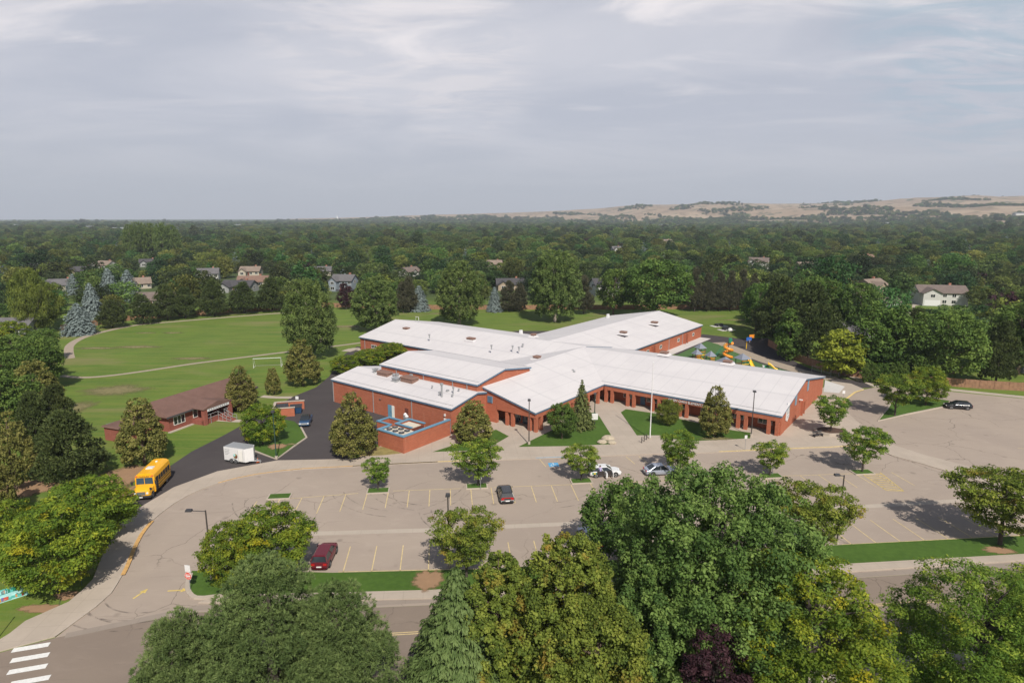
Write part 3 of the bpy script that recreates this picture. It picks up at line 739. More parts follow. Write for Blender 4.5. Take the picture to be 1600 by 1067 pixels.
# wheelchair bays: blue square with a white figure
mb = MB()
def access(px, py, s_=1.5, sym=True):
    p = Vector(G(px, py)[:2]); d = rd; q = rn
    mb.add([(*(p + d * a * s_ + q * b * s_), .02) for a, b in ((-.5, -.5), (.5, -.5), (.5, .5), (-.5, .5))], [(0, 1, 2, 3)], 'blue_sign')
    if sym:
        line(mb, p + q * .45 * s_, p - q * .05 * s_, .10, .025, 'crosswalk_white')
        line(mb, p - q * .02 * s_, p - q * .02 * s_ + d * .28 * s_, .10, .025, 'crosswalk_white')
        pr = [p - q * .15 * s_ + Vector((math.cos(a), math.sin(a))) * .28 * s_ for a in np.linspace(2.2, 5.9, 9)]
        ribbon(mb, [tuple(v) for v in pr], .09, None, .025, 'crosswalk_white')
access(865, 726, 1.5)
tag(mb.build('access_symbol'), None, None, None, 'structure')
# ------------------------------------------------------------------ the school
TH = R(-37.4)
school = tag(empty('school_building', (18.2, 119.7, 0), TH), 'long single-storey red brick school with white roofs in the shape of an X', 'school')
def SW(a, b, z=0.0):
    """school frame -> world"""
    return Vector((18.2 + a * math.cos(TH) - b * math.sin(TH), 119.7 + a * math.sin(TH) + b * math.cos(TH), z))

def wing(ax, t0, t1, e0, e1, r, ze, zr, ze1=None, in0=.35, in1=.35, end0=.3, end1=.3, wall='school_brick', roof='white_roof', trim='blue_trim', parent=school, porch=(0, 0), gutter=True, th=.34):
    """gabled wing: ax 'a' -> ridge runs along a from t0 to t1, eaves at b = e0 and e1, ridge at b = r"""
    ze1 = ze if ze1 is None else ze1
    def zat(h): return ze + (zr - ze) * (h - e0) / (r - e0) if (h - r) * (e0 - r) > 0 else ze1 + (zr - ze1) * (h - e1) / (r - e1)
    sgn = 1 if e1 > e0 else -1
    w0, w1 = e0 + sgn * (in0 + porch[0]), e1 - sgn * (in1 + porch[1])
    # walls: a solid whose top follows the underside of the roof
    m = MB()
    prof = [(w0, 0), (w1, 0), (w1, zat(w1) - th - .02), (r, zr - th - .02), (w0, zat(w0) - th - .02)]
    m.extr(prof, t0 + end0, t1 - end1, wall, 'x' if ax == 'a' else 'y')
    wl = m.build('wall', parent)
    m = MB()
    m.extr([(e0, ze), (r, zr), (e1, ze1), (e1, ze1 - .06), (r, zr - .06), (e0, ze - .06)][::1], t0, t1, roof, 'x' if ax == 'a' else 'y')
    rf = m.build('roof', parent)
    m = MB()
    # fascia and soffit under the membrane
    m.extr([(e0 + sgn * .03, ze - .062), (r, zr - .062), (e1 - sgn * .03, ze1 - .062), (e1 - sgn * .03, ze1 - th), (r, zr - th), (e0 + sgn * .03, ze - th)], t0 + .03, t1 - .03, trim, 'x' if ax == 'a' else 'y')
    m.build('fascia', rf)
    if gutter:
        m = MB()
        for e, z_ in ((e0, ze), (e1, ze1)):
            d = sgn if e == e0 else -sgn
            h0, h1 = e + d * .95, e + d * 1.02
            m.extr([(h0, zat(h0) - .01), (h0, zat(h0) + .05), (h1, zat(h1) + .05), (h1, zat(h1) - .01)], t0 + .5, t1 - .5, 'grey_metal', 'x' if ax == 'a' else 'y')
        m.build('snow_guard', rf)
    return rf, zat
# ridge 'a' wings use profile in b, so MB.extr axis: profile horizontal = b (y), extruded along a (x) -> ax 'x' swaps
wingE, zE = wing('a', -14, 33.5, 0, 33.1, 15.6, 3.75, 6.9, ze1=3.8, porch=(2.5, 0))
wingB, zB = wing('a', -78.2, -13.9, 2.7, 34.4, 16.4, 3.8, 6.92, gutter=False)
wingF, zF = wing('b', -23.4, 16.0, 0, -28.4, -14.1, 3.72, 6.9, ze1=3.9, porch=(2.9, 0), gutter=False, end0=3.1)
wingR, zR = wing('b', 16.3, 79.4, -10.0, -41.5, -24.6, 3.8, 6.86, gutter=False)
gym, zG = wing('a', -37.3, -11.4, -25.1, -8.7, -17.1, 7.12, 8.5, ze1=7.25, in0=.25, in1=.25)
kit, zK = wing('a', -43.3, -10.8, -32.5, -18.7, -25.7, 4.65, 5.95, ze1=4.7, in0=.25, in1=.25)

# beam over the porches and the paired brick columns
m = MB()
m.box(.0, 33.2, .12, .62, 2.62, 3.40, 'school_brick'); m.box(-.62, -.12, -23.1, .0, 2.62, 3.36, 'school_brick')
m.build('porch_beam', school)
m = MB(); m.box(.2, 33.0, .65, 2.9, 2.9, 3.0, 'soffit'); m.box(-3.2, -.65, -22.5, .2, 2.9, 3.0, 'soffit'); m.box(-12.0, -3.2, -22.5, -20.3, 2.9, 3.002, 'soffit'); m.build('porch_ceiling', school)
cols = [(a, .37) for a in (.35, 1.7, 5.1, 6.4, 10.3, 11.6, 15.7, 17.0, 20.9, 22.2, 26.3, 27.6, 31.4, 32.75)] + [(-.37, b) for b in (-1.7, -5.6, -6.9, -11.0, -12.3, -16.3, -17.6, -21.3, -22.75)] + [(-1.6, -22.75), (-5.3, -22.75), (-6.5, -22.75)]
for i, (a, b) in enumerate(cols):
    MB().box(a - .28, a + .28, b - .28, b + .28, .12, 2.62, 'school_brick').build('column', school)
# front gable of the entrance wing: brick above the openings
m = MB()
m.box(-8.6, -.1, -23.12, -22.5, 2.62, 3.3, 'school_brick')
m.extr([(-12.0, 3.3), (-.1, 3.3), (-.1, zF(-.1) - .36), (-12.0, zF(-12.0) - .36)], -23.1, -22.6, 'school_brick', 'y')
m.box(-12.0, -8.7, -23.11, -22.5, 0, 3.31, 'school_brick')
m.build('gable_wall', school)
# the recess behind: darker inner wall with doors and glazing
m = MB(); m.box(-12, -3.3, -20.41, -20.3, 0, 3.0, 'school_brick'); m.build('porch_wall', school)
def door(x0, x1, y, z0, z1, mat='light_blue', ax='b', d=.06, parent=school, handle=True, nm='door'):
    m = MB()
    if ax == 'b': m.box(x0, x1, y - d, y, z0, z1, mat)
    else: m.box(y, y + d, x0, x1, z0, z1, mat)
    o = m.build(nm, parent)
    if handle:
        m = MB()
        if ax == 'b': m.box(x1 - .18, x1 - .12, y - d - .06, y - d, 1.0, 1.3, 'dark_metal')
        else: m.box(y + d, y + d + .06, x1 - .18, x1 - .12, 1.0, 1.3, 'dark_metal')
        m.build('handle', o)
    return o
def window(x0, x1, y, z0, z1, ax='b', parent=school, frame='white_trim', n=2, d=.05, nm='window'):
    """frame proud of the wall, panes inside it; ax 'b': faces -b at b = y; ax 'a': faces +a; 'c': faces +b"""
    def B(mm, h0, h1, p0, p1, za, zb, mt):
        if ax == 'b': mm.box(h0, h1, y - p1, y - p0, za, zb, mt)
        elif ax == 'c': mm.box(h0, h1, y + p0, y + p1, za, zb, mt)
        elif ax == 'a': mm.box(y + p0, y + p1, h0, h1, za, zb, mt)
        else: mm.box(y - p1, y - p0, h0, h1, za, zb, mt)
    m = MB(); B(m, x0, x1, -.02, .02, z0, z1, 'glass_dark')
    w = m.build(nm, parent)
    m = MB(); t = .09
    B(m, x0 - t, x1 + t, -.02, d, z0 - t, z0, frame); B(m, x0 - t, x1 + t, -.02, d, z1, z1 + t, frame)
    B(m, x0 - t, x0, -.02, d, z0, z1, frame); B(m, x1, x1 + t, -.02, d, z0, z1, frame)
    for i in range(1, n):
        c_ = x0 + (x1 - x0) * i / n; B(m, c_ - .04, c_ + .04, -.02, d, z0, z1, frame)
    m.build('frame', w)
    return w
# entrance doors in the shaded front
for x0 in (-9.2 + 1.6, -4.9): door(x0, x0 + 1.9, -20.42, .12, 2.3, 'glass_blue')
window(-7.2, -5.4, -20.42, .5, 2.3, frame='light_blue'); 
# classroom windows and doors behind the east colonnade (wall at b = 2.85)
for x0 in (3.0, 8.0, 13.6, 18.8, 24.2, 29.0): window(x0, x0 + 2.2, 2.83, 1.0, 2.3, frame='white_trim', n=3)
for x0 in (6.6, 22.0): door(x0, x0 + 1.0, 2.83, .12, 2.25, 'blue_trim')
for y0 in (-19.5, -13.8, -8.0, -3.6): window(y0, y0 + 2.4, -3.23, .9, 2.3, ax='a', frame='white_trim', n=3)
# plain brick end of the east wing front: the projecting pier and emblem
m = MB(); m.box(33.0, 33.26, .6, 2.95, .1, 3.4, 'school_brick'); m.build('end_wall', school)
# east gable: recessed door, two tall blue panels, a lamp, the white plaque
door(14.6, 15.7, 33.21, .12, 2.4, 'play_brown', 'a')
m = MB(); m.box(33.2, 33.6, 14.3, 14.5, .1, 2.7, 'school_brick'); m.box(33.2, 33.6, 15.8, 16.0, .1, 2.7, 'school_brick'); m.box(33.2, 33.62, 14.28, 16.02, 2.7, 2.85, 'school_brick'); m.build('door_surround', school)
for b0, z0, z1 in ((9.4, 3.2, 5.2), (18.2, 3.9, 6.0)):
    m = MB(); m.box(33.2, 33.27, b0, b0 + 1.0, z0, z1, 'light_blue'); o = m.build('vent_panel', school)
    m = MB()
    for i_ in range(6): m.box(33.27, 33.30, b0 + .08, b0 + .92, z0 + .12 + i_ * (z1 - z0 - .2) / 6, z0 + .2 + i_ * (z1 - z0 - .2) / 6, 'grey_metal')
    m.build('louver', o)
m = MB(); m.box(33.2, 33.75, 12.4, 12.9, 3.5, 3.62, 'white_paint'); m.build('wall_lamp', school)
m = MB()
hx = [(3.55, 2.0), (3.55, 4.3), (4.5, 5.0), (5.45, 4.5), (5.45, 2.3), (4.5, 1.6)]
m.add([(33.21, b, z) for b, z in hx] + [(33.32, b, z) for b, z in hx], [tuple(range(6)), tuple(range(11, 5, -1))] + [(i, (i + 1) % 6, 6 + (i + 1) % 6, 6 + i) for i in range(6)], 'white_paint')
plq = m.build('plaque', school)
m = MB()
m.tube([(33.34, 4.5 + .5 * math.cos(t), 3.6 + .75 * math.sin(t)) for t in np.linspace(-1.0, 4.1, 16)], .07, 'grey_metal', 5)
m.tube([(33.34, 4.1, 2.5), (33.34, 4.95, 2.65)], .06, 'grey_metal', 5); m.tube([(33.34, 4.2, 2.25), (33.34, 4.85, 2.35)], .05, 'grey_metal', 5)
m.build('emblem', plq)
# name of the school in white letters along the east eave
def text(name, body, size, loc, rot, mat, parent=None, depth=.03):
    cu = bpy.data.curves.new(name, 'FONT'); cu.body = body; cu.size = size; cu.extrude = depth; cu.align_x = 'CENTER'; cu.align_y = 'CENTER'
    cu.materials.append(MATS[mat])
    tmp = bpy.data.objects.new(name, cu); COL.objects.link(tmp); bpy.context.view_layer.update(); dg_ = bpy.context.evaluated_depsgraph_get(); me = bpy.data.meshes.new_from_object(tmp.evaluated_get(dg_)); bpy.data.objects.remove(tmp)
    o = bpy.data.objects.new(name, me); COL.objects.link(o); o.location = loc; o.rotation_euler = rot
    if parent: o.parent = parent
    return o
text('lettering', 'SEVEN OAKS ELEMENTARY', .62, (17.2, .06, 3.02), (R(90), 0, 0), 'white_paint', school)
# blue louvre on the front gable
m = MB(); m.box(-10.7, -9.6, -23.2, -23.1, 3.6, 4.8, 'light_blue'); lv = m.build('vent_panel', school)
m = MB()
for i_ in range(8): m.box(-10.6, -9.7, -23.24, -23.2, 3.68 + i_ * .15, 3.74 + i_ * .15, 'blue_trim')
m.build('louver', lv)
# kitchen wing: doors, downpipes, lamps on the long front (wall at b = -32.25)
KW = -32.25
door(-26.9, -25.9, KW, .1, 2.4, 'light_blue'); door(-25.85, -25.2, KW, .1, 2.4, 'white_trim', handle=False)
door(-22.4, -21.5, KW, .1, 2.6, 'play_brown')
door(-12.2, -11.3, KW, .1, 2.6, 'light_blue'); door(-12.8, -12.25, KW, .1, 2.6, 'white_trim', handle=False)
for a in (-42.9, -30.9, -20.6): MB().box(a - .06, a + .06, KW - .12, KW, .1, 4.3, 'grey_metal').build('downpipe', school)

for a in (-28.9, -36.0): MB().box(a - .2, a + .2, KW - .2, KW, 3.0, 3.2, 'brown_unit').build('wall_lamp', school)
for a in (-32.5, -25.0, -17.5, -14.0): MB().box(a - .05, a + .05, -25.0, -24.85 + -.0, 5.7, 7.0, 'grey_metal').build('downpipe', school)
for a in (-12.5,): MB().box(a - .12, a + .12, KW - .22, KW, 3.0, 3.4, 'white_paint').build('wall_lamp', school)
# west wing: windows, recessed door
for a in (-73.3, -62.4, -58.6): window(a, a + 1.9, 3.05, 1.3, 2.1, n=3)
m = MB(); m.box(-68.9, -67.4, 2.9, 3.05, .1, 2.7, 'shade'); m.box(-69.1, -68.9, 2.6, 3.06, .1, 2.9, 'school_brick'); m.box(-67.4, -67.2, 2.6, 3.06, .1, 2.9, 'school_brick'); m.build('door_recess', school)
for a in (-76.0, -55.0, -47.5, -40.0): MB().box(a - .06, a + .06, 2.93, 3.05, .1, 3.5, 'grey_metal').build('downpipe', school)
# north-east wing: doors and small windows on the playground side (wall at a = -10.35)
for b in (44.0, 66.0):
    m = MB(); m.box(-10.36, -10.2, b, b + 1.4, .1, 2.8, 'play_brown'); m.box(-10.36, -9.8, b - .25, b, .1, 3.0, 'school_brick'); m.box(-10.36, -9.8, b + 1.4, b + 1.65, .1, 3.0, 'school_brick'); m.build('door_recess', school)
for b in (38.6, 41.0, 49.0, 61.0, 72.0): window(b, b + 1.3, -10.35, 1.4, 2.2, ax='a', n=2)
for b in (36.0, 55.0, 64.5): MB().box(-10.35, -10.23, b - .06, b + .06, .1, 3.5, 'grey_metal').build('downpipe', school)

# roof furniture
def on_roof(px, py, z): 
    g = G(px, py, z); v_ = Vector((g[0] - 18.2, g[1] - 119.7)); c_, s_ = math.cos(-TH), math.sin(-TH)
    return v_.x * c_ - v_.y * s_, v_.x * s_ + v_.y * c_
def unit(px, py, z, w, d, h, mat='brown_unit', nm='roof_vent', cap=True):
    a, b = on_roof(px, py, z)
    m = MB(); m.box(a - w / 2, a + w / 2, b - d / 2, b + d / 2, z - .35, z + h, mat)
    o = m.build(nm, school)
    if cap:
        m = MB(); m.box(a - w / 2 - .15, a + w / 2 + .15, b - d / 2 - .15, b + d / 2 + .15, z + h, z + h + .18, mat, .12); m.build('cap', o)
        m = MB(); m.box(a - w / 2 - .5, a + w / 2 + .5, b - d / 2 - .5, b + d / 2 + .5, z - .33, z + .05, 'white_roof', .2); m.build('curb', o)
for px, py, z, w in ((634.8, 514.5, 5.7, 1.5), (736, 530.5, 5.8, 2.0), (974, 520.5, 6.1, 1.6), (1022.5, 505, 6.1, 1.7), (1038, 552.5, 6.6, 1.5), (1137, 566.5, 6.2, 1.6), (839, 559.5, 6.4, 1.2), (833.5, 524.5, 6.5, .9)):
    unit(px, py, z, w, 1.2, .35)
unit(836, 586.5, 5.2, 1.7, 1.4, .08, 'brown_unit', 'roof_hatch', False)
unit(601.5, 587.5, 5.5, 2.9, 1.5, .8, 'brown_unit', 'roof_unit'); unit(640, 597, 5.5, 3.1, 1.7, .9, 'brown_unit', 'roof_unit'); unit(619, 596.5, 5.4, 1.2, 1.0, .7, 'grey_metal', 'roof_unit')
def stack(px, py, z, h, r=.13, cap=True, mat='grey_metal'):
    a, b = on_roof(px, py, z); m = MB(); m.cyl(a, b, z - .4, z + h, r, mat, 8)
    if cap: m.cyl(a, b, z + h, z + h + .28, r * 1.9, mat, 8)
    m.build('vent_pipe', school)
stack(690.5, 621, 5.1, 2.3, .16); stack(708.5, 618, 5.2, 1.3, .10); stack(717, 616.5, 5.2, .8, .09); stack(699.5, 614, 5.3, .3, .16); stack(707, 622.5, 5.1, .5, .1); stack(675.5, 609.5, 5.3, .6, .08); stack(687, 619.5, 5.1, .6, .1)
stack(585, 583.5, 5.6, .7, .2); stack(588.5, 583, 5.6, .7, .2); stack(643, 591, 5.6, .6, .2); stack(616, 589.5, 5.6, .5, .18); stack(621, 589.5, 5.6, .5, .18)
for px, py in ((768, 543), (801, 544), (811, 546), (817, 541), (853, 567), (895, 582), (897, 584), (861, 541), (877, 543), (876, 533), (671, 526)):
    stack(px, py, 6.0 if py < 570 else 4.9, .35, .14)
a, b = on_roof(652, 500, 6.6)
m = MB(); m.tube([(a - .6, b, 6.6), (a - .6, b, 7.5), (a + .6, b, 7.5), (a + .6, b, 6.6)], .07, 'white_paint', 6); m.build('roof_ladder', school)
for px, py in ((814, 519), (950, 493.5)):
    a, b = on_roof(px, py, 5); m = MB(); m.box(a - .4, a + .4, b - .4, b + .4, 4.0, 5.6, 'white_paint', .08); m.build('roof_box', school)

# ---- service yard beside the kitchen
yard = tag(empty('yard_wall', (18.2, 119.7, 0), TH), 'brick yard wall with blue coping round the cooling plant', 'wall')
m = MB(); m.box(-16.8, -10.85, -43.4, -43.1, 0, 2.75, 'school_brick'); m.box(-11.15, -10.852, -43.1, -32.8, 0, 2.752, 'school_brick'); m.box(-16.8, -16.5, -43.1, -41.0, 0, 2.752, 'school_brick'); m.build('wall', yard)
m = MB(); m.box(-16.9, -10.75, -43.5, -43.0, 2.755, 2.93, 'light_blue'); m.box(-11.25, -10.752, -43.0, -32.8, 2.757, 2.932, 'light_blue'); m.box(-16.9, -16.4, -43.0, -41.0, 2.757, 2.932, 'light_blue'); m.build('coping', yard)
m = MB(); m.box(-24.0, -11.2, -43.0, -32.3, .0, .125, 'dark_asphalt'); o = m.build('yard_floor'); o.location = (18.2, 119.7, 0); o.rotation_euler = (0, 0, TH); tag(o, None, None, None, 'structure')
ch = tag(empty('chiller', (18.2, 119.7, 0), TH), 'pale cooling unit with six round black fans inside the brick yard', 'chiller')
m = MB(); m.box(-16.2, -12.0, -42.6, -40.3, .45, 2.55, 'grey_metal'); m.box(-16.1, -12.1, -42.5, -40.4, .125, .45, 'dark_metal'); m.build('casing', ch)
m = MB(); m.box(-16.3, -11.9, -42.7, -40.2, 2.55, 2.7, 'cream'); m.build('top_panel', ch)
for i_ in range(3):
    for j_ in range(2):
        a, b = -15.5 + i_ * 1.4, -42.05 + j_ * 1.2
        m = MB(); m.cyl(a, b, 2.7, 2.85, .48, 'dark_metal', 18); m.cyl(a, b, 2.85, 2.9, .14, 'grey_metal', 8)
        for q_ in range(6): an = q_ * math.pi / 3; m.tube([(a, b, 2.87), (a + .46 * math.cos(an), b + .46 * math.sin(an), 2.87)], .015, 'grey_metal', 4)
        m.build('fan', ch)
m = MB()
for i_ in range(5): m.box(-15.9 + i_ * .8, -15.9 + i_ * .8 + .5, -42.63, -42.59, .7, 2.2, 'dark_metal')
m.build('grille', ch)
for nm, a0, a1, b0, b1, h, lab in (('bin_enclosure', -22.6, -19.2, -38.6, -35.8, 1.7, 'low square brick enclosure with blue coping at the back of the service yard'), ('gas_enclosure', -18.2, -14.4, -38.4, -35.2, 2.1, 'brick store with blue coping, pale tank top and brown gates in the service yard')):
    e = tag(empty(nm, (18.2, 119.7, 0), TH), lab, 'enclosure')
    m = MB()
    for x0, x1, y0, y1 in ((a0, a1, b0, b0 + .25), (a0, a1, b1 - .25, b1), (a0, a0 + .25, b0 + .25, b1 - .25), (a1 - .25, a1, b0 + .25, b1 - .25)):
        if nm == 'gas_enclosure' and x0 > a0 + 1: continue
        m.box(x0, x1, y0, y1, .1, h, 'school_brick')
    m.build('wall', e)
    m = MB()
    for x0, x1, y0, y1 in ((a0 - .08, a1 + .08, b0 - .08, b0 + .33), (a0 - .08, a1 + .08, b1 - .33, b1 + .08), (a0 - .08, a0 + .33, b0 + .33, b1 - .33)): m.box(x0, x1, y0, y1, h, h + .16, 'light_blue')
    m.build('coping', e)
    if nm == 'gas_enclosure':
        m = MB(); m.box(a1 - .12, a1, b0 + .3, b1 - .3, .15, 1.95, 'play_brown'); m.build('gate', e)
        m = MB(); m.box(a0 + .5, a1 - .5, b0 + .5, b1 - .5, .3, 1.9, 'cream'); m.build('tank', e)
for (a, b) in ((-20.9, -33.6), (-19.9, -34.2)):
    m = MB(); m.cyl(a, b, .1, 2.0, .35, 'grey_metal', 12); m.cyl(a, b, 2.0, 2.3, .35, 'white_paint', 12, .1); o = m.build('gas_cylinder'); o.location = (18.2, 119.7, 0); o.rotation_euler = (0, 0, TH)
    tag(o, 'white domed tank against the kitchen wall' if a < -20.5 else 'white domed tank standing in front of the other one by the kitchen wall', 'tank', 'white tanks by the kitchen wall')

# ---- dumpster enclosure on the drive
enc = tag(empty('dumpster_enclosure', G(452, 650), R(14)), 'open brick enclosure with blue bins beside the dark drive', 'enclosure')
m = MB(); m.box(-2.9, 1.0, -.2, .1, 0, 1.6, 'school_brick'); m.box(-2.9, -2.6, .1, 4.2, 0, 1.602, 'school_brick'); m.box(-2.6, 2.4, 4.0, 4.3, 0, 1.6, 'school_brick'); m.build('wall', enc)
m = MB(); m.box(-3.0, 1.1, -.3, .2, 1.6, 1.7, 'kerb_concrete'); m.box(-3.0, -2.5, .2, 4.3, 1.603, 1.702, 'kerb_concrete'); m.box(-2.5, 2.5, 3.9, 4.4, 1.6, 1.7, 'kerb_concrete'); m.build('coping', enc)
ge = enc.location
def dumpster(lx, ly, rz, label, mat):
    c_, s_ = math.cos(R(14)), math.sin(R(14))
    e = tag(empty('dumpster', (ge[0] + lx * c_ - ly * s_, ge[1] + lx * s_ + ly * c_, 0), rz), label, 'dumpster')
    m = MB(); m.loft([[(-.95, -.6, .12), (.95, -.6, .12), (.95, .6, .12), (-.95, .6, .12)], [(-1.05, -.8, 1.25), (1.05, -.8, 1.25), (1.05, .8, 1.45), (-1.05, .8, 1.45)]], mat)
    m.box(-1.12, 1.12, -.1, .1, .7, .85, mat); m.build('bin', e)
    m = MB(); m.add([(-1.08, -.84, 1.27), (1.08, -.84, 1.27), (1.08, .84, 1.48), (-1.08, .84, 1.48), (-1.08, -.84, 1.33), (1.08, -.84, 1.33), (1.08, .84, 1.54), (-1.08, .84, 1.54)], [(0, 3, 2, 1), (4, 5, 6, 7), (0, 1, 5, 4), (1, 2, 6, 5), (2, 3, 7, 6), (3, 0, 4, 7)], 'dark_metal'); m.build('lid', e)
dumpster(-1.4, 2.6, R(20), 'blue bin at the back of the brick enclosure', 'car_blue')
dumpster(1.1, 1.6, R(14), 'blue bin nearest the open side of the brick enclosure', 'car_blue')

# ---- brown-roofed brick cottage on the left
cot = tag(empty('brick_cottage', (-67.4, 100.3, 0), 0), 'small brick building with brown shingle roof and railed porch by the field', 'classroom')
# its own frame: ox along the front
p0 = Vector((-58.6, 101.7)); p1 = Vector((-54.3, 113.2)); dd = (p1 - p0).normalized(); cot.location = (p0.x, p0.y, 0); cot.rotation_euler = (0, 0, math.atan2(dd.y, dd.x))
def cw(nm, build, parent=cot): return build.build(nm, parent)
L_ = 20.5; Wd = 9.0
m = MB(); m.extr([(0, 0), (Wd, 0), (Wd, 2.75), (Wd / 2, 4.15), (0, 2.75)], .35, L_ - .3, 'cottage_brick', 'x'); 
cw('wall', m)
m = MB(); e_ = .55
m.loft([[(-.4, -e_, 2.72), (L_ + .3, -e_, 2.72), (L_ + .3, Wd + e_, 2.72), (-.4, Wd + e_, 2.72)], [(-.4, -e_, 2.86), (L_ + .3, -e_, 2.86), (L_ + .3, Wd + e_, 2.86), (-.4, Wd + e_, 2.86)], [(.6, Wd / 2 - .01, 4.75), (L_ - .4, Wd / 2 - .01, 4.75), (L_ - .4, Wd / 2 + .01, 4.75), (.6, Wd / 2 + .01, 4.75)]], 'shingle_brown')
rf = cw('roof', m)
m = MB(); m.box(-.45, L_ + .35, -e_ - .06, -e_ + .0, 2.62, 2.9, 'shingle_dark'); m.build('gutter', rf)
m = MB()   # porch roof, gabled forward
m.add([(4.9, -3.0, 3.0), (11.6, -3.0, 3.0), (8.2, -3.0, 3.75), (4.9, .3, 3.0), (11.6, .3, 3.0), (8.2, 2.6, 3.75), (4.9, -3.0, 2.85), (11.6, -3.0, 2.85), (4.9, .3, 2.85), (11.6, .3, 2.85)], [(0, 2, 5, 3), (1, 4, 5, 2), (0, 1, 2), (6, 7, 1, 0), (6, 0, 3, 8), (7, 9, 4, 1), (8, 9, 7, 6)], 'shingle_brown'); m.build('porch_roof', cot)
for x0 in (5.1, 10.8): 
    m = MB(); m.box(x0, x0 + .7, -2.9, -2.2, 0, 2.84, 'cottage_brick'); m.build('column', cot)
m = MB(); m.box(5.1, 11.5, -2.6, 0, .0, .75, 'cottage_brick'); m.build('porch_floor', cot)
m = MB(); m.box(5.8, 10.8, -2.95, -2.88, 2.35, 2.9, 'white_paint'); m.box(7.7, 8.8, -2.955, -2.88, 2.9, 3.45, 'white_paint'); sg = m.build('sign', cot)
m = MB()
for i_ in range(9): m.box(6.1 + i_ * .5, 6.35 + i_ * .5, -2.97, -2.95, 2.5, 2.72, 'grey_metal')
m.build('lettering', sg)
m = MB()
for z_ in (1.1, 1.7):
    m.tube([(5.8, -2.75, z_), (8.3, -2.75, z_), (8.3, -4.6, z_ - .65), (8.3, -5.6, z_ - .75)], .045, 'grey_metal', 5)
    m.tube([(10.8, -2.75, z_), (9.7, -2.75, z_), (9.7, -4.6, z_ - .65), (9.7, -5.6, z_ - .75)], .045, 'grey_metal', 5)
for x_, y_, zt in ((6.6, -2.75, 1.7), (8.3, -2.75, 1.7), (8.3, -3.7, 1.35), (8.3, -4.6, 1.05), (9.7, -2.75, 1.7), (9.7, -3.7, 1.35), (9.7, -4.6, 1.05), (10.4, -2.75, 1.7), (8.3, -5.6, .95), (9.7, -5.6, .95)): m.tube([(x_, y_, .0), (x_, y_, zt)], .045, 'grey_metal', 5)
m.build('railing', cot)
m = MB(); m.box(8.35, 9.65, -4.6, -2.6, 0, .5, 'cottage_brick'); m.box(8.35, 9.65, -5.4, -4.6, 0, .25, 'cottage_brick'); m.build('steps', cot)
window(1.3, 3.5, -.0, 1.0, 2.35, parent=cot, n=3); window(15.2, 17.2, -.0, 1.0, 2.35, parent=cot, n=3); window(5.4, 6.2, -.0, 1.1, 2.5, parent=cot, n=1)
door(8.4, 9.6, -.0, .76, 2.7, 'glass_dark', parent=cot)
m = MB(); m.box(-.1, 4.9, -.55, -.02, 0, .16, 'kerb_concrete'); m.build('plinth', cot)
m = MB(); m.box(.35, -6.2, 2.2, 6.8, 0, 2.3, 'cottage_brick'); m.build('shed_wall', cot)
m = MB(); m.box(-6.5, .3, 1.9, 7.1, 2.3, 2.5, 'shingle_brown', .15); m.build('shed_roof', cot)
gx = G(179, 674)
bx = tag(empty('storage_bin', (gx[0], gx[1], 0), R(65)), 'white box with green lid behind the brown-roofed cottage', 'bin')
m = MB(); m.box(-1.1, 1.1, -.9, .9, 0, 1.2, 'white_paint', .08); m.build('box', bx)
m = MB(); m.box(-1.15, 1.15, -.95, .95, 1.2, 1.5, 'green_lid', .3); m.build('lid', bx)
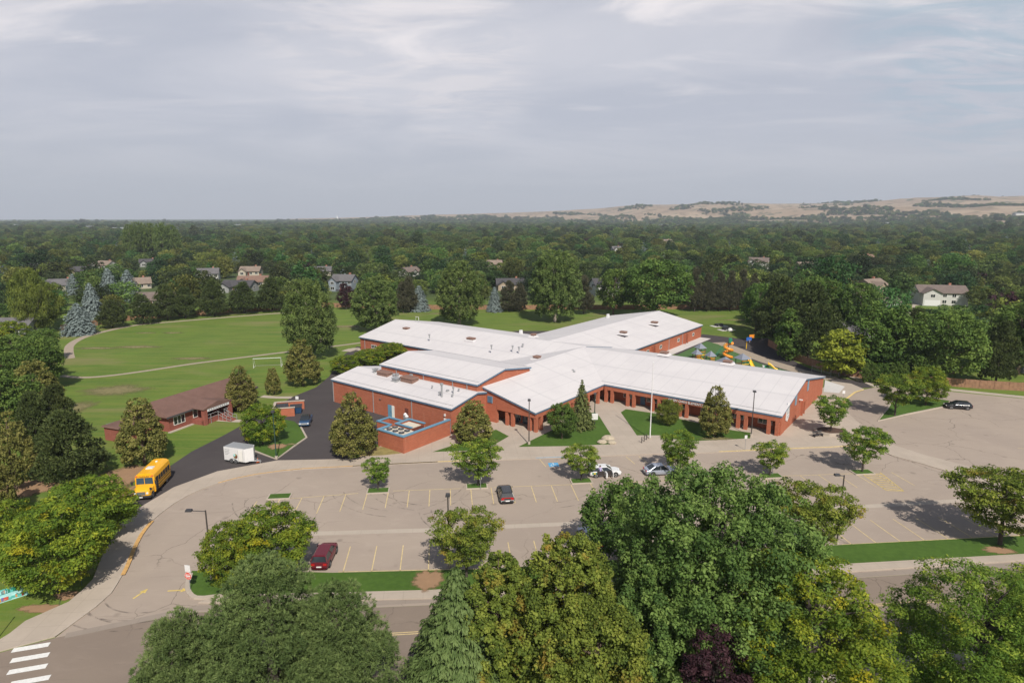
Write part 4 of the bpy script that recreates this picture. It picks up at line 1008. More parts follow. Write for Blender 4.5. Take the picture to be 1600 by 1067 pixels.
# ------------------------------------------------------------------ vehicles
def wheel(parent, x, y, r, w, side):
    m = MB(); m.tube([(x, y - w / 2, r), (x, y + w / 2, r)], r, 'black_rubber', 18); o = m.build('wheel', parent, bevel=.02)
    s_ = side; m = MB(); m.tube([(x, y + s_ * (w / 2 - .02), r), (x, y + s_ * (w / 2 + .015), r)], r * .62, 'rim_metal', 12)
    for q_ in range(5): an = q_ * 2 * math.pi / 5; m.tube([(x, y + s_ * (w / 2 + .02), r), (x + r * .55 * math.cos(an), y + s_ * (w / 2 + .02), r + r * .55 * math.sin(an))], .035, 'dark_metal', 4)
    m.build('rim', o)
def car(name, label, loc, heading, paint, L=4.6, Wc=1.82, H_=1.47, kind='sedan', cat='car'):
    """x forward. stations describe the belt line, cabin the glasshouse"""
    e = tag(empty(name, loc, heading), label, cat)
    h = L / 2; w = Wc / 2; belt = .62 * H_ + .03
    if kind == 'sedan': cab = [(-.40 * L, belt), (-.22 * L, H_), (.06 * L, H_ * 1.0), (.23 * L, belt)]; hood = .60 * H_; rear = .64 * H_
    elif kind == 'hatch': cab = [(-.47 * L, belt), (-.38 * L, H_ * .98), (.05 * L, H_), (.24 * L, belt)]; hood = .61 * H_; rear = .64 * H_
    else: cab = [(-.485 * L, belt), (-.43 * L, H_), (.08 * L, H_), (.25 * L, belt)]; hood = .62 * H_; rear = .66 * H_
    st = [(-h, .55, .80), (-h * .97, rear * .97, .93), (-h * .75, rear, 1.0), (-h * .4, belt, 1.0), (h * .45, belt, 1.0), (h * .72, hood, .98), (h * .93, hood * .88, .92), (h, .52, .78)]
    rings = []
    for x, z, f in st:
        ww = w * f; zb = .24 if abs(x) < h * .95 else .33
        rings.append([(x, -ww * .90, zb), (x, -ww, zb + .18), (x, -ww, z * .72), (x, -ww * .93, z * .96), (x, -ww * .70, z), (x, ww * .70, z), (x, ww * .93, z * .96), (x, ww, z * .72), (x, ww, zb + .18), (x, ww * .90, zb)])
    m = MB(); m.loft(rings, paint); body = m.build('body', e, smooth=False, bevel=.03)
    (a, za), (b, zb), (c_, zc), (d, zd) = cab
    wb, wt = w * .90, w * .70
    m = MB()
    m.add([(a, -wb, za - .04), (d, -wb, zd - .04), (d, wb, zd - .04), (a, wb, za - .04), (b, -wt, zb - .05), (c_, -wt, zc - .05), (c_, wt, zc - .05), (b, wt, zb - .05)], [(0, 3, 2, 1), (4, 5, 6, 7), (0, 1, 5, 4), (1, 2, 6, 5), (2, 3, 7, 6), (3, 0, 4, 7)], 'glass_dark')
    m.build('windows', e)
    m = MB(); m.loft([[(b - .05, -wt - .03, zb - .06), (b - .05, wt + .03, zb - .06), (c_ + .05, wt + .03, zc - .06), (c_ + .05, -wt - .03, zc - .06)], [(b + .08, -wt * .85, zb + .02), (b + .08, wt * .85, zb + .02), (c_ - .08, wt * .85, zc + .02), (c_ - .08, -wt * .85, zc + .02)]], paint)
    roof = m.build('roof', e)
    for s_ in (-1, 1):
        for (x0, z0, x1, z1) in ((a, za, b, zb), (d, zd, c_, zc), ((a * .45 + d * .55), za, (b * .45 + c_ * .55), zb), ):
            MB().tube([(x0, s_ * (wb + .005), z0 - .03), (x1, s_ * (wt + .01), z1 - .05)], .045, paint, 5).build('pillar', e)
    wr = .34 if kind != 'suv' else .37
    for x in (-L * .30, L * .31):
        for s_ in (-1, 1):
            m = MB(); m.tube([(x, s_ * (w - .02), wr + .02), (x, s_ * (w + .006), wr + .02)], wr + .07, 'black_rubber', 18); m.build('wheel_arch', e)
            wheel(e, x, s_ * (w - .10), wr, .24, s_)
    for s_ in (-1, 1):
        m = MB(); m.box(h * .93, h * .995, s_ * w * .60 - .17, s_ * w * .60 + .17, .56, .72, 'lamp_clear'); m.build('headlight', e)
        m = MB(); m.box(-h * .995, -h * .95, s_ * w * .66 - .18, s_ * w * .66 + .18, .72, .90, 'tail_red'); m.build('tail_light', e)
        m = MB(); m.box(d - .25, d - .05, s_ * (w + .02) - .06, s_ * (w + .08) + .06, belt, belt + .14, paint); m.build('mirror', e)
    m = MB(); m.box(-h * 1.012, -h * .985, -.26, .26, .52, .64, 'lamp_clear'); m.build('number_plate', e)
    m = MB(); m.box(h * .99, h * 1.005, -.45, .45, .34, .5, 'dark_metal'); m.build('grille', e)
    return e
UP = math.atan2(rn.y, rn.x); RT = math.atan2(rd.y, rd.x)
g = G(790, 777); c1 = car('parked_car', 'graphite hatchback with red light bar parked nose-in in the upper row', (g[0], g[1], 0), UP + .02, 'car_graphite', 4.6, 1.88, 1.52, 'hatch')
m = MB(); m.box(-2.27, -2.2, -.75, .75, .93, 1.01, 'tail_red'); m.build('light_bar', c1)
m = MB(); m.box(-2.29, -2.2, -.85, .85, .45, .70, 'grey_metal'); m.build('bumper', c1)
g = G(508, 875); car('parked_car', 'dark red SUV parked alone beside the grass verge', (g[0], g[1], 0), UP - .08, 'car_maroon', 4.6, 1.86, 1.66, 'suv')
g = G(944, 742); c2 = car('parked_car', 'white car with its side doors open by the kerbside tree', (g[0], g[1], 0), RT, 'car_white', 4.6, 1.82, 1.50, 'hatch')
m = MB(); m.box(-.15, .05, -1.75, -.90, .32, .98, 'car_white'); m.build('door', c2).rotation_euler = (0, 0, 0)
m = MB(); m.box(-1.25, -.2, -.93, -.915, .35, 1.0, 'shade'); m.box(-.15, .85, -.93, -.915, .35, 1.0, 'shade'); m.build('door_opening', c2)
m = MB(); m.box(.83, .90, -1.75, -.90, .32, 1.0, 'car_white'); m.build('door', c2)
m = MB(); m.box(-1.95, -1.3, -.935, -.915, .55, .82, 'leaf_yellow' if False else 'play_green'); m.box(-1.75, -1.45, -.94, -.935, .60, .76, 'play_yellow'); m.build('door_graphic', c2)
m = MB(); m.box(-2.25, -1.35, -.80, .80, 1.60, 1.66, 'car_white'); m.tube([(-2.25, -.75, 1.0), (-2.2, -.75, 1.62)], .04, 'car_white', 5); m.tube([(-2.25, .75, 1.0), (-2.2, .75, 1.62)], .04, 'car_white', 5); m.build('tailgate', c2)
g = G(1032, 740); car('parked_car', 'silver-blue sedan half hidden by the kerbside tree', (g[0], g[1], 0), RT + .02, 'car_silver', 4.8, 1.84, 1.45, 'sedan')
g = G(1496, 638); car('parked_car', 'black hatchback parked by the grass island in the right-hand car park', (g[0], g[1], 0), R(166), 'car_black', 4.5, 1.82, 1.5, 'hatch')
g = G(921, 848); car('parked_car', 'silver SUV almost hidden under the trees by the verge', (g[0], g[1], 0), UP + .1, 'car_silver', 4.7, 1.86, 1.7, 'suv')
g = G(1412, 509); car('parked_car', 'blue car in the driveway among the houses', (g[0], g[1], 0), R(80), 'car_blue', 4.6, 1.82, 1.5, 'sedan')
g = G(1422, 518); car('parked_car', 'white car in the driveway among the houses', (g[0], g[1], 0), R(86), 'car_white', 4.6, 1.82, 1.5, 'suv')
# blue pickup by the bins
g = G(478, 662); pk = tag(empty('pickup_truck', (g[0], g[1], 0), R(-80)), 'dark blue pickup parked beside the brick bin enclosure', 'pickup')
m = MB(); rings = []
for x, z, f in [(-2.6, .95, .95), (-2.55, 1.1, 1), (.6, 1.1, 1), (1.5, 1.08, .98), (2.4, .98, .92), (2.6, .6, .85)]:
    ww = .98 * f; rings.append([(x, -ww, .42), (x, -ww, z * .8), (x, -ww * .92, z), (x, ww * .92, z), (x, ww, z * .8), (x, ww, .42)])
m.loft(rings, 'car_blue'); m.build('body', pk, bevel=.03)
m = MB(); m.box(-2.45, -.75, -.78, .78, 1.102, 1.16, 'dark_metal'); m.build('bed_cover', pk)
m = MB(); m.add([(-.75, -.88, 1.06), (1.35, -.88, 1.06), (1.35, .88, 1.06), (-.75, .88, 1.06), (-.55, -.7, 1.72), (.75, -.7, 1.72), (.75, .7, 1.72), (-.55, .7, 1.72)], [(0, 3, 2, 1), (4, 5, 6, 7), (0, 1, 5, 4), (1, 2, 6, 5), (2, 3, 7, 6), (3, 0, 4, 7)], 'glass_dark'); m.build('windows', pk)
m = MB(); m.box(-.6, .8, -.74, .74, 1.72, 1.78, 'car_black', .06); m.build('roof', pk)
for x in (-1.6, 1.6):
    for s_ in (-1, 1): wheel(pk, x, s_ * .88, .39, .26, s_)
for s_ in (-1, 1):
    m = MB(); m.box(2.5, 2.62, s_ * .7 - .15, s_ * .7 + .15, .7, .88, 'lamp_clear'); m.build('headlight', pk)
m = MB(); m.box(2.58, 2.66, -.5, .5, .6, .9, 'grey_metal'); m.build('grille', pk); pk.scale = (.86, .95, .95)

# ---- the school bus (x forward)
g = G(236, 752); bus = tag(empty('school_bus', (g[0], g[1], 0), R(258)), 'yellow school bus parked on the dark drive by the large tree', 'bus')
f0 = Vector(G(227, 770)[:2]); bk = Vector(G(256, 738)[:2])
BH = math.atan2((f0 - bk).y, (f0 - bk).x); ctr = f0 - (f0 - bk).normalized() * 4.55
f1_ = Vector(G(225, 740, 3.1)[:2]); b1_ = Vector(G(250, 716, 3.1)[:2]); BH = math.atan2((f1_ - b1_).y, (f1_ - b1_).x); bsc = max(.7, min(1.1, (f1_ - b1_).length / 6.9)); bus.scale = (bsc, 1, 1); ctr = f1_ - Vector((math.cos(BH), math.sin(BH))) * 2.5 * bsc
bus.location = (ctr.x, ctr.y, 0); bus.rotation_euler = (0, 0, BH)
bw = 1.2
m = MB()
prof = [(-bw, .55), (-bw, 2.35), (-bw * .93, 2.82), (-bw * .70, 3.04), (-bw * .3, 3.12), (bw * .3, 3.12), (bw * .70, 3.04), (bw * .93, 2.82), (bw, 2.35), (bw, .55)]
m.loft([[(x, y, z) for y, z in prof] for x in (-4.4, -4.3, 2.35, 2.55)], 'bus_yellow'); m.build('body', bus, bevel=.03)
m = MB(); hp = lambda x, w_, z1: [(x, -w_, .55), (x, -w_, z1 - .25), (x, -w_ * .75, z1), (x, w_ * .75, z1), (x, w_, z1 - .25), (x, w_, .55)]
m.loft([hp(2.5, 1.12, 1.72), hp(3.6, 1.06, 1.60), (hp(4.3, .98, 1.42)), hp(4.42, .94, 1.25)], 'bus_yellow'); m.build('hood', bus, bevel=.04)
m = MB(); m.add([(2.58, -1.02, 1.72), (2.58, 1.02, 1.72), (2.50, .98, 2.55), (2.50, -.98, 2.55), (2.68, -1.02, 1.72), (2.68, 1.02, 1.72), (2.60, .98, 2.55), (2.60, -.98, 2.55)], [(0, 1, 2, 3), (7, 6, 5, 4), (0, 4, 5, 1), (1, 5, 6, 2), (2, 6, 7, 3), (3, 7, 4, 0)], 'glass_blue'); ws = m.build('windshield', bus)
m = MB(); m.box(2.62, 2.70, -.03, .03, 1.72, 2.55, 'bus_yellow'); m.build('divider', ws)
m = MB(); m.box(2.5, 2.64, -.55, .55, 2.66, 2.86, 'bus_yellow'); db = m.build('name_board', bus)
text('lettering', 'SCHOOL BUS', .19, (2.66, 0, 2.76), (R(90), 0, R(90)), 'dark_metal', db, .01)
for s_ in (-1, 1):
    for k_, (mt) in enumerate(('red_paint', 'amber')):
        m = MB(); y = s_ * (.98 - .22 * k_); m.tube([(2.52, y, 2.78), (2.64, y, 2.78)], .10, mt, 10); m.build('warning_light', bus)
    for i_ in range(6):
        x = -3.9 + i_ * 1.0
        m = MB(); m.box(x, x + .78, s_ * bw - .02, s_ * bw + .02, 1.65, 2.32, 'glass_dark'); w_ = m.build('window', bus)
        m = MB(); m.box(x, x + .78, s_ * (bw + .022) - .01, s_ * (bw + .022) + .01, 1.96, 2.0, 'dark_metal'); m.build('sash', w_)
    m = MB()
    for z_ in (.72, 1.12, 1.48): m.box(-4.3, 2.3, s_ * (bw + .015) - .02, s_ * (bw + .015) + .02, z_, z_ + .07, 'dark_metal')
    m.build('rub_rail', bus)
    m = MB(); m.tube([(4.28, s_ * .74, 1.02), (4.46, s_ * .74, 1.02)], .15, 'lamp_clear', 12); m.build('headlight', bus)
    m = MB(); m.tube([(4.2, s_ * 1.0, 1.2), (4.75, s_ * 1.32, 1.55), (4.75, s_ * 1.32, 1.7)], .03, 'dark_metal', 5); m.box(4.68, 4.78, s_ * 1.32 - .13, s_ * 1.32 + .13, 1.55, 1.85, 'dark_metal'); m.build('crossover_mirror', bus)
    m = MB(); m.tube([(2.6, s_ * 1.15, 2.2), (2.95, s_ * 1.45, 2.1)], .03, 'dark_metal', 5); m.box(2.9, 3.0, s_ * 1.45 - .14, s_ * 1.45 + .14, 1.75, 2.2, 'dark_metal'); m.build('mirror', bus)
    wheel(bus, 3.35, s_ * .98, .48, .30, s_); wheel(bus, -2.6, s_ * .98, .48, .36, s_)
m = MB(); m.box(4.40, 4.47, -.52, .52, .78, 1.22, 'rim_metal'); gr = m.build('grille', bus)
m = MB(); m.box(4.38, 4.62, -1.15, 1.15, .42, .70, 'dark_metal'); bp = m.build('bumper', bus, bevel=.03)
m = MB(); m.box(4.62, 4.64, -.2, .2, .46, .62, 'white_paint'); m.build('number_plate', bp)
m = MB(); m.box(-.6, .5, -.45, .45, 3.1, 3.2, 'white_paint', .05); m.build('roof_hatch', bus)
m = MB(); m.box(-3.0, -2.7, -.15, .15, 3.1, 3.24, 'lamp_clear', .05); m.build('strobe_light', bus)
m = MB(); m.box(1.25, 2.15, bw + .001, bw + .03, .6, 2.4, 'glass_dark'); m.build('door', bus)
for s_ in (-1, 1):
    m = MB(); m.box(-4.45, -4.4, s_ * .9 - .12, s_ * .9 + .12, 1.1, 1.35, 'tail_red'); m.build('tail_light', bus)

# ---- white cargo trailer
a0, a1 = Vector(G(352, 722)[:2]), Vector(G(386, 727)[:2]); hd = math.atan2((a1 - a0).y, (a1 - a0).x)
c0 = (a0 + a1) / 2 + Vector((-math.sin(hd), math.cos(hd))) * 1.05
tr = tag(empty('cargo_trailer', (c0.x, c0.y, 0), hd), 'white enclosed cargo trailer parked on the dark drive', 'trailer')
m = MB()
pl = [(-2.1, -1.05), (1.75, -1.05), (2.45, 0), (1.75, 1.05), (-2.1, 1.05)]
m.prism(pl, .42, 2.45, 'white_paint'); m.build('body', tr, bevel=.04)
m = MB(); m.prism([(x * .97, y * .94) for x, y in pl], 2.452, 2.50, 'grey_metal'); m.build('roof', tr)
m = MB(); m.box(.55, 1.35, -1.09, -1.052, .5, 2.2, 'white_trim'); dr = m.build('side_door', tr)
m = MB(); m.box(.52, .56, -1.10, -1.092, .5, 2.2, 'grey_metal'); m.box(1.34, 1.38, -1.10, -1.092, .5, 2.2, 'grey_metal'); m.build('frame', dr)
m = MB(); m.tube([(2.3, 0, .5), (3.7, 0, .5)], .06, 'grey_metal', 6); m.tube([(1.7, -.8, .5), (3.4, 0, .5)], .05, 'grey_metal', 6); m.tube([(1.7, .8, .5), (3.4, 0, .5)], .05, 'grey_metal', 6); m.cyl(3.5, 0, .05, .75, .05, 'grey_metal', 6); m.build('hitch', tr)
for s_ in (-1, 1):
    for x in (-.75, .0): wheel(tr, x, s_ * .98, .34, .22, s_)
m = MB()
for s_ in (-1, 1): m.tube([(-.38 + .85 * math.cos(t), s_ * 1.08, .34 + .45 * math.sin(t)) for t in np.linspace(0, math.pi, 9)], .05, 'grey_metal', 5)
m.build('mudguard', tr)
m = MB()
for i_, w_ in enumerate((.9, .75, .85, .6)): m.box(-1.9, -1.9 + w_, -1.062, -1.052, 2.05 - i_ * .24, 2.12 - i_ * .24, 'grey_metal')
m.build('lettering', tr)
m = MB(); m.tube([(.02, -1.06, 1.2), (.02, -1.075, 1.2)], .38, 'leaf_linden_paint' if False else 'dry_grass', 14); m.tube([(.16, -1.07, 1.1), (.16, -1.085, 1.1)], .22, 'play_brown', 10); m.tube([(-.15, -1.07, 1.35), (-.15, -1.084, 1.35)], .2, 'aqua', 10); m.build('graphic', tr)
g = G(403, 722); m = MB(); m.box(-.2, .2, -.2, .2, 0, .03, 'cone_orange'); m.cyl(0, 0, .03, .38, .14, 'cone_orange', 10, .07); m.cyl(0, 0, .38, .5, .07, 'white_paint', 10, .05); m.cyl(0, 0, .5, .65, .05, 'cone_orange', 10, .03); o = m.build('traffic_cone'); o.location = (g[0], g[1], .01); tag(o, 'orange traffic cone at the hitch of the white trailer', 'traffic cone')

# ------------------------------------------------------------------ lamps, signs, poles
def lamp(px, yb, yt, label, arm=None, mat='pole_bronze', off=.0, z0=.0, base=None, hb=None):
    g = base or G(px, yb); h = hb or height(px, yb, yt)
    e = tag(empty('lamp_post', (g[0], g[1], z0), 0), label, 'lamp post')
    m = MB(); m.cyl(0, 0, 0, .5, .22, 'kerb_concrete', 10); m.build('base', e)
    m = MB(); m.cyl(0, 0, .5, h, .095, mat, 8, .07); m.build('pole', e)
    m = MB()
    if arm: 
        m.tube([(0, 0, h - .1), (arm[0], arm[1], h)], .05, mat, 6)
        ax, ay = arm[0], arm[1]; m2 = MB(); m2.box(ax - .42, ax + .25, ay - .22, ay + .22, h - .05, h + .16, 'dark_metal', .06); m2.box(ax - .32, ax + .15, ay - .15, ay + .15, h - .09, h - .05, 'lamp_clear')
        m.build('arm', e); m2.build('lamp_head', e, bevel=.02)
    else:
        m.box(-.25, .25, -.25, .25, h, h + .28, 'dark_metal', .05); m.box(-.18, .18, -.18, .18, h - .05, h, 'lamp_clear'); m.build('lamp_head', e, bevel=.02)
    return e
g = G(332, 905); lamp(0, 0, 0, 'bronze lamp post with a side arm behind the leafy island trees', (-1.5, -.1), base=(g[0] - .0, g[1], 0), hb=at_depth(322, 797, g[1])[2])
g = G(699, 880); lamp(0, 0, 0, 'bronze lamp post with square head behind the small verge tree', None, base=(-6.6, 60.0, 0), hb=at_depth(699, 775, 60.0)[2])
g = G(1311, 853); lamp(0, 0, 0, 'bronze lamp post with short arm behind the rusty-leaved tree', (-.7, .0), base=(g[0], g[1] + .5, 0), hb=at_depth(1314, 745, g[1])[2])
lamp(1173.5, 683, 613.5, 'slim bronze lamp post on the lawn before the east colonnade', None, z0=.1)
lamp(826.5, 695, 627, 'slim bronze lamp post at the tip of the entrance lawn', None, z0=.1)
lamp(432, 718, 645, 'green lamp post on the grass island in the dark drive', None, 'green_pole', z0=.1)
lamp(929, 652, 617, 'short green lamp post beside the entrance spruce', None, 'green_pole', z0=.1)
# flagpole
g = G(1015.5, 686); fp = tag(empty('flagpole', (g[0], g[1], .12)), 'tall white flagpole without a flag by the entrance walk', 'flagpole')
hf = height(1015, 686, 568)
m = MB(); m.cyl(0, 0, 0, hf, .10, 'white_paint', 10, .05); m.build('pole', fp)
m = MB(); m.cyl(0, 0, 0, .18, .3, 'kerb_concrete', 14); m.build('base', fp)
m = MB(); m.cyl(0, 0, hf, hf + .16, .09, 'lamp_clear', 10, .03); m.build('finial', fp)
# bollards by it
for i_, (px, py) in enumerate(((1002.5, 693), (1006.5, 690.5), (1010, 688))):
    g = G(px, py); m = MB(); m.cyl(0, 0, 0, .95, .07, 'pole_bronze', 8); m.cyl(0, 0, .95, 1.0, .09, 'pole_bronze', 8); o = m.build('bollard'); o.location = (g[0], g[1], .12); tag(o, ('dark bollard farthest from the flagpole', 'dark bollard between the other two by the flagpole', 'dark bollard nearest the flagpole')[i_], 'bollard', 'bollards by the flagpole')
def sign(px, yb, yt, w_, h_, mat, label, face=0.0, nm='sign', shape='rect', txt=None, z0=.12, base=None, pole='grey_metal', top=None):
    g = base or G(px, yb); H_ = top or height(px, yb, yt)
    e = tag(empty(nm, (g[0], g[1], z0), face), label, 'sign')
    m = MB(); m.cyl(0, .03, 0, H_, .035, pole, 6); m.build('post', e)
    m = MB()
    if shape == 'rect': m.box(-w_ / 2, w_ / 2, -.03, -.01, H_ - h_, H_, mat)
    else: m.tube([(0, -.03, H_ - h_ / 2), (0, -.01, H_ - h_ / 2)], w_ / 2, mat, 20)
    m.build('panel', e); return e, H_
# DO NOT ENTER with a white plate above it
gs = G(297, 923); top = at_depth(290, 882.5, gs[1])[2]
e, H_ = sign(0, 0, 0, .62, .70, 'white_paint', 'red and white do-not-enter sign below a white plate at the car park exit', R(-14), base=(gs[0], gs[1], 0), top=top, z0=.0)
m = MB(); m.tube([(0, -.05, H_ - 1.13), (0, -.012, H_ - 1.13)], .42, 'white_paint', 8); m.tube([(0, -.06, H_ - 1.13), (0, -.05, H_ - 1.13)], .38, 'red_paint', 24); m.box(-.27, .27, -.07, -.06, H_ - 1.19, H_ - 1.07, 'white_paint'); ds = m.build('round_panel', e)
text('lettering', 'DO NOT', .15, (0, -.065, H_ - .97), (R(90), 0, 0), 'white_paint', ds, .004); text('lettering', 'ENTER', .15, (0, -.065, H_ - 1.32), (R(90), 0, 0), 'white_paint', ds, .004)
gs = G(128, 916); sign(0, 0, 0, .55, .6, 'grey_metal', 'small square sign on a green post beside the left pavement', R(-10), base=(gs[0], gs[1], 0), top=at_depth(127, 885, gs[1])[2], pole='green_pole')
g = G(1106, 828)
for px, yb, yt, w_, h_, lab in ((751, 765, 745, .35, .5, 'small white sign in the planter under the second kerbside tree'), (1207, 742, 728, .35, .5, 'small white sign in the planter beside the small open tree'), (1164, 704, 681, .4, .55, 'white sign on a post at the east kerb'), (1315.5, 640, 611, .5, .6, 'white sign on a post by the yellow kerb of the right drive')):
    sign(px, yb, yt, w_, h_, 'white_paint', lab, 0)
gs = G(452, 632); sign(0, 0, 0, .6, .6, 'white_paint', 'white square sign standing on the dark drive near the bins', 0, base=(gs[0] + 1.5, gs[1] + .3, 0), top=1.6, z0=0)
# reader board by the spruce
gs = G(929, 664); e = tag(empty('notice_board', (gs[0], gs[1], .13)), 'white notice board in the grass beside the entrance spruce', 'notice board')
m = MB(); m.box(-.55, .55, -.08, .08, .9, 2.0, 'white_paint'); m.build('board', e); m = MB(); m.box(-.06, .06, -.05, .05, 0, .9, 'dark_metal'); m.build('post', e)
# boulders
for px, py, r_, lab in ((950, 688, .75, 'big pale boulder at the corner of the entrance lawn'), (941, 693, .55, 'low pale boulder beside the big boulder'), (956, 693.5, .5, 'small pale boulder in front of the big boulder'), (893, 672, .4, 'pale stone at the foot of the entrance spruce')):
    g = G(px, py); rr = random.Random(int(px)); m = MB(); n_ = 12; rings = []
    for i_, (zf, rf_) in enumerate(((0, .95), (.3, 1.05), (.6, .9), (.85, .62), (.92, .35))):
        rings.append([(r_ * rf_ * (1 + .3 * noise.noise(Vector((math.cos(t) * 1.3, math.sin(t) * 1.3, i_ * .5 + px)))) * math.cos(t) * 1.35, r_ * rf_ * (1 + .3 * noise.noise(Vector((math.cos(t) * 1.3, math.sin(t) * 1.3, i_ * .5 + px + 3)))) * math.sin(t), zf * r_ * 1.1) for t in np.linspace(0, 2 * math.pi, n_, endpoint=False)])
    m.loft(rings, 'rock'); o = m.build('boulder'); o.location = (g[0], g[1], .12); tag(o, lab, 'boulder')
# planter with benches at the east corner
g = G(1297, 677); pl_ = tag(empty('planter', (g[0], g[1], .12)), 'low octagonal concrete planter with dark mulch under the corner tree', 'planter')
m = MB(); pts = [(2.6 * math.cos(t), 1.9 * math.sin(t)) for t in np.linspace(0, 2 * math.pi, 9)[:-1] + .39]; m.prism(pts, 0, .45, 'kerb_concrete'); m.build('rim', pl_)
m = MB(); m.prism([(x * .88, y * .86) for x, y in pts], .3, .5, 'mulch'); m.build('soil', pl_)
for dx, dy, rz, lab in ((-3.0, -1.9, .3, 'dark slatted bench left of the corner planter'), (1.2, -2.6, .05, 'dark slatted bench in front of the corner planter')):
    b_ = tag(empty('bench', (g[0] + dx, g[1] + dy, .12), rz), lab, 'bench')
    m = MB()
    for k_ in range(4): m.box(-.9, .9, -.25 + k_ * .13, -.15 + k_ * .13, .42, .46, 'dark_metal')
    m.build('seat', b_)
    m = MB()
    for k_ in range(3): m.box(-.9, .9, .27, .30, .55 + k_ * .14, .65 + k_ * .14, 'dark_metal')
    m.build('backrest', b_)
    for x_ in (-.8, .8): m = MB(); m.box(x_ - .03, x_ + .03, -.25, .3, 0, .42, 'dark_metal'); m.build('leg', b_)
# kerbside planter frames under the small trees
for px, py in ((591, 767), (745, 760), (908, 752), (1058, 745), (1205, 744), (1347, 738), (437, 776)):
    g = G(px, py); m = MB(); w_ = 1.5; p = Vector(g[:2]); quad = [tuple(p + rd * a * w_ + rn * b * .85) for a, b in ((-1, -1), (1, -1), (1, 1), (-1, 1))]
    m.prism(quad, 0, .13, 'kerb_concrete'); o = m.build('tree_pit'); tag(o, None, None, None, 'structure')
    m = MB(); m.prism([tuple(p + rd * a * (w_ - .18) + rn * b * .67) for a, b in ((-1, -1), (1, -1), (1, 1), (-1, 1))], 0, .16, 'lawn_grass'); o = m.build('tree_pit_grass'); tag(o, None, None, None, 'structure')
# soccer goal, field signs
g = G(418, 574); e = tag(empty('soccer_goal', (g[0], g[1], 0), R(12)), 'white soccer goal frame on the field between the round trees', 'goal')
m = MB()
m.tube([(-3.2, 0, 0), (-3.2, 0, 2.3), (3.2, 0, 2.3), (3.2, 0, 0)], .07, 'white_paint', 6); m.build('frame', e)
m = MB(); 
for x_ in (-3.2, 3.2): m.tube([(x_, 0, 2.3), (x_, 1.0, 2.2), (x_, 2.2, 0), (x_, 0, 0)], .04, 'white_paint', 5)
m.tube([(-3.2, 2.2, 0.04), (3.2, 2.2, .04)], .04, 'white_paint', 5); m.build('back_frame', e)
# person leaning beside the open car door
g = G(938, 746); pe = None
bmv = [((0, 0, .92), .13), ((0, .02, 1.12), .13), ((0, .10, 1.34), .15), ((0, .16, 1.46), .055), ((0, .20, 1.62), .105),
       ((-.10, 0, .86), .10), ((-.12, -.02, .48), .065), ((-.12, 0, .09), .045), ((-.12, .12, .05), .04),
       ((.10, 0, .86), .10), ((.13, .05, .48), .065), ((.14, .02, .09), .045), ((.14, .14, .05), .04),
       ((-.20, .12, 1.40), .06), ((-.27, .18, 1.14), .045), ((-.20, .36, 1.02), .035),
       ((.20, .12, 1.40), .06), ((.28, .20, 1.14), .045), ((.20, .38, 1.04), .035)]
be = [(0, 1), (1, 2), (2, 3), (3, 4), (0, 5), (5, 6), (6, 7), (7, 8), (0, 9), (9, 10), (10, 11), (11, 12), (2, 13), (13, 14), (14, 15), (2, 16), (16, 17), (17, 18)]
for s_, w_ in ((-1, 15), (1, 18)):
    bx_, by_, bz_ = bmv[w_][0]
    for k_ in range(4):
        i0 = len(bmv); bmv.append(((bx_ - s_ * .0 + (k_ - 1.5) * .022, by_ + .09, bz_ - .01), .011)); bmv.append(((bx_ + (k_ - 1.5) * .024, by_ + .15 - abs(k_ - 1.5) * .012, bz_ - .035), .009)); be += [(w_, i0), (i0, i0 + 1)]
    i0 = len(bmv); bmv.append(((bx_ - s_ * .045, by_ + .05, bz_), .012)); be.append((w_, i0))
me = bpy.data.meshes.new('body'); me.from_pydata([v for v, r_ in bmv], be, []); po = bpy.data.objects.new('person', me); COL.objects.link(po)
po.modifiers.new('skin', 'SKIN'); sub = po.modifiers.new('sub', 'SUBSURF'); sub.levels = sub.render_levels = 2
for i_, (v, r_) in enumerate(bmv): me.skin_vertices[0].data[i_].radius = (r_, r_)
me.skin_vertices[0].data[0].use_root = True
k = NB('person_clothes'); tcn = k.n.new('ShaderNodeTexCoord'); sp_ = k.n.new('ShaderNodeSeparateXYZ'); k.l.new(tcn.outputs['Object'], sp_.inputs[0])
c = k.mix(k.ramp(sp_.outputs[2], .90, .93), (.05, .07, .13), (.33, .30, .50)); c = k.mix(k.ramp(sp_.outputs[2], 1.455, 1.475), c, (.50, .30, .21))
c = k.mix(k.math('MULTIPLY', k.ramp(sp_.outputs[1], .25, .27), k.ramp(sp_.outputs[2], .8, .85)), c, (.50, .30, .21)); k.out(c, .8)
me.materials.append(MATS['person_clothes'])
po.location = (g[0], g[1], .02); po.rotation_euler = (0, 0, .2); tag(po, 'person in a lavender shirt bending at the open door of the white car', 'person')
m = MB(); rings = []
for zf, rr_ in ((-.02, .112), (.04, .118), (.09, .10), (.125, .05)): rings.append([(rr_ * math.cos(t), .195 + rr_ * 1.05 * math.sin(t) - .01, 1.64 + zf) for t in np.linspace(0, 2 * math.pi, 12, endpoint=False)])
m.loft(rings, 'hair'); m.build('hair', po, smooth=True)

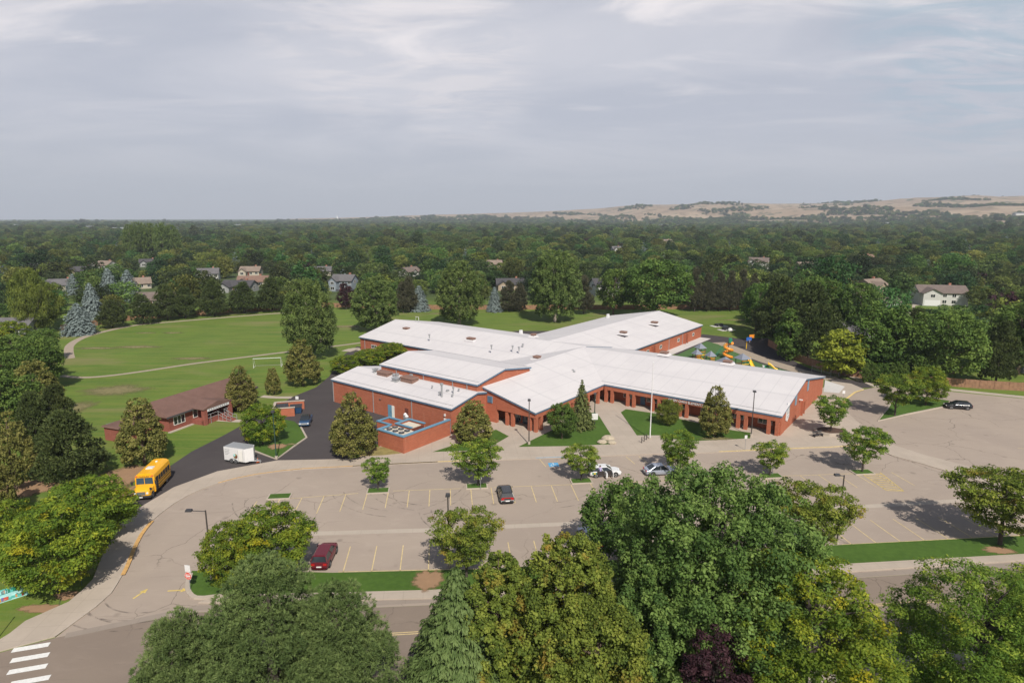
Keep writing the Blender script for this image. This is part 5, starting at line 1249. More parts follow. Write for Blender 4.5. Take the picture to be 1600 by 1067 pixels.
# teal painted mural panel on the grass, far left
a_, b_ = Vector(G(-16, 946)[:2]), Vector(G(46, 926)[:2]); hd = math.atan2((b_ - a_).y, (b_ - a_).x)
mu = tag(empty('mural_bench', ((a_.x + b_.x) / 2, (a_.y + b_.y) / 2, 0), hd), 'long teal painted bench with a colourful mural on the grass, far left', 'bench')
ln = (b_ - a_).length
m = MB(); m.box(-ln / 2, ln / 2, -.25, .35, .0, .55, 'aqua', .05); m.build('seat', mu, bevel=.03)
m = MB(); m.box(-ln / 2, ln / 2, .35, .5, .0, 1.0, 'teal', .02); m.box(ln / 2 - .15, ln / 2, -.25, .35, .0, 1.3, 'teal'); bb = m.build('backrest', mu, bevel=.03)
rr = random.Random(3); m = MB()
for i_ in range(16):
    x_ = rr.uniform(-ln / 2 + .2, ln / 2 - .4); m.box(x_, x_ + rr.uniform(.15, .5), -.275 - .002 * i_ * .5, -.24, .1 + rr.random() * .1, .3 + rr.random() * .2, rr.choice(['purple', 'white_paint', 'play_orange', 'skin', 'teal', 'red_paint', 'blue_sign']))
for i_ in range(12):
    x_ = rr.uniform(-ln / 2 + .2, ln / 2 - .4); m.box(x_, x_ + rr.uniform(.15, .4), .30, .346 - .002 * (i_ % 4), .6, .8 + rr.random() * .15, rr.choice(['purple', 'white_paint', 'aqua', 'skin', 'play_green']))
m.build('mural', mu)
g = G(2, 997); m = MB(); m.cyl(0, 0, 0, 3.0, .05, 'green_pole', 6); m.cyl(0, 0, 3.0, 3.1, .07, 'green_pole', 6); o = m.build('post'); o.location = (g[0] - .3, g[1], 0); tag(o, 'thin dark green post in the grass at the left pavement corner', 'post')

# ------------------------------------------------------------------ playground
def canopy_tower(px, py, s_, label, slide=None, zr=3.9):
    g = G(px, py, zr); e = tag(empty('play_tower', (g[0], g[1], 0), R(20)), label, 'play tower')
    m = MB(); r_ = 1.25 * s_
    r_ *= .85; zr += .0; m.add([(-r_, -r_, zr - 1.25), (r_, -r_, zr - 1.25), (r_, r_, zr - 1.25), (-r_, r_, zr - 1.25), (0, 0, zr)], [(0, 1, 4), (1, 2, 4), (2, 3, 4), (3, 0, 4), (0, 3, 2, 1)], 'play_grey'); m.build('canopy', e)
    for sx in (-1, 1):
        for sy in (-1, 1): m = MB(); m.cyl(sx * .75 * s_, sy * .75 * s_, 0, zr - 1.2, .09, 'green_pole' if slide != 'b' else 'play_brown', 8); m.build('post', e)
    m = MB(); m.box(-.8 * s_, .8 * s_, -.8 * s_, .8 * s_, 1.2, 1.32, 'play_yellow'); m.build('deck', e)
    m = MB()
    for k_ in range(6): m.box(-.75 * s_ + k_ * .28 * s_, -.68 * s_ + k_ * .28 * s_, -.80 * s_, -.76 * s_, 1.32, 2.1, 'play_orange' if s_ < 1.1 else 'play_green')
    m.box(-.8 * s_, .8 * s_, -.82 * s_, -.78 * s_, 2.1, 2.2, 'play_orange'); m.build('railing', e)
    if slide:
        m = MB(); pts = [(.8 * s_, 0, 1.3), (1.4 * s_, -.1, 1.1), (2.3 * s_, -.2, .45), (3.0 * s_, -.25, .2)]
        for sy in (-.28, .28): m.tube([(x, y + sy, z + .18) for x, y, z in pts], .06, 'play_yellow', 6)
        m.loft([[(x, y - .28, z), (x, y + .28, z), (x, y + .28, z + .05), (x, y - .28, z + .05)] for x, y, z in pts], 'play_yellow'); m.build('slide', e)
    return e
canopy_tower(1095, 536, 1.1, 'grey-roofed play tower at the far left of the playground', 'b', 4.3)
canopy_tower(1089.5, 545, .95, 'grey-roofed play tower with brown posts nearest the classroom wing', 'b', 3.7)
canopy_tower(1111, 548, 1.0, 'grey-roofed play tower in the middle of the playground', None, 3.8)
canopy_tower(1134, 557, 1.5, 'large grey-roofed play tower just behind the roof ridge', None, 4.4)
canopy_tower(1161, 552, 1.45, 'large grey-roofed play tower with dark posts on the right of the playground', None, 3.8)
g = G(1131, 558, .3); e = tag(empty('spiral_slide', (g[0] + 1, g[1], 0)), 'orange spiral slide with a green cap in the playground', 'slide')
m = MB(); m.cyl(0, 0, 0, 4.6, .1, 'green_pole', 8); m.build('pole', e)
m = MB(); pts = [(1.0 * math.cos(t), 1.0 * math.sin(t), 4.0 - t * .3) for t in np.linspace(0, 4 * math.pi, 36)]
m.tube(pts, .38, 'play_orange', 8); m.build('chute', e)
m = MB(); m.cyl(.6, .6, 4.0, 5.2, .6, 'play_green', 10, .45); m.build('cap', e)
m = MB()
for k_ in range(7): m.tube([(-3.6 + k_ * .45, -.4, .2 + k_ * .55), (-3.6 + k_ * .45, .4, .2 + k_ * .55)], .05, 'play_green', 6)
for sy in (-.4, .4): m.tube([(-3.8, sy, 0), (-.8, sy, 3.9)], .06, 'play_green', 6)
m.build('climber', e)
def slide2(px, py, label, rz, s_=1.0):
    g = G(px, py, 1.0); e = tag(empty('slide', (g[0], g[1], 0), rz), label, 'slide')
    m = MB(); pts = [(-1.2, 0, 2.0), (-.6, 0, 1.8), (.8, 0, .6), (1.6, 0, .25)]; pts = [(x * s_, y, z * s_) for x, y, z in pts]
    m.loft([[(x, -.4, z), (x, .4, z), (x, .45, z + .3), (x, .35, z + .08), (x, -.35, z + .08), (x, -.45, z + .3)] for x, y, z in pts], 'play_yellow'); m.build('chute', e)
    m = MB(); m.box(-1.35 * s_, -1.15 * s_, -.5, .5, 2.0 * s_, 2.7 * s_, 'play_yellow'); m.build('hood', e)
    for sy in (-.4, .4): m = MB(); m.cyl(-1.2 * s_, sy, 0, 2.0 * s_, .06, 'green_pole', 6); m.build('post', e)
slide2(1173, 568, 'short bright yellow slide beside the right-hand play tower', R(-80), .85)
slide2(1207, 573, 'long yellow slide at the right end of the playground', R(-25), .75)
g = G(1196, 573, .8); e = tag(empty('spring_rider', (g[0], g[1], 0), .4), 'small green and white spring rider beside the long yellow slide', 'spring rider')
m = MB(); m.tube([(-.8, 0, .7), (.8, 0, .9)], .22, 'play_green', 8); m.cyl(0, 0, 0, .7, .12, 'dark_metal', 8); m.build('body', e); m = MB(); m.cyl(-.7, 0, .8, 1.2, .28, 'white_paint', 10); m.build('seat', e)
def hoop(px, yb, yt, label, mat, pmat):
    g = G(px, yb); h = height(px, yb, yt); e = tag(empty('basketball_hoop', (g[0], g[1], 0), R(200)), label, 'basketball hoop')
    m = MB(); m.tube([(0, 0, 0), (0, 0, h - .8), (0, .8, h - .4)], .11, pmat, 8); m.build('pole', e)
    m = MB(); m.box(-.9, .9, .8, .86, h - 1.0, h, mat); m.build('backboard', e)
    m = MB(); m.tube([(.23 * math.cos(t), 1.12 + .23 * math.sin(t), h - .85) for t in np.linspace(0, 2 * math.pi, 13)], .02, 'play_orange', 5); m.build('hoop', e)
hoop(1166, 545, 526, 'basketball hoop with blue board and yellow post', 'play_blue', 'play_yellow')
hoop(1171, 535, 522, 'basketball hoop with orange board beyond the blue one', 'play_orange', 'grey_metal')
# white picnic tables on the back lawn
for px, py, lab in ((1123, 509.5, 'white table set on the back lawn, farther from the camera'), (1135, 515.5, 'white table set on the back lawn, nearer the playground')):
    g = G(px, py); e = tag(empty('picnic_table', (g[0], g[1], 0), .3), lab, 'picnic table')
    m = MB(); m.box(-2.6, 2.6, -1.6, 1.6, 0, .06, 'white_concrete'); m.build('pad', e)
    m = MB(); m.box(-1.4, 1.4, -.5, .5, .75, .85, 'dark_metal'); m.build('table_top', e)
    for y_ in (-1, 1): m = MB(); m.box(-1.4, 1.4, y_ - .15, y_ + .15, .42, .48, 'dark_metal'); m.build('seat', e)
    m = MB(); m.box(-1.0, -.9, -1, 1, .06, .75, 'dark_metal'); m.box(.9, 1.0, -1, 1, .06, .75, 'dark_metal'); m.build('leg', e)
g = G(1141, 513, 1); m = MB(); rings = [[(.8 * rr_ * math.cos(t), .8 * rr_ * math.sin(t), z_ * .7) for t in np.linspace(0, 2 * math.pi, 14, endpoint=False)] for z_, rr_ in ((0, 1), (.7, 1), (1.3, .75), (1.6, .3))]; m.loft(rings, 'white_paint'); o = m.build('play_dome', smooth=True); o.location = (g[0], g[1], 0); tag(o, 'white dome beside the tables on the back lawn', 'play dome')
# chain link gate and rails at the end of the back drive
e = tag(empty('chain_link_gate', (0, 0, 0)), 'grey chain-link fence and gate across the back drive', 'fence')
pts = [G(*p) for p in ((1268, 583), (1298, 590), (1322, 587.5), (1326, 580))]
m = MB()
for a, b in zip(pts, pts[1:]):
    a, b = Vector(a), Vector(b); n_ = max(2, int((b - a).length / 2.4))
    for k_ in range(n_ + 1): p = a.lerp(b, k_ / n_); m.cyl(p.x, p.y, 0, 1.9, .04, 'grey_metal', 6)
    for z_ in (.1, 1.0, 1.85): m.tube([(a.x, a.y, z_), (b.x, b.y, z_)], .025, 'grey_metal', 5)
m.build('frame', e)
m = MB()
for a, b in zip(pts, pts[1:]):
    a, b = Vector(a), Vector(b); L2 = (b - a).length; n_ = int(L2 / .35)
    for k_ in range(n_):
        p = a.lerp(b, k_ / n_); q = a.lerp(b, min(1, (k_ + 3) / n_))
        m.tube([(p.x, p.y, .1), (q.x, q.y, 1.85)], .008, 'grey_metal', 3, False); m.tube([(q.x, q.y, .1), (p.x, p.y, 1.85)], .008, 'grey_metal', 3, False)
m.build('mesh', e)

# ------------------------------------------------------------------ wooden fences round the field
def fence(pts, label, h=1.85):
    e = tag(empty('wood_fence', (*pts[0][:2], 0)), label, 'fence'); o0 = Vector((*pts[0][:2], 0))
    m = MB(); mp = MB(); rr = random.Random(len(label))
    for a, b in zip(pts, pts[1:]):
        a, b = Vector(a) - o0, Vector(b) - o0; a.z = b.z = 0; d = (b - a); n_ = max(1, int(d.length / 2.4)); u_ = d.normalized(); q = Vector((-u_.y, u_.x, 0))
        for k_ in range(n_):
            p0_, p1_ = a.lerp(b, k_ / n_), a.lerp(b, (k_ + 1) / n_)
            for j in range(4):
                s0, s1 = p0_.lerp(p1_, j / 4 + .004), p0_.lerp(p1_, (j + 1) / 4 - .004); hh = h + rr.uniform(-.04, .04)
                m.add([s0 - q * .02, s1 - q * .02, s1 + q * .02, s0 + q * .02] + [v_ + Vector((0, 0, hh)) for v_ in (s0 - q * .02, s1 - q * .02, s1 + q * .02, s0 + q * .02)], [(0, 1, 5, 4), (1, 2, 6, 5), (2, 3, 7, 6), (3, 0, 4, 7), (4, 5, 6, 7)], 'wood_fence')
            mp.box(p0_.x - .06, p0_.x + .06, p0_.y - .06, p0_.y + .06, 0, h + .08, 'wood_fence')
    m.build('panel', e); mp.build('post', e)
fence([G(*p) for p in ((96, 517), (160, 507), (210, 500), (300, 493), (440, 483.5))], 'orange-brown board fence along the left end of the playing field')
fence([G(*p) for p in ((500, 480), (560, 481), (700, 484))], 'orange-brown board fence behind the tall trees at the middle of the field')
fence([G(*p) for p in ((700, 484), (950, 483.5), (1070, 483), (1190, 484))], 'orange-brown board fence behind the back lawn')
fence([G(*p) for p in ((1200, 540), (1240, 562), (1290, 580), (1330, 589), (1400, 597), (1530, 607), (1600, 611), (1700, 622))], 'orange-brown board fence behind the right-hand car park')
# ------------------------------------------------------------------ foliage
def unit_rows(a): return a / np.maximum(1e-6, np.linalg.norm(a, axis=1, keepdims=True))
def rand_dirs(rng, n):
    return unit_rows(rng.normal(size=(n, 3)))
class Leaves:
    def __init__(s): s.P, s.N, s.T, s.L, s.A, s.tone = [], [], [], [], [], []
    def add(s, P, N, T, L, A, tone):
        n = len(P); s.P.append(P); s.N.append(N); s.T.append(T)
        s.L.append(np.broadcast_to(L, n).astype(float)); s.A.append(np.broadcast_to(A, n).astype(float)); s.tone.append(np.broadcast_to(tone, n).astype(float))
    def mesh(s, name, mats, extra=None):
        P = np.concatenate(s.P); N_ = unit_rows(np.concatenate(s.N)); T = np.concatenate(s.T); L = np.concatenate(s.L)[:, None]; A = np.concatenate(s.A)[:, None]; tone = np.concatenate(s.tone)
        T = unit_rows(T - N_ * (T * N_).sum(1, keepdims=True) + 1e-5); B = np.cross(N_, T)
        n = len(P)
        V = np.empty((n, 4, 3)); V[:, 0] = P - T * L * .5; V[:, 1] = P - B * L * A * .5 + N_ * L * .08; V[:, 2] = P + T * L * .5; V[:, 3] = P + B * L * A * .5 + N_ * L * .08
        ev, ef, em = extra if extra else ([], [], [])
        ne = len(ev); V = V.reshape(-1, 3)
        if ne: V = np.concatenate([V, np.array(ev, float)])
        me = bpy.data.meshes.new(name); me.vertices.add(len(V)); me.vertices.foreach_set('co', V.astype(np.float32).ravel())
        lv = np.arange(n * 4, dtype=np.int32); st = np.arange(n, dtype=np.int32) * 4; mi = np.zeros(n, np.int32)
        if ef:
            el = np.array([i + n * 4 for f in ef for i in f], np.int32); lens = [len(f) for f in ef]
            es = n * 4 + np.concatenate([[0], np.cumsum(lens)[:-1]]); lv = np.concatenate([lv, el]); st = np.concatenate([st, es.astype(np.int32)]); mi = np.concatenate([mi, np.array(em, np.int32)])
        me.loops.add(len(lv)); me.loops.foreach_set('vertex_index', lv); me.polygons.add(len(st)); me.polygons.foreach_set('loop_start', st)
        me.polygons.foreach_set('material_index', mi)
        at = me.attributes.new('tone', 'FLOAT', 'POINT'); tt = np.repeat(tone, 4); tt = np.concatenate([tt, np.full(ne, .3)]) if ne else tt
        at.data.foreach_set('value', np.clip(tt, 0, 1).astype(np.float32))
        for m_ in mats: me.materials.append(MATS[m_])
        me.update(calc_edges=True)
        return me

def fill_clumps(Lv, rng, C, rc, per, leaf, asp=.6, fz=.8, up=.45, tone=None, droop=0.0, surf=.55):
    """C: clump centres, rc: their radii; leaves sit in the outer part of every clump"""
    n = np.maximum(3, (per * (rc / rc.mean()) ** 2)).astype(int)
    idx = np.repeat(np.arange(len(C)), n); m = len(idx)
    d = rand_dirs(rng, m); d[:, 2] = np.where(d[:, 2] < -.35, -d[:, 2] * .8, d[:, 2]); d = unit_rows(d)
    r = rc[idx] * (surf + (1 - surf) * rng.random(m) ** .6) * (1 + .18 * rng.normal(size=m))
    P = C[idx] + d * r[:, None] * np.array([1, 1, fz])
    N_ = d * .55 + np.array([0, 0, up]) + rng.normal(size=(m, 3)) * .45
    T = rand_dirs(rng, m) + np.array([0, 0, -droop])
    ct = rng.random(len(C)) if tone is None else tone
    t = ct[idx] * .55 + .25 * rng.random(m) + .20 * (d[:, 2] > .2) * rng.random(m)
    Lv.add(P, N_, T, leaf * (.5 + 1.0 * rng.random(m) ** 1.6), asp, t)

def envelope(kind, t):
    if kind == 'round': return np.sqrt(np.clip(1 - (2 * t - .92) ** 2 / 1.15, .02, 1))
    if kind == 'linden': return np.clip(np.where(t < .25, .80 + .8 * t, 1.0 * (1 - (np.maximum(t, .25) - .25) / .79) ** .60), .05, 1)
    if kind == 'vase': return np.clip(.45 + .75 * t, 0, 1) * np.clip((1.04 - t) / .30, .05, 1) ** .5
    if kind == 'tall': return np.clip(np.sin(np.clip(t * .86 + .14, 0, 1) * math.pi) ** .55, .08, 1)
    if kind == 'cone': return np.clip(1 - t, .03, 1) ** .85
    if kind == 'pine': return np.clip(np.where(t < .2, .75 + t, (1 - (t - .2) / .82) ** .7), .06, 1)
    return np.ones_like(t)

def crown_mesh(name, kind, seed, R_, H_, z0, nc, per, leaf, mat, rcf=.26, fz=.8, asp=.6, up=.45, jit=.13, inner=.25, gaps=0.0, droop=0., wob=.18, extra=None, mats2=()):
    rng = np.random.default_rng(seed); Lv = Leaves()
    k_ = int(nc * 2.2); t = rng.random(k_); e = envelope(kind, t); keep = rng.random(k_) < e ** 1.0; t = t[keep][:nc]; e = e[keep][:nc]; n = len(t)
    th_ = np.arange(n) * 2.39996 + rng.random(n) * .9
    lob = 1 + wob * np.sin(th_ * 2 + seed) + wob * .7 * np.sin(th_ * 3 + seed * 2.1 + t * 4) + rng.normal(size=n) * jit
    inn = rng.random(n) < inner
    rr = e * R_ * lob * np.where(inn, .25 + .4 * rng.random(n), .80)
    C = np.stack([rr * np.cos(th_), rr * np.sin(th_), z0 + t * (H_ - z0) * (1 + .03 * rng.normal(size=n))], 1)
    rc = R_ * rcf * (.65 + .7 * rng.random(n)) * (.55 + .45 * e)
    if gaps > 0:
        g_ = rng.random(n) > gaps; C, rc = C[g_], rc[g_]
    C[:, 2] = np.minimum(C[:, 2], H_ - rc * fz * .8)
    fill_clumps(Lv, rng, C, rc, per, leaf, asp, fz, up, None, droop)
    return Lv.mesh(name, (mat,) + tuple(mats2), extra), C

def pine_mesh(name, seed, R_, H_, z0, nc, tufts, blades, bl, mat, kind='pine', rcf=.2, wid=.16):
    """a pine: branch pads covered in upright tufts of needles"""
    rng = np.random.default_rng(seed); Lv = Leaves()
    t = rng.random(nc * 2); e = envelope(kind, t); keep = rng.random(nc * 2) < e; t = t[keep][:nc]; e = e[keep][:nc]; n = len(t)
    th_ = np.arange(n) * 2.39996 + rng.random(n)
    lob = 1 + .10 * np.sin(th_ * 3 + seed) + rng.normal(size=n) * .07
    rr = e * R_ * lob * np.where(rng.random(n) < .25, .5, .70 + .27 * rng.random(n))
    C = np.stack([rr * np.cos(th_), rr * np.sin(th_), z0 + t * (H_ - z0)], 1); rc = R_ * rcf * (.6 + .7 * rng.random(n))
    C[:, 2] = np.minimum(C[:, 2], H_ - rc * .7)
    m = np.maximum(4, (tufts * (rc / rc.mean()) ** 2)).astype(int); idx = np.repeat(np.arange(n), m); k_ = len(idx)
    d = rand_dirs(rng, k_); d[:, 2] = np.abs(d[:, 2]) * 1.0 - .25; d = unit_rows(d)
    P = C[idx] + d * (rc[idx] * (.80 + .25 * rng.random(k_)))[:, None] * np.array([1, 1, .85])
    out = unit_rows(C * np.array([1, 1, 0]) + 1e-4)[idx]
    ax = unit_rows(d * .45 + out * .35 + np.array([0, 0, .70]) + rng.normal(size=(k_, 3)) * .15)
    j = np.repeat(np.arange(k_), blades); q = len(j)
    bd = unit_rows(ax[j] * .75 + rng.normal(size=(q, 3)) * .48)
    L = bl * (.6 + .6 * rng.random(k_))[j]
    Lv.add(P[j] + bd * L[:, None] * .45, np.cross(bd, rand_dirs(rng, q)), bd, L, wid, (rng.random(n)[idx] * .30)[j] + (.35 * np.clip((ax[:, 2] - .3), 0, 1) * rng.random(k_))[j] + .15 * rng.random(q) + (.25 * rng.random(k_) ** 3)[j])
    return Lv.mesh(name, (mat,)), C

def spruce_mesh(name, seed, R_, H_, z0, levels, nb, per, leaf, mat, lift=.1, hang=.7, wid=.35, pw=.85):
    rng = np.random.default_rng(seed); Lv = Leaves()
    for i_ in range(levels):
        t = (i_ + .5 * rng.random()) / levels; z = z0 + (H_ - z0) * t; Lb = R_ * max(.04, (1 - t)) ** pw
        k_ = max(4, int(nb * (.45 + .55 * (1 - t))))
        for j in range(k_):
            a = 2 * math.pi * (j + rng.random() * .6) / k_ + i_ * 1.1; ln_ = Lb * (.8 + .3 * rng.random())
            dr = np.array([math.cos(a), math.sin(a), 0]); sd = np.array([-dr[1], dr[0], 0]); n = max(6, int(per * ln_ / R_))
            s = rng.random(n) ** .7; w_ = (1 - s) * .22 * ln_ + .06 * ln_
            side = rng.normal(size=n) * w_ * .7
            P = dr[None] * (s * ln_)[:, None] + sd[None] * side[:, None]; P[:, 2] = z + lift * s * ln_ * 1.2 - .42 * s ** 2 * ln_ * .6 - np.abs(side) * .25 - rng.random(n) * leaf * .5
            T = dr[None] * .6 + sd[None] * np.sign(side)[:, None] * .35 + np.array([0, 0, -hang]) + rng.normal(size=(n, 3)) * .25
            N_ = dr[None] * .7 + np.array([0, 0, .6]) + rng.normal(size=(n, 3)) * .35
            Lv.add(P, N_, T, leaf * (.7 + .6 * rng.random(n)), wid, .25 * rng.random(n) + .55 * s + .2 * rng.random())
    return Lv.mesh(name, (mat,)), None

def trunk_mesh(mb, H_, r0, seed, C=None, mat='bark', nl=8, ztop=.75, z1=None):
    rr = random.Random(seed); top = H_ * ztop
    pts = [(0, 0, -.1), (rr.uniform(-.1, .1), rr.uniform(-.1, .1), top * .4), (rr.uniform(-.25, .25), rr.uniform(-.25, .25), top * .75), (rr.uniform(-.3, .3), rr.uniform(-.3, .3), top)]
    mb.tube(pts, [r0 * 1.25, r0 * .85, r0 * .5, r0 * .15], mat, 8)
    if C is not None and len(C):
        idx = [rr.randrange(len(C)) for _ in range(nl)]
        for i_ in idx:
            c_ = C[i_]; hz = math.hypot(c_[0], c_[1]); zs = max(top * .18, min(top * .8, c_[2] - hz * .75)); mid = (c_[0] * .45, c_[1] * .45, zs + (c_[2] - zs) * .6)
            mb.tube([(0, 0, zs), mid, tuple(c_)], [r0 * .42, r0 * .25, r0 * .08], mat, 5)
    return mb

PROTO = {}
def proto(key):
    """crown mesh, trunk mesh, nominal radius and height of every kind of tree"""
    if key in PROTO: return PROTO[key]
    kind, var = key.rsplit('_', 1); s_ = 100 + int(var) * 17 + sum(map(ord, kind)) % 97
    if kind == 'linden': R_, H_ = 4.0, 9; me, C = crown_mesh('crown', 'linden', s_, R_, H_, .9, 330, 50, .27, 'leaf_linden', .13, .95, .75, .25, .04, .20, wob=.05); bark = 'bark'; r0 = .22
    elif kind == 'locust': R_, H_ = 4.0, 6.5; me, C = crown_mesh('crown', 'vase', s_, R_, H_, 1.7, 170, 80, .25, 'leaf_locust', .155, .55, .6, .6, .14, .25, .08, .3, wob=.16); bark = 'bark_dark'; r0 = .14
    elif kind == 'locusty': R_, H_ = 4.0, 6.5; me, C = crown_mesh('crown', 'round', s_, R_, H_, .9, 260, 100, .24, 'leaf_locust_yellow', .15, .6, .5, .6, .10, .2, .04, .3, wob=.09); bark = 'bark_dark'; r0 = .16
    elif kind == 'rusty': R_, H_ = 4.0, 6.8; me, C = crown_mesh('crown', 'vase', s_, R_, H_, 1.6, 210, 110, .21, 'leaf_rusty_locust', .155, .55, .6, .6, .14, .25, .06, .3, wob=.16); bark = 'bark_dark'; r0 = .15
    elif kind == 'maple': R_, H_ = 5.0, 10; me, C = crown_mesh('crown', 'round', s_, R_, H_, 1.6, 210, 75, .36, 'leaf_maple', .19, .85, .7, .4, .08, .22, .03); bark = 'bark'; r0 = .25
    elif kind == 'cotton': R_, H_ = 8.5, 20; me, C = crown_mesh('crown', 'tall', s_, R_, H_, 1.8, 800, 60, .42, 'leaf_cottonwood', .085, 1.5, .7, .3, .12, .22, .06, wob=.12); bark = 'bark_pale'; r0 = .5
    elif kind == 'pine': R_, H_ = 4.5, 10; me, C = pine_mesh('crown', s_, R_, H_, 1.0, 150, 22, 5, .55, 'needle_pine', wid=.3); bark = 'bark_dark'; r0 = .22
    elif kind == 'brownpine': R_, H_ = 3.8, 11; me, C = pine_mesh('crown', s_, R_, H_, 1.0, 150, 22, 5, .50, 'needle_brown_pine', wid=.3); bark = 'bark_dark'; r0 = .2
    elif kind == 'blue': R_, H_ = 3.6, 9.5; me, C = spruce_mesh('crown', s_, R_ * 1.12, H_, .3, 22, 20, 60, .46, 'needle_blue', .15, .4, .45, .62); bark = 'bark_dark'; r0 = .2
    elif kind == 'spruce': R_, H_ = 2.6, 9; me, C = spruce_mesh('crown', s_, R_, H_, .4, 24, 16, 50, .36, 'needle_pine', .12, .5, .4); bark = 'bark_dark'; r0 = .18
    elif kind == 'purple': R_, H_ = 3.6, 7; me, C = crown_mesh('crown', 'round', s_, R_, H_, 1.2, 140, 60, .34, 'leaf_purple', .2, .85, .7); bark = 'bark_dark'; r0 = .16
    elif kind == 'yellow': R_, H_ = 4.5, 9; me, C = crown_mesh('crown', 'round', s_, R_, H_, 1.0, 200, 55, .42, 'leaf_yellow', .18, .7, .8); bark = 'bark'; r0 = .2
    elif kind == 'willow': R_, H_ = 7, 11; me, C = crown_mesh('crown', 'round', s_, R_, H_, 1.0, 240, 75, .6, 'leaf_willow', .17, .9, .3, .25, droop=1.2); bark = 'bark'; r0 = .4
    elif kind == 'columnar': R_, H_ = 1.8, 8; me, C = crown_mesh('crown', 'tall', s_, R_, H_, .3, 150, 55, .28, 'leaf_maple', .28, 1.1, .6, .3); bark = 'bark'; r0 = .14
    if C is not None and kind in ('pine', 'brownpine'): nl = 6
    else: nl = 9
    tm = MB(); trunk_mesh(tm, H_, r0, s_, C, bark, nl, .78 if C is not None else .96)
    to = tm.build('trunk'); tme = to.data; bpy.data.objects.remove(to)
    PROTO[key] = (me, tme, R_, H_)
    return PROTO[key]
def tree(kind, x, y, h, r, label, cat='tree', group=None, z=0.0, rot=None, name=None):
    me, tme, R_, H_ = proto(kind); rr = random.Random(int(x * 31 + y * 7))
    nm = name or {'linden': 'linden_tree', 'locust': 'locust_tree', 'locusty': 'locust_tree', 'rusty': 'locust_tree', 'maple': 'broadleaf_tree', 'cotton': 'cottonwood_tree', 'pine': 'pine_tree', 'brownpine': 'pine_tree', 'blue': 'blue_spruce', 'spruce': 'spruce_tree', 'purple': 'plum_tree', 'yellow': 'catalpa_tree', 'willow': 'willow_tree', 'columnar': 'columnar_tree'}[kind.rsplit('_', 1)[0]]
    e = tag(empty(nm, (x, y, z), rr.uniform(0, 6.28) if rot is None else rot), label, cat, group); k_ = 1.0 if kind[:4] in ('blue', 'spru') else .86
    e.scale = (r * k_ / R_, r * k_ / R_, h / H_ * (1.0 if k_ == 1 else .97))
    for n_, m_ in (('crown', me), ('trunk', tme)):
        o = bpy.data.objects.new(n_, m_); COL.objects.link(o); o.parent = e
    return e
def ptree(kind, px, yb, yt, x0, x1, label, group=None, z=0.0, rot=None, hs=1.0):
    """a tree surveyed in the photo: foot at (px, yb), top at yt, crown from x0 to x1"""
    g = G(px, yb); h = height(px, yb, yt) * hs; dep = g[1] * CP + (CAMH - h / 2) * SP
    return tree(kind, g[0], g[1], h, (x1 - x0) / 2 / FPX * dep, label, z=z, group=group, rot=rot)

# ---- trees of the school grounds, one by one
ptree('linden_0', 226, 724, 619, 180, 273, 'large dense brown-green tree just behind the yellow bus')
ptree('linden_1', 379, 641, 570, 346, 412, 'dense brown-green tree at the right end of the brown-roofed cottage')
ptree('linden_0', 428, 616, 573, 411, 444, 'small round dark tree beyond the blue-capped bin enclosure')
ptree('linden_1', 474, 602, 528, 440, 509, 'dense brown-green tree on the lawn at the foot of the tall cottonwood')
ptree('locusty_0', 411, 694, 630, 372, 449, 'spreading yellow-green tree on the grass island in the dark drive')
ptree('linden_1', 553, 712, 613, 502, 601, 'large dense brown-green tree left of the brick yard wall', rot=1.0)
ptree('linden_0', 739, 692, 624, 699, 780, 'wide brown-green tree against the front gable of the school', rot=2.2)
ptree('linden_1', 1116, 682, 602, 1082, 1150, 'pointed dense olive tree in front of the east colonnade', z=.1, rot=3.0)
ptree('spruce_0', 908, 670, 593, 886, 932, 'slim dark spruce on the entrance lawn', z=.1)
ptree('maple_0', 878, 686, 630, 853, 906, 'low soft green tree leaning against the entrance spruce', z=.1)
ptree('willow_0', 1044, 665, 624, 1022, 1064, 'small weeping tree in front of the school name', z=.1)
for i_, (px, yb, yt, x0, x1, lab) in enumerate([(591, 767, 716, 566, 618, 'smallest kerbside tree, second planter from the left'), (747, 760, 690, 702, 798, 'broad kerbside tree in front of the brick yard wall'), (908, 752, 696, 877, 946, 'kerbside tree beside the white car with open doors'), (1058, 745, 675, 1020, 1098, 'full kerbside tree over the silver-blue sedan'), (1203, 744, 691, 1174, 1241, 'small open kerbside tree right of the flagpole lawn'), (1347, 738, 667, 1309, 1395, 'kerbside tree by the yellow hatched bay')]):
    ptree(('locust_1', 'locust_2', 'locust_0', 'locust_1', 'locust_2', 'locust_0')[i_], px, yb, yt, x0, x1, lab, z=.1, rot=i_ * 1.3)
ptree('locust_2', 1297, 679, 622, 1265, 1333, 'spreading tree growing out of the octagonal planter', z=.3)
ptree('locust_0', 1398, 650, 583, 1362, 1440, 'left green tree on the right car park island', z=.1); ptree('locusty_0', 1446, 634, 572, 1416, 1484, 'brighter green tree at the far tip of the car park island', z=.1)
ptree('rusty_0', 729, 903, 797, 657, 782, 'small spreading tree on the verge left of the foreground trees', z=.1)
ptree('rusty_1', 1562, 852, 736, 1468, 1648, 'wide tree on the verge at the right edge casting a long shadow', z=.1, rot=4.0)
ptree('rusty_0', 1265, 868, 757, 1192, 1338, 'rusty-topped tree on the verge behind the right foreground maple', z=.1, rot=2.0)
ptree('maple_1', 968, 880, 752, 900, 1032, 'dark green tree on the verge shading the hidden silver SUV', z=.1)
ptree('locusty_0', 368, 922, 815, 316, 424, 'left yellow-green tree of the pair on the exit island', z=.1, rot=1.5)
ptree('locusty_1', 428, 905, 790, 350, 495, 'right yellow-green tree of the pair on the exit island', z=.1, rot=.4)
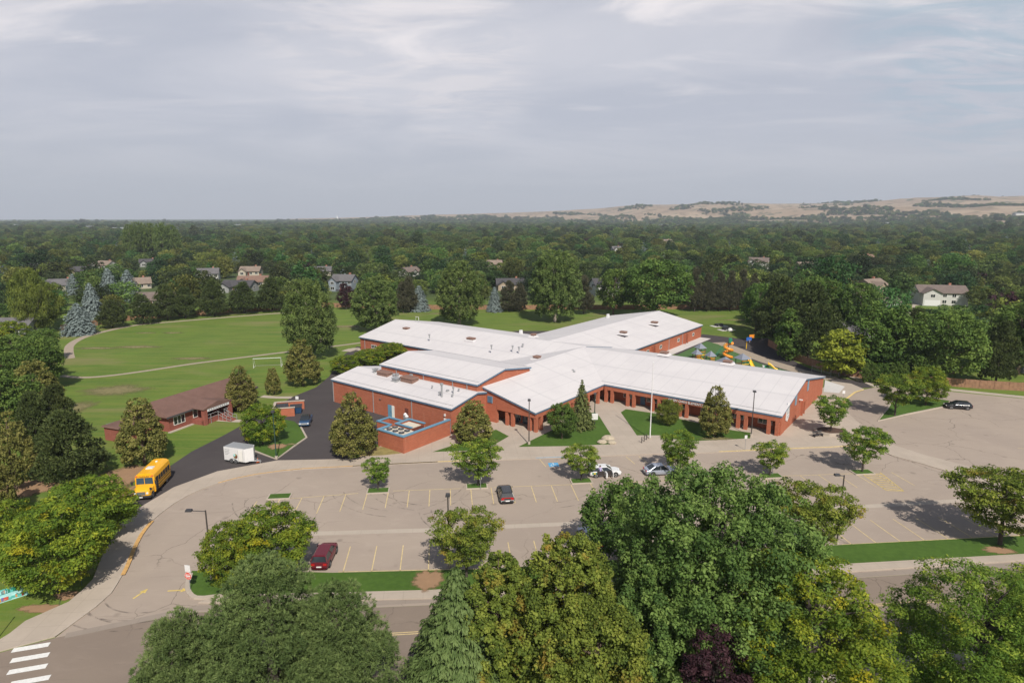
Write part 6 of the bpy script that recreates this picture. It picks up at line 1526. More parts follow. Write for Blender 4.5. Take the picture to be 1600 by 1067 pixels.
ptree('locusty_1', 92, 922, 790, 2, 184, 'broad yellow-green tree nearest the left pavement'); ptree('locusty_0', 146, 845, 746, 62, 222, 'broad yellow-green tree just in front of the bus', rot=2.5)
ptree('locusty_1', 18, 872, 782, -50, 70, 'yellow-green tree beyond the teal painted bench', rot=5)
for i_, (px, yb) in enumerate(((541, 583), (578, 573), (612, 563))): ptree('locusty_0', px, yb, yb - 28, px - 30, px + 30, ('yellow-green bushy tree left of the white gym roof', 'middle yellow-green bushy tree behind the gym roof', 'yellow-green bushy tree touching the west wing wall')[i_], rot=i_)
# tall trees round the field
ptree('cotton_0', 487, 562, 432, 440, 531, 'tall cottonwood with bare top stems beside the playing field')
ptree('cotton_1', 588, 517, 428, 542, 630, 'dark rounded cottonwood left of the west wing roof', rot=2)
ptree('cotton_0', 718, 509, 404, 674, 762, 'olive cottonwood behind the west wing roof', rot=1)
ptree('cotton_1', 867, 503, 386, 821, 915, 'tallest olive cottonwood with its trunk showing on the back lawn', rot=.5)
ptree('maple_0', 1022, 497, 404, 964, 1078, 'wide green tree behind the north-east wing roof')
ptree('maple_1', 958, 492, 418, 925, 990, 'green tree right of the tallest cottonwood')
ptree('brownpine_0', 912, 491, 430, 895, 930, 'narrow brownish pine beside the tallest cottonwood')
ptree('blue_0', 125, 522, 472, 101, 150, 'blue spruce at the left corner of the playing field')
ptree('blue_1', 655, 486, 445, 641, 674, 'blue spruce behind the field between two cottonwoods')
ptree('blue_0', 773, 487, 447, 761, 787, 'blue spruce behind the west wing, right of the olive cottonwood')
for i_, (px, yb, h_, w_) in enumerate([(176, 512, 44, 24), (225, 506, 46, 24), (262, 500, 56, 26), (290, 498, 50, 22), (335, 494, 58, 26), (382, 490, 50, 26), (425, 487, 54, 26)]):
    ptree('pine_%d' % (i_ % 2), px, yb, yb - h_, px - w_, px + w_, ['low dark pine at the left end of the fence row', 'dark pine second from the left in the fence row', 'tall dark pine third from the left in the fence row', 'dark pine at the middle of the fence row', 'tall dark pine right of the middle of the fence row', 'bushy dark pine second from the right in the fence row', 'dark pine at the right end of the fence row'][i_], rot=i_)
for i_, (px, yb, yt, w_) in enumerate([(630, 489, 440, 14), (640, 488, 432, 16), (795, 487, 438, 18), (812, 487, 442, 16)]):
    ptree('brownpine_%d' % (i_ % 2), px, yb, yt, px - w_, px + w_, ['brownish pine left of the blue spruce behind the field', 'taller brownish pine against the blue spruce behind the field', 'brownish pine behind the west wing roof', 'brownish pine close to the tallest cottonwood'][i_], rot=i_)
for i_, px in enumerate((1085, 1104, 1122, 1140, 1158, 1176)):
    ptree('brownpine_%d' % (i_ % 2), px, 487 - i_ * .3, 419 + (i_ * 7) % 9, px - 15, px + 15, None, group=None, rot=i_)['label'] = 'brown-green pine in the row behind the back lawn, ' + ('leftmost', 'second from the left', 'third from the left', 'third from the right', 'second from the right', 'rightmost')[i_]
ptree('purple_0', 541, 484, 442, 528, 556, 'dark purple plum tree by the fence right of the tall cottonwood')
# the dark belt to the right of the playground
right_belt = [('pine_0', 1215, 535, 432, 46, 'dark pine overhanging the playground court'), ('maple_1', 1180, 520, 440, 30, 'dark green tree at the corner of the back lawn'), ('pine_1', 1262, 560, 440, 50, 'large dark pine beside the yellow-green tree'), ('columnar_0', 1232, 562, 480, 26, 'dark columnar tree beside the court fence'),
    ('yellow_0', 1312, 588, 514, 44, 'yellow-green catalpa beyond the back drive'), ('columnar_0', 1357, 588, 468, 32, 'left columnar green tree behind the car park island'), ('columnar_1', 1392, 590, 474, 34, 'right columnar green tree behind the car park island'), ('maple_0', 1474, 600, 482, 60, 'large dark tree behind the car park island'), ('pine_1', 1555, 602, 500, 34, 'small dark pine above the right fence'),
    ('maple_1', 1590, 585, 470, 60, 'dark green tree at the right edge behind the fence'), ('maple_0', 1270, 520, 430, 44, 'dark round tree above the yellow-green catalpa'), ('maple_1', 1340, 530, 440, 40, 'green tree beside the grey garage roof'), ('pine_0', 1425, 560, 480, 30, 'dark pine between the columnar trees and the large dark tree'), ('linden_0', 1300, 605, 560, 20, 'low dark shrub-like tree under the catalpa')]
for k_, px, yb, yt, w_, lab in right_belt[:-1]: ptree(k_, px, yb, yt, px - w_, px + w_, lab, rot=px)
for i_ in range(7): ptree('columnar_%d' % (i_ % 2), 1352 + i_ * 10, 598 + i_ * .6, 566, 1352 + i_ * 10 - 7, 1352 + i_ * 10 + 7, 'dark clipped evergreen behind the car park island, ' + ('leftmost of seven', 'second from the left', 'third from the left', 'middle of the row', 'third from the right', 'second from the right', 'rightmost of seven')[i_], group='clipped evergreens behind the car park island', rot=i_)
# dark belt down the left edge
ptree('willow_0', 52, 512, 418, 12, 84, 'weeping yellow-green willow at the left above the field', rot=1)
ptree('willow_1', 66, 520, 440, 30, 100, 'bright green tree in front of the willow on the left')
ptree('blue_1', 146, 500, 440, 128, 163, 'blue spruce behind the corner spruce of the field'); ptree('blue_0', 174, 478, 417, 156, 192, 'tall blue spruce in the left cluster, nearer the tan-roofed house'); ptree('blue_1', 203, 472, 420, 184, 222, 'broad blue spruce at the right of the left cluster'); ptree('blue_0', 117, 460, 427, 104, 131, 'small blue spruce in front of the grey-roofed cream house')
for i_, (px, tw) in enumerate(((200, 14), (214, 17), (232, 18), (250, 18), (267, 15))):
    yy_ = 520 + 12 * (i_ % 3); q_ = at_depth(px, 345 + (4, 0, 2, 1, 5)[i_], yy_); tree('cotton_%d' % (i_ % 2), q_[0], yy_, q_[2], tw / FPX * yy_, 'tall dark tree in the far clump above the houses, ' + ('leftmost', 'second from the left', 'middle one', 'second from the right', 'rightmost')[i_], rot=i_)
left_belt = [('maple_1', 30, 600, 520, 62, 'dark green tree at the left edge beside the field path'), ('maple_0', 62, 612, 525, 42, 'dark green tree touching the end of the field path'), ('linden_0', 60, 650, 560, 48, 'brown-green tree in the left belt below the path end'), ('maple_1', 10, 680, 575, 55, 'dark green tree at the left edge below the path'), ('pine_1', 92, 690, 600, 34, 'small dark pine left of the cottage'),
    ('pine_0', 112, 752, 640, 58, 'big dark pine on the grass left of the cottage'), ('linden_1', 25, 762, 640, 44, 'brown-green tree at the left edge beside the big pine'), ('linden_0', -8, 820, 690, 42, 'brown-green tree cut by the left edge'), ('pine_1', -5, 880, 780, 30, 'low dark pine cut by the left edge above the bench'), ('purple_1', -5, 600, 545, 32, 'dark purple tree at the left edge'),
    ('locusty_0', 20, 560, 500, 40, 'yellow-green tree at the left edge above the dark belt'), ('maple_0', 72, 565, 512, 28, 'small dark tree beside the curve of the field path'), ('pine_0', 60, 705, 610, 36, 'dark pine between the brown-green trees on the left')]
for k_, px, yb, yt, w_, lab in left_belt: ptree(k_, px, yb, yt, px - w_, px + w_, lab, rot=px)

# ---- the big trees on the near side of the street
def big(name, label, x, y, kind, seed, mat, R_, H_, z0, nc, per, leaf, bark='bark', **kw):
    e = tag(empty(name, (x, y, 0)), label, 'tree')
    if kind == 'needle': me, C = pine_mesh('crown', seed, R_, H_, z0, nc, per, kw.get('blades', 8), leaf, mat, 'pine', kw.get('rcf', .16), .14)
    elif kind == 'spruce': me, C = spruce_mesh('crown', seed, R_, H_, z0, nc, per, kw.get('n', 120), leaf, mat, .25, .75, .3, kw.get('pw', .75))
    else: me, C = crown_mesh('crown', kind, seed, R_, H_, z0, nc, per, leaf, mat, **kw)
    o = bpy.data.objects.new('crown', me); COL.objects.link(o); o.parent = e
    tm = MB(); trunk_mesh(tm, H_, R_ * .05 + .1, seed, C, bark, 8 if kind == 'needle' else 26, .85 if C is not None else .97); tm.build('trunk', e)
    return e
big('pine_tree', 'big bushy grey-green pine filling the lower left of the street', -16.8, 38.6, 'needle', 11, 'needle_big_pine', 6.8, 13.4, .8, 620, 40, .30, 'bark_dark', blades=9, rcf=.10)
big('pine_tree', 'lower bushy pine joined to the right side of the big foreground pine', -12.6, 39.8, 'needle', 12, 'needle_big_pine', 4.8, 10.8, .6, 300, 40, .30, 'bark_dark', blades=9, rcf=.135)
big('pine_tree', 'low bushy pine joined to the left side of the big foreground pine', -22.6, 37.4, 'needle', 13, 'needle_big_pine', 4.8, 9.8, .6, 300, 40, .30, 'bark_dark', blades=9, rcf=.135)
big('spruce_tree', 'tall green spruce with drooping layered branches beside the street', -4.0, 40.6, 'spruce', 21, 'needle_spruce', 5.0, 11.8, .5, 27, 24, .36, 'bark_dark', n=210, pw=.8)
big('maple_tree', 'orange-tinged green tree in the middle of the foreground', 3.9, 40.0, 'round', 31, 'leaf_autumn', 4.1, 14.0, 1.2, 760, 120, .18, 'bark', rcf=.105, fz=1.15, asp=.8, up=.3, jit=.08, wob=.08)
big('maple_tree', 'orange-tinged green tree right beside the drooping spruce', -.9, 40.6, 'tall', 32, 'leaf_autumn', 2.9, 12.7, 1.2, 460, 120, .18, 'bark', rcf=.135, fz=1.15, asp=.8, up=.3, jit=.08, wob=.08)
big('maple_tree', 'lower orange-tinged tree at the front of the foreground group', 5.6, 36.8, 'round', 33, 'leaf_autumn', 3.8, 11.0, 1.2, 360, 170, .18, 'bark', rcf=.15, fz=1.15, asp=.8, up=.3, jit=.08, wob=.08)
big('maple_tree', 'huge bright green maple right of the centre foreground', 14.9, 42.0, 'round', 41, 'leaf_big_maple', 7.3, 18.0, 1.8, 1150, 150, .23, 'bark_pale', rcf=.08, fz=1.5, asp=.6, up=.3, jit=.16, gaps=.10, wob=.12)
big('maple_tree', 'lower green maple growing under the left side of the huge one', 10.2, 39.5, 'round', 42, 'leaf_big_maple', 4.0, 12.4, 1.0, 560, 120, .21, 'bark_pale', rcf=.11, fz=1.4, asp=.6, up=.3, jit=.14)
big('plum_tree', 'dark purple tree between the green maple and the yellow-green tree', 13.2, 35.4, 'round', 51, 'leaf_purple', 2.6, 10.6, 1.0, 240, 130, .17, 'bark_dark', rcf=.17)
big('locust_tree', 'bright yellow-green tree at the bottom right of the foreground', 19.6, 37.0, 'round', 61, 'leaf_locust_yellow', 6.2, 14.2, 1.2, 700, 130, .19, 'bark_dark', rcf=.10, fz=.65, asp=.6, up=.6, jit=.14, gaps=.05, droop=.3)
big('locust_tree', 'feathery green tree at the bottom right corner', 32.6, 38.6, 'round', 62, 'leaf_locust', 6.0, 12.4, 1.0, 640, 130, .19, 'bark_dark', rcf=.105, fz=.65, asp=.5, up=.6, jit=.12, droop=.4)
big('locust_tree', 'feathery green tree cut by the right edge near the street', 39.5, 41.5, 'round', 63, 'leaf_locust', 4.6, 10.6, 1.0, 260, 170, .21, 'bark_dark', rcf=.16, fz=.65, asp=.5, up=.6, jit=.12, droop=.4)

# ------------------------------------------------------------------ houses of the neighbourhood
HOUSES = []
def house(px, py, rz, w_, d_, roof, wall, label, st=1, garage=False, zr=None, y=None):
    zr = zr or (5.6 if st == 1 else 8.0)
    x, yy, _ = G(px, py, zr - .8)
    e = tag(empty('house', (x, yy, 0), rz), label, 'house'); HOUSES.append((x, yy))
    zt = zr - 2.6; m = MB(); m.extr([(-d_ / 2, 0), (d_ / 2, 0), (d_ / 2, zt), (0, zr - .25), (-d_ / 2, zt)], -w_ / 2, w_ / 2, wall, 'x'); m.build('wall', e)
    m = MB(); ov = .6; k_ = (zr - zt) / (d_ / 2)
    m.extr([(-d_ / 2 - ov, zt - ov * k_ + .1), (0, zr), (d_ / 2 + ov, zt - ov * k_ + .1), (d_ / 2 + ov, zt - ov * k_ - .12), (0, zr - .22), (-d_ / 2 - ov, zt - ov * k_ - .12)], -w_ / 2 - .5, w_ / 2 + .5, roof, 'x')
    rf = m.build('roof', e)
    m = MB(); m.box(w_ * .2, w_ * .2 + .9, .6, 1.5, zr - 1.2, zr + .7, 'wall_brick' if wall != 'wall_brick' else 'cream'); m.build('chimney', rf)
    # wing with its own gable facing the front
    m = MB(); gw = w_ * .38; x0 = -w_ / 2 + .3; zz_ = zr - .7
    m.extr([(x0, 0), (x0 + gw, 0), (x0 + gw, zt), (x0 + gw / 2, zz_ - .25), (x0, zt)], -d_ / 2 - 3.2, 0, wall, 'y'); m.build('front_wing', e)
    kk = (zz_ - zt) / (gw / 2)
    m = MB(); m.extr([(x0 - .5, zt - .5 * kk + .1), (x0 + gw / 2, zz_), (x0 + gw + .5, zt - .5 * kk + .1), (x0 + gw + .5, zt - .5 * kk - .1), (x0 + gw / 2, zz_ - .2), (x0 - .5, zt - .5 * kk - .1)], -d_ / 2 - 3.8, 0, roof, 'y'); m.build('wing_roof', e)
    yf = -d_ / 2 - 3.2
    if garage: m = MB(); m.box(x0 + .5, x0 + gw - .5, yf - .06, yf, .1, 2.4, 'white_paint'); m.build('garage_door', e)
    else: window(x0 + gw / 2 - .9, x0 + gw / 2 + .9, yf, .9, 2.3, parent=e)
    for i_ in range(2): xx = x0 + gw + 1.4 + i_ * 3.4; window(xx, xx + 1.5, -d_ / 2, .9, 2.2, parent=e)
    if st == 2:
        window(x0 + gw / 2 - .8, x0 + gw / 2 + .8, yf, 3.6, 4.8, parent=e)
        for i_ in range(2): xx = x0 + gw + 1.4 + i_ * 3.4; window(xx, xx + 1.4, -d_ / 2, 3.5, 4.7, parent=e)
    for s_ in (-1, 1): window(-.8, .8, s_ * w_ / 2, zt - 1.6, zt - .3, ax='a' if s_ > 0 else 'd', parent=e)
    door(x0 + gw + .3, x0 + gw + 1.2, -d_ / 2, .05, 2.1, 'play_brown', parent=e)
    return e
HL = [(1468, 448, -.25, 18, 12, 'shingle_taupe', 'wall_white', 'white house with taupe roof and wide garage door, right side', 2, True),
 (1362, 438, .5, 12, 9, 'shingle_tan', 'wall_tan', 'brown gabled house left of the white garage house', 2, False), (1368, 462, .1, 15, 10, 'shingle_taupe', 'wall_grey', 'low brown-roofed house with grey wall below the brown gabled house', 1, False),
 (1186, 404, -.5, 13, 9, 'shingle_taupe', 'wall_white', 'white gabled house peeking over the pine row', 2, False), (945, 437, .2, 12, 9, 'shingle_dark', 'wall_white', 'dark-roofed white house right of the tallest cottonwood', 2, False),
 (797, 437, .1, 14, 9, 'shingle_dark', 'wall_tan', 'low dark-roofed house behind the west wing roof', 1, False), (245, 459, .15, 15, 9, 'shingle_taupe', 'wall_white', 'brown-roofed white house just beyond the left fence row', 1, False),
 (215, 436, .6, 11, 8, 'shingle_tan', 'wall_cream', 'tan-roofed house between the blue spruces and the tall pine', 1, False), (94, 438, .3, 14, 9, 'shingle_grey', 'wall_cream', 'grey-roofed cream house left of the blue spruces', 1, False),
 (128, 418, .2, 13, 9, 'shingle_dark', 'wall_tan', 'dark-roofed house on the left above the grey-roofed one', 1, False), (165, 409, -.3, 12, 8, 'shingle_tan', 'wall_white', 'tan-roofed white house on the far left rise of trees', 1, False), (62, 413, .4, 12, 8, 'shingle_grey', 'wall_white', 'grey-roofed house at the far left among the trees', 1, False), (232, 406, .5, 12, 8, 'shingle_dark', 'wall_grey', 'dark-roofed grey house behind the tall left trees', 1, False),
 (325, 421, .3, 11, 8, 'shingle_grey', 'wall_white', 'grey-roofed white house above the pine fence row', 2, False), (392, 418, .1, 12, 9, 'shingle_tan', 'wall_cream', 'tan-roofed house above the right end of the pine row', 1, False), (396, 433, .2, 15, 9, 'shingle_rust', 'wall_cream', 'rust-roofed cream house just above the pine row', 1, False), (374, 440, -.1, 15, 9, 'shingle_dark', 'wall_grey', 'dark-roofed house in front of the rust-roofed one', 1, False),
 (502, 418, .1, 13, 9, 'shingle_grey', 'wall_cream', 'grey-roofed cream house above the tall cottonwood', 1, False), (538, 431, -.2, 11, 8, 'shingle_grey', 'wall_blue', 'blue-grey gabled house right of the tall cottonwood top', 2, False), (640, 419, 1.0, 12, 8, 'shingle_taupe', 'wall_white', 'brown-roofed house between the two middle cottonwoods', 1, False), (661, 382, .4, 12, 8, 'shingle_tan', 'wall_white', 'pale roofed house far behind the middle cottonwoods', 1, False),
 (772, 408, .1, 11, 8, 'shingle_tan', 'wall_tan', 'tan-roofed house left of the tallest cottonwood', 1, False), (1042, 375, .3, 12, 9, 'shingle_tan', 'wall_cream', 'tan-roofed house far behind the wide green tree', 2, False), (963, 386, .2, 9, 8, 'shingle_grey', 'wall_white', 'small pale house far right of the tallest cottonwood', 2, False), (1257, 411, .3, 12, 8, 'shingle_tan', 'wall_tan', 'tan-roofed house behind the dark belt on the right', 1, False),
 (1312, 388, .1, 13, 8, 'shingle_taupe', 'wall_brick', 'brown-roofed house in the right middle distance', 1, False), (1352, 399, .2, 13, 8, 'shingle_rust', 'wall_grey', 'rust-roofed house in the right middle distance', 1, False), (1352, 364, .1, 13, 8, 'shingle_taupe', 'wall_tan', 'brown-roofed house farther up the right side', 1, False), (1510, 396, .2, 13, 8, 'shingle_dark', 'wall_grey', 'dark-roofed house beyond the white garage house', 1, False), (1454, 359, .3, 9, 7, 'shingle_grey', 'wall_white', 'small white house far behind the garage house', 2, False),
 (15, 500, .1, 14, 9, 'shingle_grey', 'wall_grey', 'grey-roofed house at the left edge beside the dark trees', 1, False), (1330, 506, .4, 8, 7, 'shingle_grey', 'wall_grey', 'grey garage roof above the yellow-green catalpa', 1, False), (1590, 540, .2, 14, 9, 'shingle_dark', 'wall_grey', 'dark-roofed house at the right edge behind the fence', 1, False), (845, 370, .2, 12, 8, 'shingle_tan', 'wall_cream', 'pale house deep in the trees behind the tallest cottonwood', 2, False)]
for h_ in HL: house(*h_)
# a steeple and long pale sheds far off
g = G(527, 345, 14); e = tag(empty('church', (g[0], g[1], 0)), 'white church with a thin spire far off on the left', 'church')
s_ = g[1] / 900
m = MB(); m.box(-5 * s_, 12 * s_, -4, 4, 0, 15, 'wall_white'); m.build('wall', e); m = MB(); m.cyl(0, 0, 15, 24 + 6 * s_, 2.2 * s_, 'white_paint', 8, .2); m.build('spire', e)
for i_, (px, py, w_, lab) in enumerate([(233, 338.5, 70, 'long white shed on the far left horizon'), (305, 345, 60, 'pale flat building beyond the tall dark trees on the left'), (385, 337, 90, 'white warehouse on the horizon left of the church'), (145, 345, 60, 'pale building far off on the left'), (1048, 331, 70, 'long white building at the foot of the far hills'), (1036, 331.5, 40, 'smaller white building beside the long one under the hills'), (188, 347.5, 60, 'low pale building left of the tall dark trees'), (1592, 332, 60, 'white building on the hillside at the right edge'), (1390, 333, 60, 'pale wall-like building under the right hills'), (1512, 338, 50, 'pale building among the right hillside trees'), (30, 341, 60, 'pale building on the far left horizon')]):
    g = G(px, min(py, 352) + 10, 9); y_ = min(g[1], 2300); x_ = (px - CX) / FPX * (y_ * CP + 30 * SP); zb_ = max(0, hills(x_, y_))
    e = tag(empty('long_building', (x_, y_, zb_ - 1), .1 * (i_ % 3)), lab, 'building'); k_ = w_ * y_ / 2600
    m = MB(); m.box(-k_ / 2, k_ / 2, -8, 8, 0, 10, 'wall_white'); m.build('wall', e); m = MB(); m.extr([(-8.6, 10), (8.6, 10), (0, 13)], -k_ / 2 - .5, k_ / 2 + .5, 'grey_metal', 'x'); m.build('roof', e)
# driveway of the white garage house
hx_, hy_ = HOUSES[0]
sheet('driveway', W2([(1402, 487), (1426, 487), (1424, 470), (1445, 466), (1470, 468), (1470, 474), (1430, 478), (1434, 530), (1404, 530)]), .02, 'kerb_concrete')

# ------------------------------------------------------------------ the neighbourhood's trees
def far_tree(kind, var):
    """one light mesh per kind: foliage and trunk together, nominal 10 m tall"""
    s_ = 300 + var * 13; tm = MB(); trunk_mesh(tm, 9, .2, s_, None, 'bark', 0, .6)
    ext = (tm.v, tm.f, [1] * len(tm.f))
    if kind == 'round': me, _ = crown_mesh('far_round', 'round', s_, 5.0, 10, .8, 120, 30, .55, ('leaf_far_a', 'leaf_far_b', 'leaf_far_c')[var % 3], .25, .85, .75, .4, .12, .15, extra=ext, mats2=('bark',))
    elif kind == 'tall': me, _ = crown_mesh('far_tall', 'tall', s_, 4.3, 13.5, 1.0, 130, 30, .58, ('leaf_far_c', 'leaf_far_a')[var % 2], .25, 1.0, .75, .4, .12, .15, extra=ext, mats2=('bark',))
    elif kind == 'cone': me, _ = crown_mesh('far_cone', 'cone', s_, 3.4, 11, .5, 80, 20, .62, ('needle_blue', 'needle_pine')[var % 2], .2, .8, .5, .4, .06, .15, extra=ext, mats2=('bark',))
    elif kind == 'purple': me, _ = crown_mesh('far_round', 'round', s_, 3.6, 7.5, .8, 60, 24, .6, 'leaf_purple', .27, .85, .75, extra=ext, mats2=('bark',))
    elif kind == 'yellow': me, _ = crown_mesh('far_round', 'round', s_, 4.4, 9, .8, 70, 24, .65, 'leaf_willow', .27, .85, .75, extra=ext, mats2=('bark',))
    return me
FAR = [('round', i_) for i_ in range(6)] + [('tall', 0), ('tall', 1), ('cone', 0), ('cone', 1), ('purple', 0), ('yellow', 0)]
FARM = [far_tree(*f) for f in FAR]
FARW = np.array([.15, .17, .10, .12, .15, .08, .055, .05, .035, .035, .018, .03]); FARW /= FARW.sum()
desc = {0: 'mid-green', 1: 'light green', 2: 'dark green', 3: 'mid-green', 4: 'light green', 5: 'dark green', 6: 'tall dark', 7: 'tall green', 8: 'blue-grey conical', 9: 'dark conical', 10: 'dark purple', 11: 'yellow-green'}
site = W2([(-500, 1067), (-60, 900), (-60, 520), (60, 520), (96, 512), (200, 499), (440, 481), (560, 478), (700, 481), (950, 480.5), (1190, 481), (1196, 520), (1240, 558), (1290, 576), (1345, 586), (1400, 592), (1530, 603), (1600, 607), (1900, 637), (2600, 700), (2600, 1067)])
def inside(x, y, poly):
    c_ = False; j = len(poly) - 1
    for i_ in range(len(poly)):
        xi, yi = poly[i_]; xj, yj = poly[j]
        if (yi > y) != (yj > y) and x < (xj - xi) * (y - yi) / (yj - yi) + xi: c_ = not c_
        j = i_
    return c_
rng = np.random.default_rng(77)
TR = [(o.location.x, o.location.y) for o in bpy.data.objects if o.get('category') == 'tree']
TRA = np.array(TR)
HA = np.array(HOUSES)
pts = []
y = 120.0
while y < 4700:
    sp_ = 10.6 if y < 600 else 10.8 * (1 + (y - 600) / 1900)
    half = y * .90 + 30; n_ = int(2 * half / sp_)
    xs = -half + (np.arange(n_) + rng.random(n_) * .9) * sp_; ys = y + (rng.random(n_) - .5) * sp_ * 1.1
    for x_, y_ in zip(xs, ys):
        if inside(x_, y_, site): continue
        px = CX + FPX * x_ / (CP * y_)
        if y_ < 2300:
            # streets and gardens: bands where the trees stand thinner
            s1 = abs(((x_ * .96 + y_ * .28 + 9 * math.sin(y_ / 60)) / 74) % 1 - .5); s2 = abs(((y_ * .96 - x_ * .28) / 120) % 1 - .5)
            if (s1 < .045 or s2 < .03) and rng.random() < .75: continue
            if noise.noise(Vector((x_ / 45, y_ / 45, 3))) < -.42: continue
        pts.append((x_, y_))
    y += sp_ * .92
pts = np.array(pts)
ok = np.ones(len(pts), bool)
for hx, hy in HOUSES:
    dx, dy = pts[:, 0] - hx, pts[:, 1] - hy; ok &= (dx ** 2 + dy ** 2) > 9.5 ** 2
    L_ = math.hypot(hx, hy); ux, uy = hx / L_, hy / L_
    along = -(dx * ux + dy * uy); across = np.abs(dx * uy - dy * ux)
    ok &= ~((along > 0) & (along < (min(95, 30 + L_ * .14) if hx == HOUSES[0][0] else min(84, 26 + L_ * .13))) & (across < (11.5 if hx == HOUSES[0][0] else 10.0)))
for tx, ty in TR: ok &= ((pts[:, 0] - tx) ** 2 + (pts[:, 1] - ty) ** 2) > 4.5 ** 2
dvw = W2([(1418, 470), (1418, 560)])
ok &= ~((np.abs((CX + FPX * pts[:, 0] / (CP * pts[:, 1] + 7)) - 1419) < 14) & (pts[:, 1] > 150) & (pts[:, 1] < 290))
pts = pts[ok]
hz_ = np.array([hills(x_, y_) for x_, y_ in pts])
pxs = CX + FPX * pts[:, 0] / (CP * pts[:, 1])
# on the dry hills only gullies and gardens carry trees
hn = np.array([noise.fractal(Vector((x_ / 260, y_ / 420, 7)), 1.0, 2.0, 3) for x_, y_ in pts])
keep = (hz_ < 14) | ((hn > -.12) & (hz_ < 32)) | ((hn > .05) & (pxs > 850) & (hz_ < 55)) | (hn > .24)
keep &= (hz_ < 90) | (hn > .35)
pts, hz_, pxs, hn = pts[keep], hz_[keep], pxs[keep], hn[keep]
kindi = rng.choice(len(FAR), size=len(pts), p=FARW)
ln = np.array([noise.noise(Vector((x_ / 90, y_ / 90, 11))) for x_, y_ in pts])
sc = (.74 + .55 * rng.random(len(pts)) ** 1.3 + .25 * ln) * np.where(pts[:, 1] > 600, 1 + (pts[:, 1] - 600) / 3800, 1)
sc *= np.where(rng.random(len(pts)) < .07, 1.35, 1.0)
scz = np.where(pts[:, 1] > 600, sc / (1 + (pts[:, 1] - 600) / 5200), sc) * (.78 + .35 * rng.random(len(pts)))
order = np.argsort(pts[:, 1] + .0)
def zone(px, y):
    a = 'far left' if px < 330 else 'left of centre' if px < 620 else 'centre' if px < 950 else 'right of centre' if px < 1230 else 'far right'
    b = 'just beyond the school grounds' if y < 300 else 'among the nearer houses' if y < 380 else 'among the houses farther back'
    return a, b
SHORT = ['white garage house', 'brown gabled house', 'low grey-walled house', 'white gabled house over the pine row', 'dark-roofed white house', 'low dark-roofed house', 'brown-roofed house beyond the fence', 'tan-roofed house by the blue spruces', 'grey-roofed cream house', 'dark-roofed house on the left', 'tan-roofed white house', 'grey-roofed house at the far left', 'dark-roofed grey house', 'grey-roofed white house', 'tan-roofed house above the pine row', 'rust-roofed cream house', 'dark-roofed house by the rust-roofed one', 'grey house above the cottonwood', 'blue-grey gabled house', 'brown-roofed house between the cottonwoods', 'pale-roofed distant house', 'tan-roofed house by the tallest cottonwood', 'tan-roofed distant house', 'small pale house', 'tan-roofed house on the right', 'brown-roofed house on the right', 'rust-roofed house on the right', 'farther brown-roofed house', 'dark-roofed house past the garage house', 'small white house', 'grey house at the left edge', 'grey garage', 'dark-roofed house at the right edge', 'pale house in the trees']
LABN = {}
def near_label(k_, x_, y_, s_):
    d = [(math.hypot(hx - x_, hy - y_), i_) for i_, (hx, hy) in enumerate(HOUSES[:len(SHORT)])]; dm, j = min(d)
    hx, hy = HOUSES[j]; px = FPX * x_ / (CP * y_); hp = FPX * hx / (CP * hy); dx = (px - hp) * y_ / FPX; dy = y_ - hy
    rel = ('behind' if dy > 0 else 'in front of') if abs(dy) > abs(dx) else ('right of' if dx > 0 else 'left of')
    far_ = 'close' if dm < 16 else 'just' if dm < 32 else 'well' if dm < 55 else 'far'
    size = 'small ' if s_ < .8 else 'large ' if s_ > 1.1 else ''
    base = '%s%s tree %s %s the %s' % (size, desc[k_], far_, rel, SHORT[j]); n_ = LABN.get(base, 0); LABN[base] = n_ + 1
    if n_: base += ', ' + ('second', 'third', 'fourth', 'fifth', 'sixth', 'seventh', 'eighth', 'ninth')[min(n_, 8) - 1]
    return base
vis = [i_ for i_ in order if -60 < CX + FPX * pts[i_, 0] / (CP * pts[i_, 1] + SP * 30) < 1660]
near_n = 215
near_i = vis[:near_n]; nearset = set(near_i)
fo = None; PROT = {}
for i_ in near_i:
    k_ = int(kindi[i_]); x_, y_ = pts[i_]
    o = bpy.data.objects.new('garden_tree', FARM[k_]); COL.objects.link(o); o.location = (x_, y_, 0); o.rotation_euler = (0, 0, rng.random() * 6.28); o.scale = (sc[i_], sc[i_], scz[i_])
    a, b = zone(CX + FPX * x_ / (CP * y_), y_)
    tag(o, near_label(k_, x_, y_, sc[i_]), 'tree', 'garden trees among the houses')
    PROT.setdefault(k_, o)
for k_ in range(len(FAR)):
    if k_ not in PROT:
        i_ = [q for q in vis[near_n:near_n + 400] if kindi[q] == k_][0]; x_, y_ = pts[i_]; nearset.add(i_)
        o = bpy.data.objects.new('garden_tree', FARM[k_]); COL.objects.link(o); o.location = (x_, y_, 0); o.scale = (sc[i_], sc[i_], scz[i_]); a, b = zone(CX + FPX * x_ / (CP * y_), y_)
        tag(o, near_label(k_, x_, y_, sc[i_]), 'tree', 'garden trees among the houses'); PROT[k_] = o
rest = np.array([i_ for i_ in range(len(pts)) if i_ not in nearset])
print('FOREST', len(rest), 'individual trees', sum(1 for o in bpy.data.objects if o.get('category') == 'tree'))
me = bpy.data.meshes.new('distant_trees'); me.vertices.add(len(rest))
co = np.stack([pts[rest, 0], pts[rest, 1], hz_[rest] - .3], 1); me.vertices.foreach_set('co', co.astype(np.float32).ravel())
def attr(nm, ty, dat, key='value'):
    a_ = me.attributes.new(nm, ty, 'POINT'); a_.data.foreach_set(key, dat.ravel())
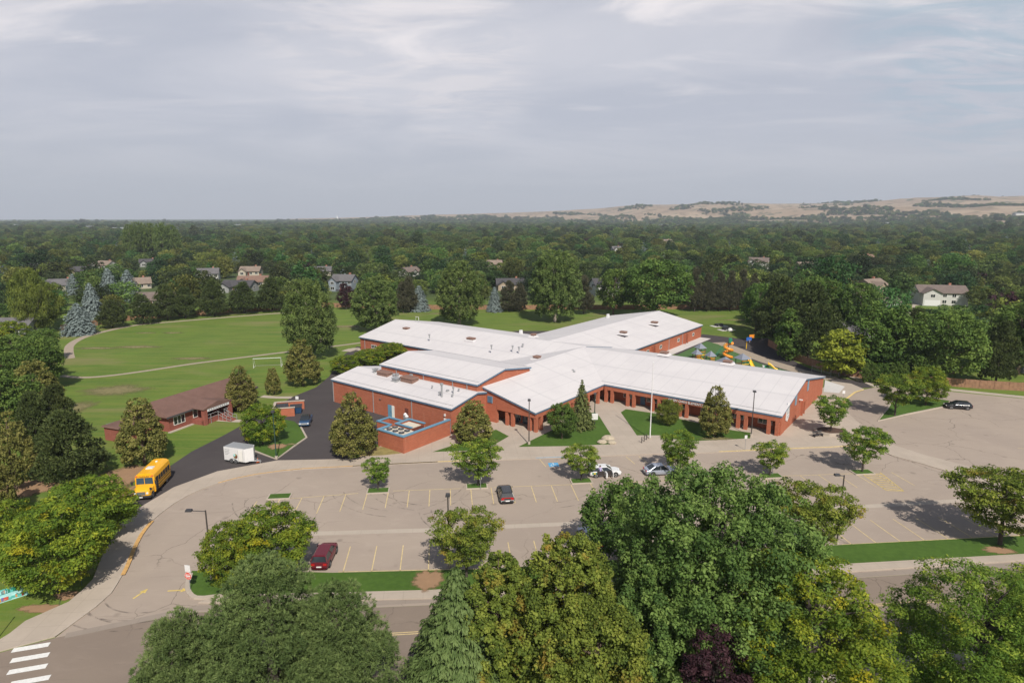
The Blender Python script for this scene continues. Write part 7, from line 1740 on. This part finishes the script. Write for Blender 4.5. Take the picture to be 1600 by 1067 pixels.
attr('pick', 'INT', kindi[rest].astype(np.int32)); attr('rotz', 'FLOAT_VECTOR', np.stack([np.zeros(len(rest)), np.zeros(len(rest)), rng.random(len(rest)) * 6.28], 1).astype(np.float32), 'vector')
attr('size', 'FLOAT_VECTOR', np.stack([sc[rest], sc[rest], scz[rest]], 1).astype(np.float32), 'vector')
fo = bpy.data.objects.new('distant_trees', me); COL.objects.link(fo); tag(fo, 'wide canopy of suburban trees reaching to the horizon', 'trees', None, 'stuff')
ng = bpy.data.node_groups.new('scatter', 'GeometryNodeTree'); ng.interface.new_socket('Geometry', in_out='INPUT', socket_type='NodeSocketGeometry'); ng.interface.new_socket('Geometry', in_out='OUTPUT', socket_type='NodeSocketGeometry')
gi = ng.nodes.new('NodeGroupInput'); gout = ng.nodes.new('NodeGroupOutput'); iop = ng.nodes.new('GeometryNodeInstanceOnPoints'); jn = ng.nodes.new('GeometryNodeJoinGeometry')
for k_ in range(len(FAR) - 1, -1, -1):
    oi = ng.nodes.new('GeometryNodeObjectInfo'); oi.inputs['Object'].default_value = PROT[k_]; oi.inputs['As Instance'].default_value = True; oi.transform_space = 'ORIGINAL'
    ng.links.new(oi.outputs['Geometry'], jn.inputs[0])
def nattr(nm, ty):
    n_ = ng.nodes.new('GeometryNodeInputNamedAttribute'); n_.data_type = ty; n_.inputs['Name'].default_value = nm; return n_.outputs['Attribute']
ng.links.new(gi.outputs[0], iop.inputs['Points']); ng.links.new(jn.outputs[0], iop.inputs['Instance']); iop.inputs['Pick Instance'].default_value = True
ng.links.new(nattr('pick', 'INT'), iop.inputs['Instance Index']); ng.links.new(nattr('rotz', 'FLOAT_VECTOR'), iop.inputs['Rotation']); ng.links.new(nattr('size', 'FLOAT_VECTOR'), iop.inputs['Scale'])
ng.links.new(iop.outputs[0], gout.inputs[0])
md = fo.modifiers.new('scatter', 'NODES'); md.node_group = ng

# ------------------------------------------------------------------ haze
m = bpy.data.materials.new('haze'); m.use_nodes = True; n_ = m.node_tree.nodes; n_.remove(n_['Principled BSDF'])
pv = n_.new('ShaderNodeVolumePrincipled'); pv.inputs['Color'].default_value = (.78, .87, 1.0, 1); pv.inputs['Density'].default_value = .00011; pv.inputs['Anisotropy'].default_value = 0.0
m.node_tree.links.new(pv.outputs[0], n_['Material Output'].inputs['Volume']); MATS['haze'] = m
mb = MB(); mb.box(-9000, 9000, -400, 7600, -1.5, 330, 'haze'); hz = mb.build('haze'); tag(hz, None, None, None, 'stuff')
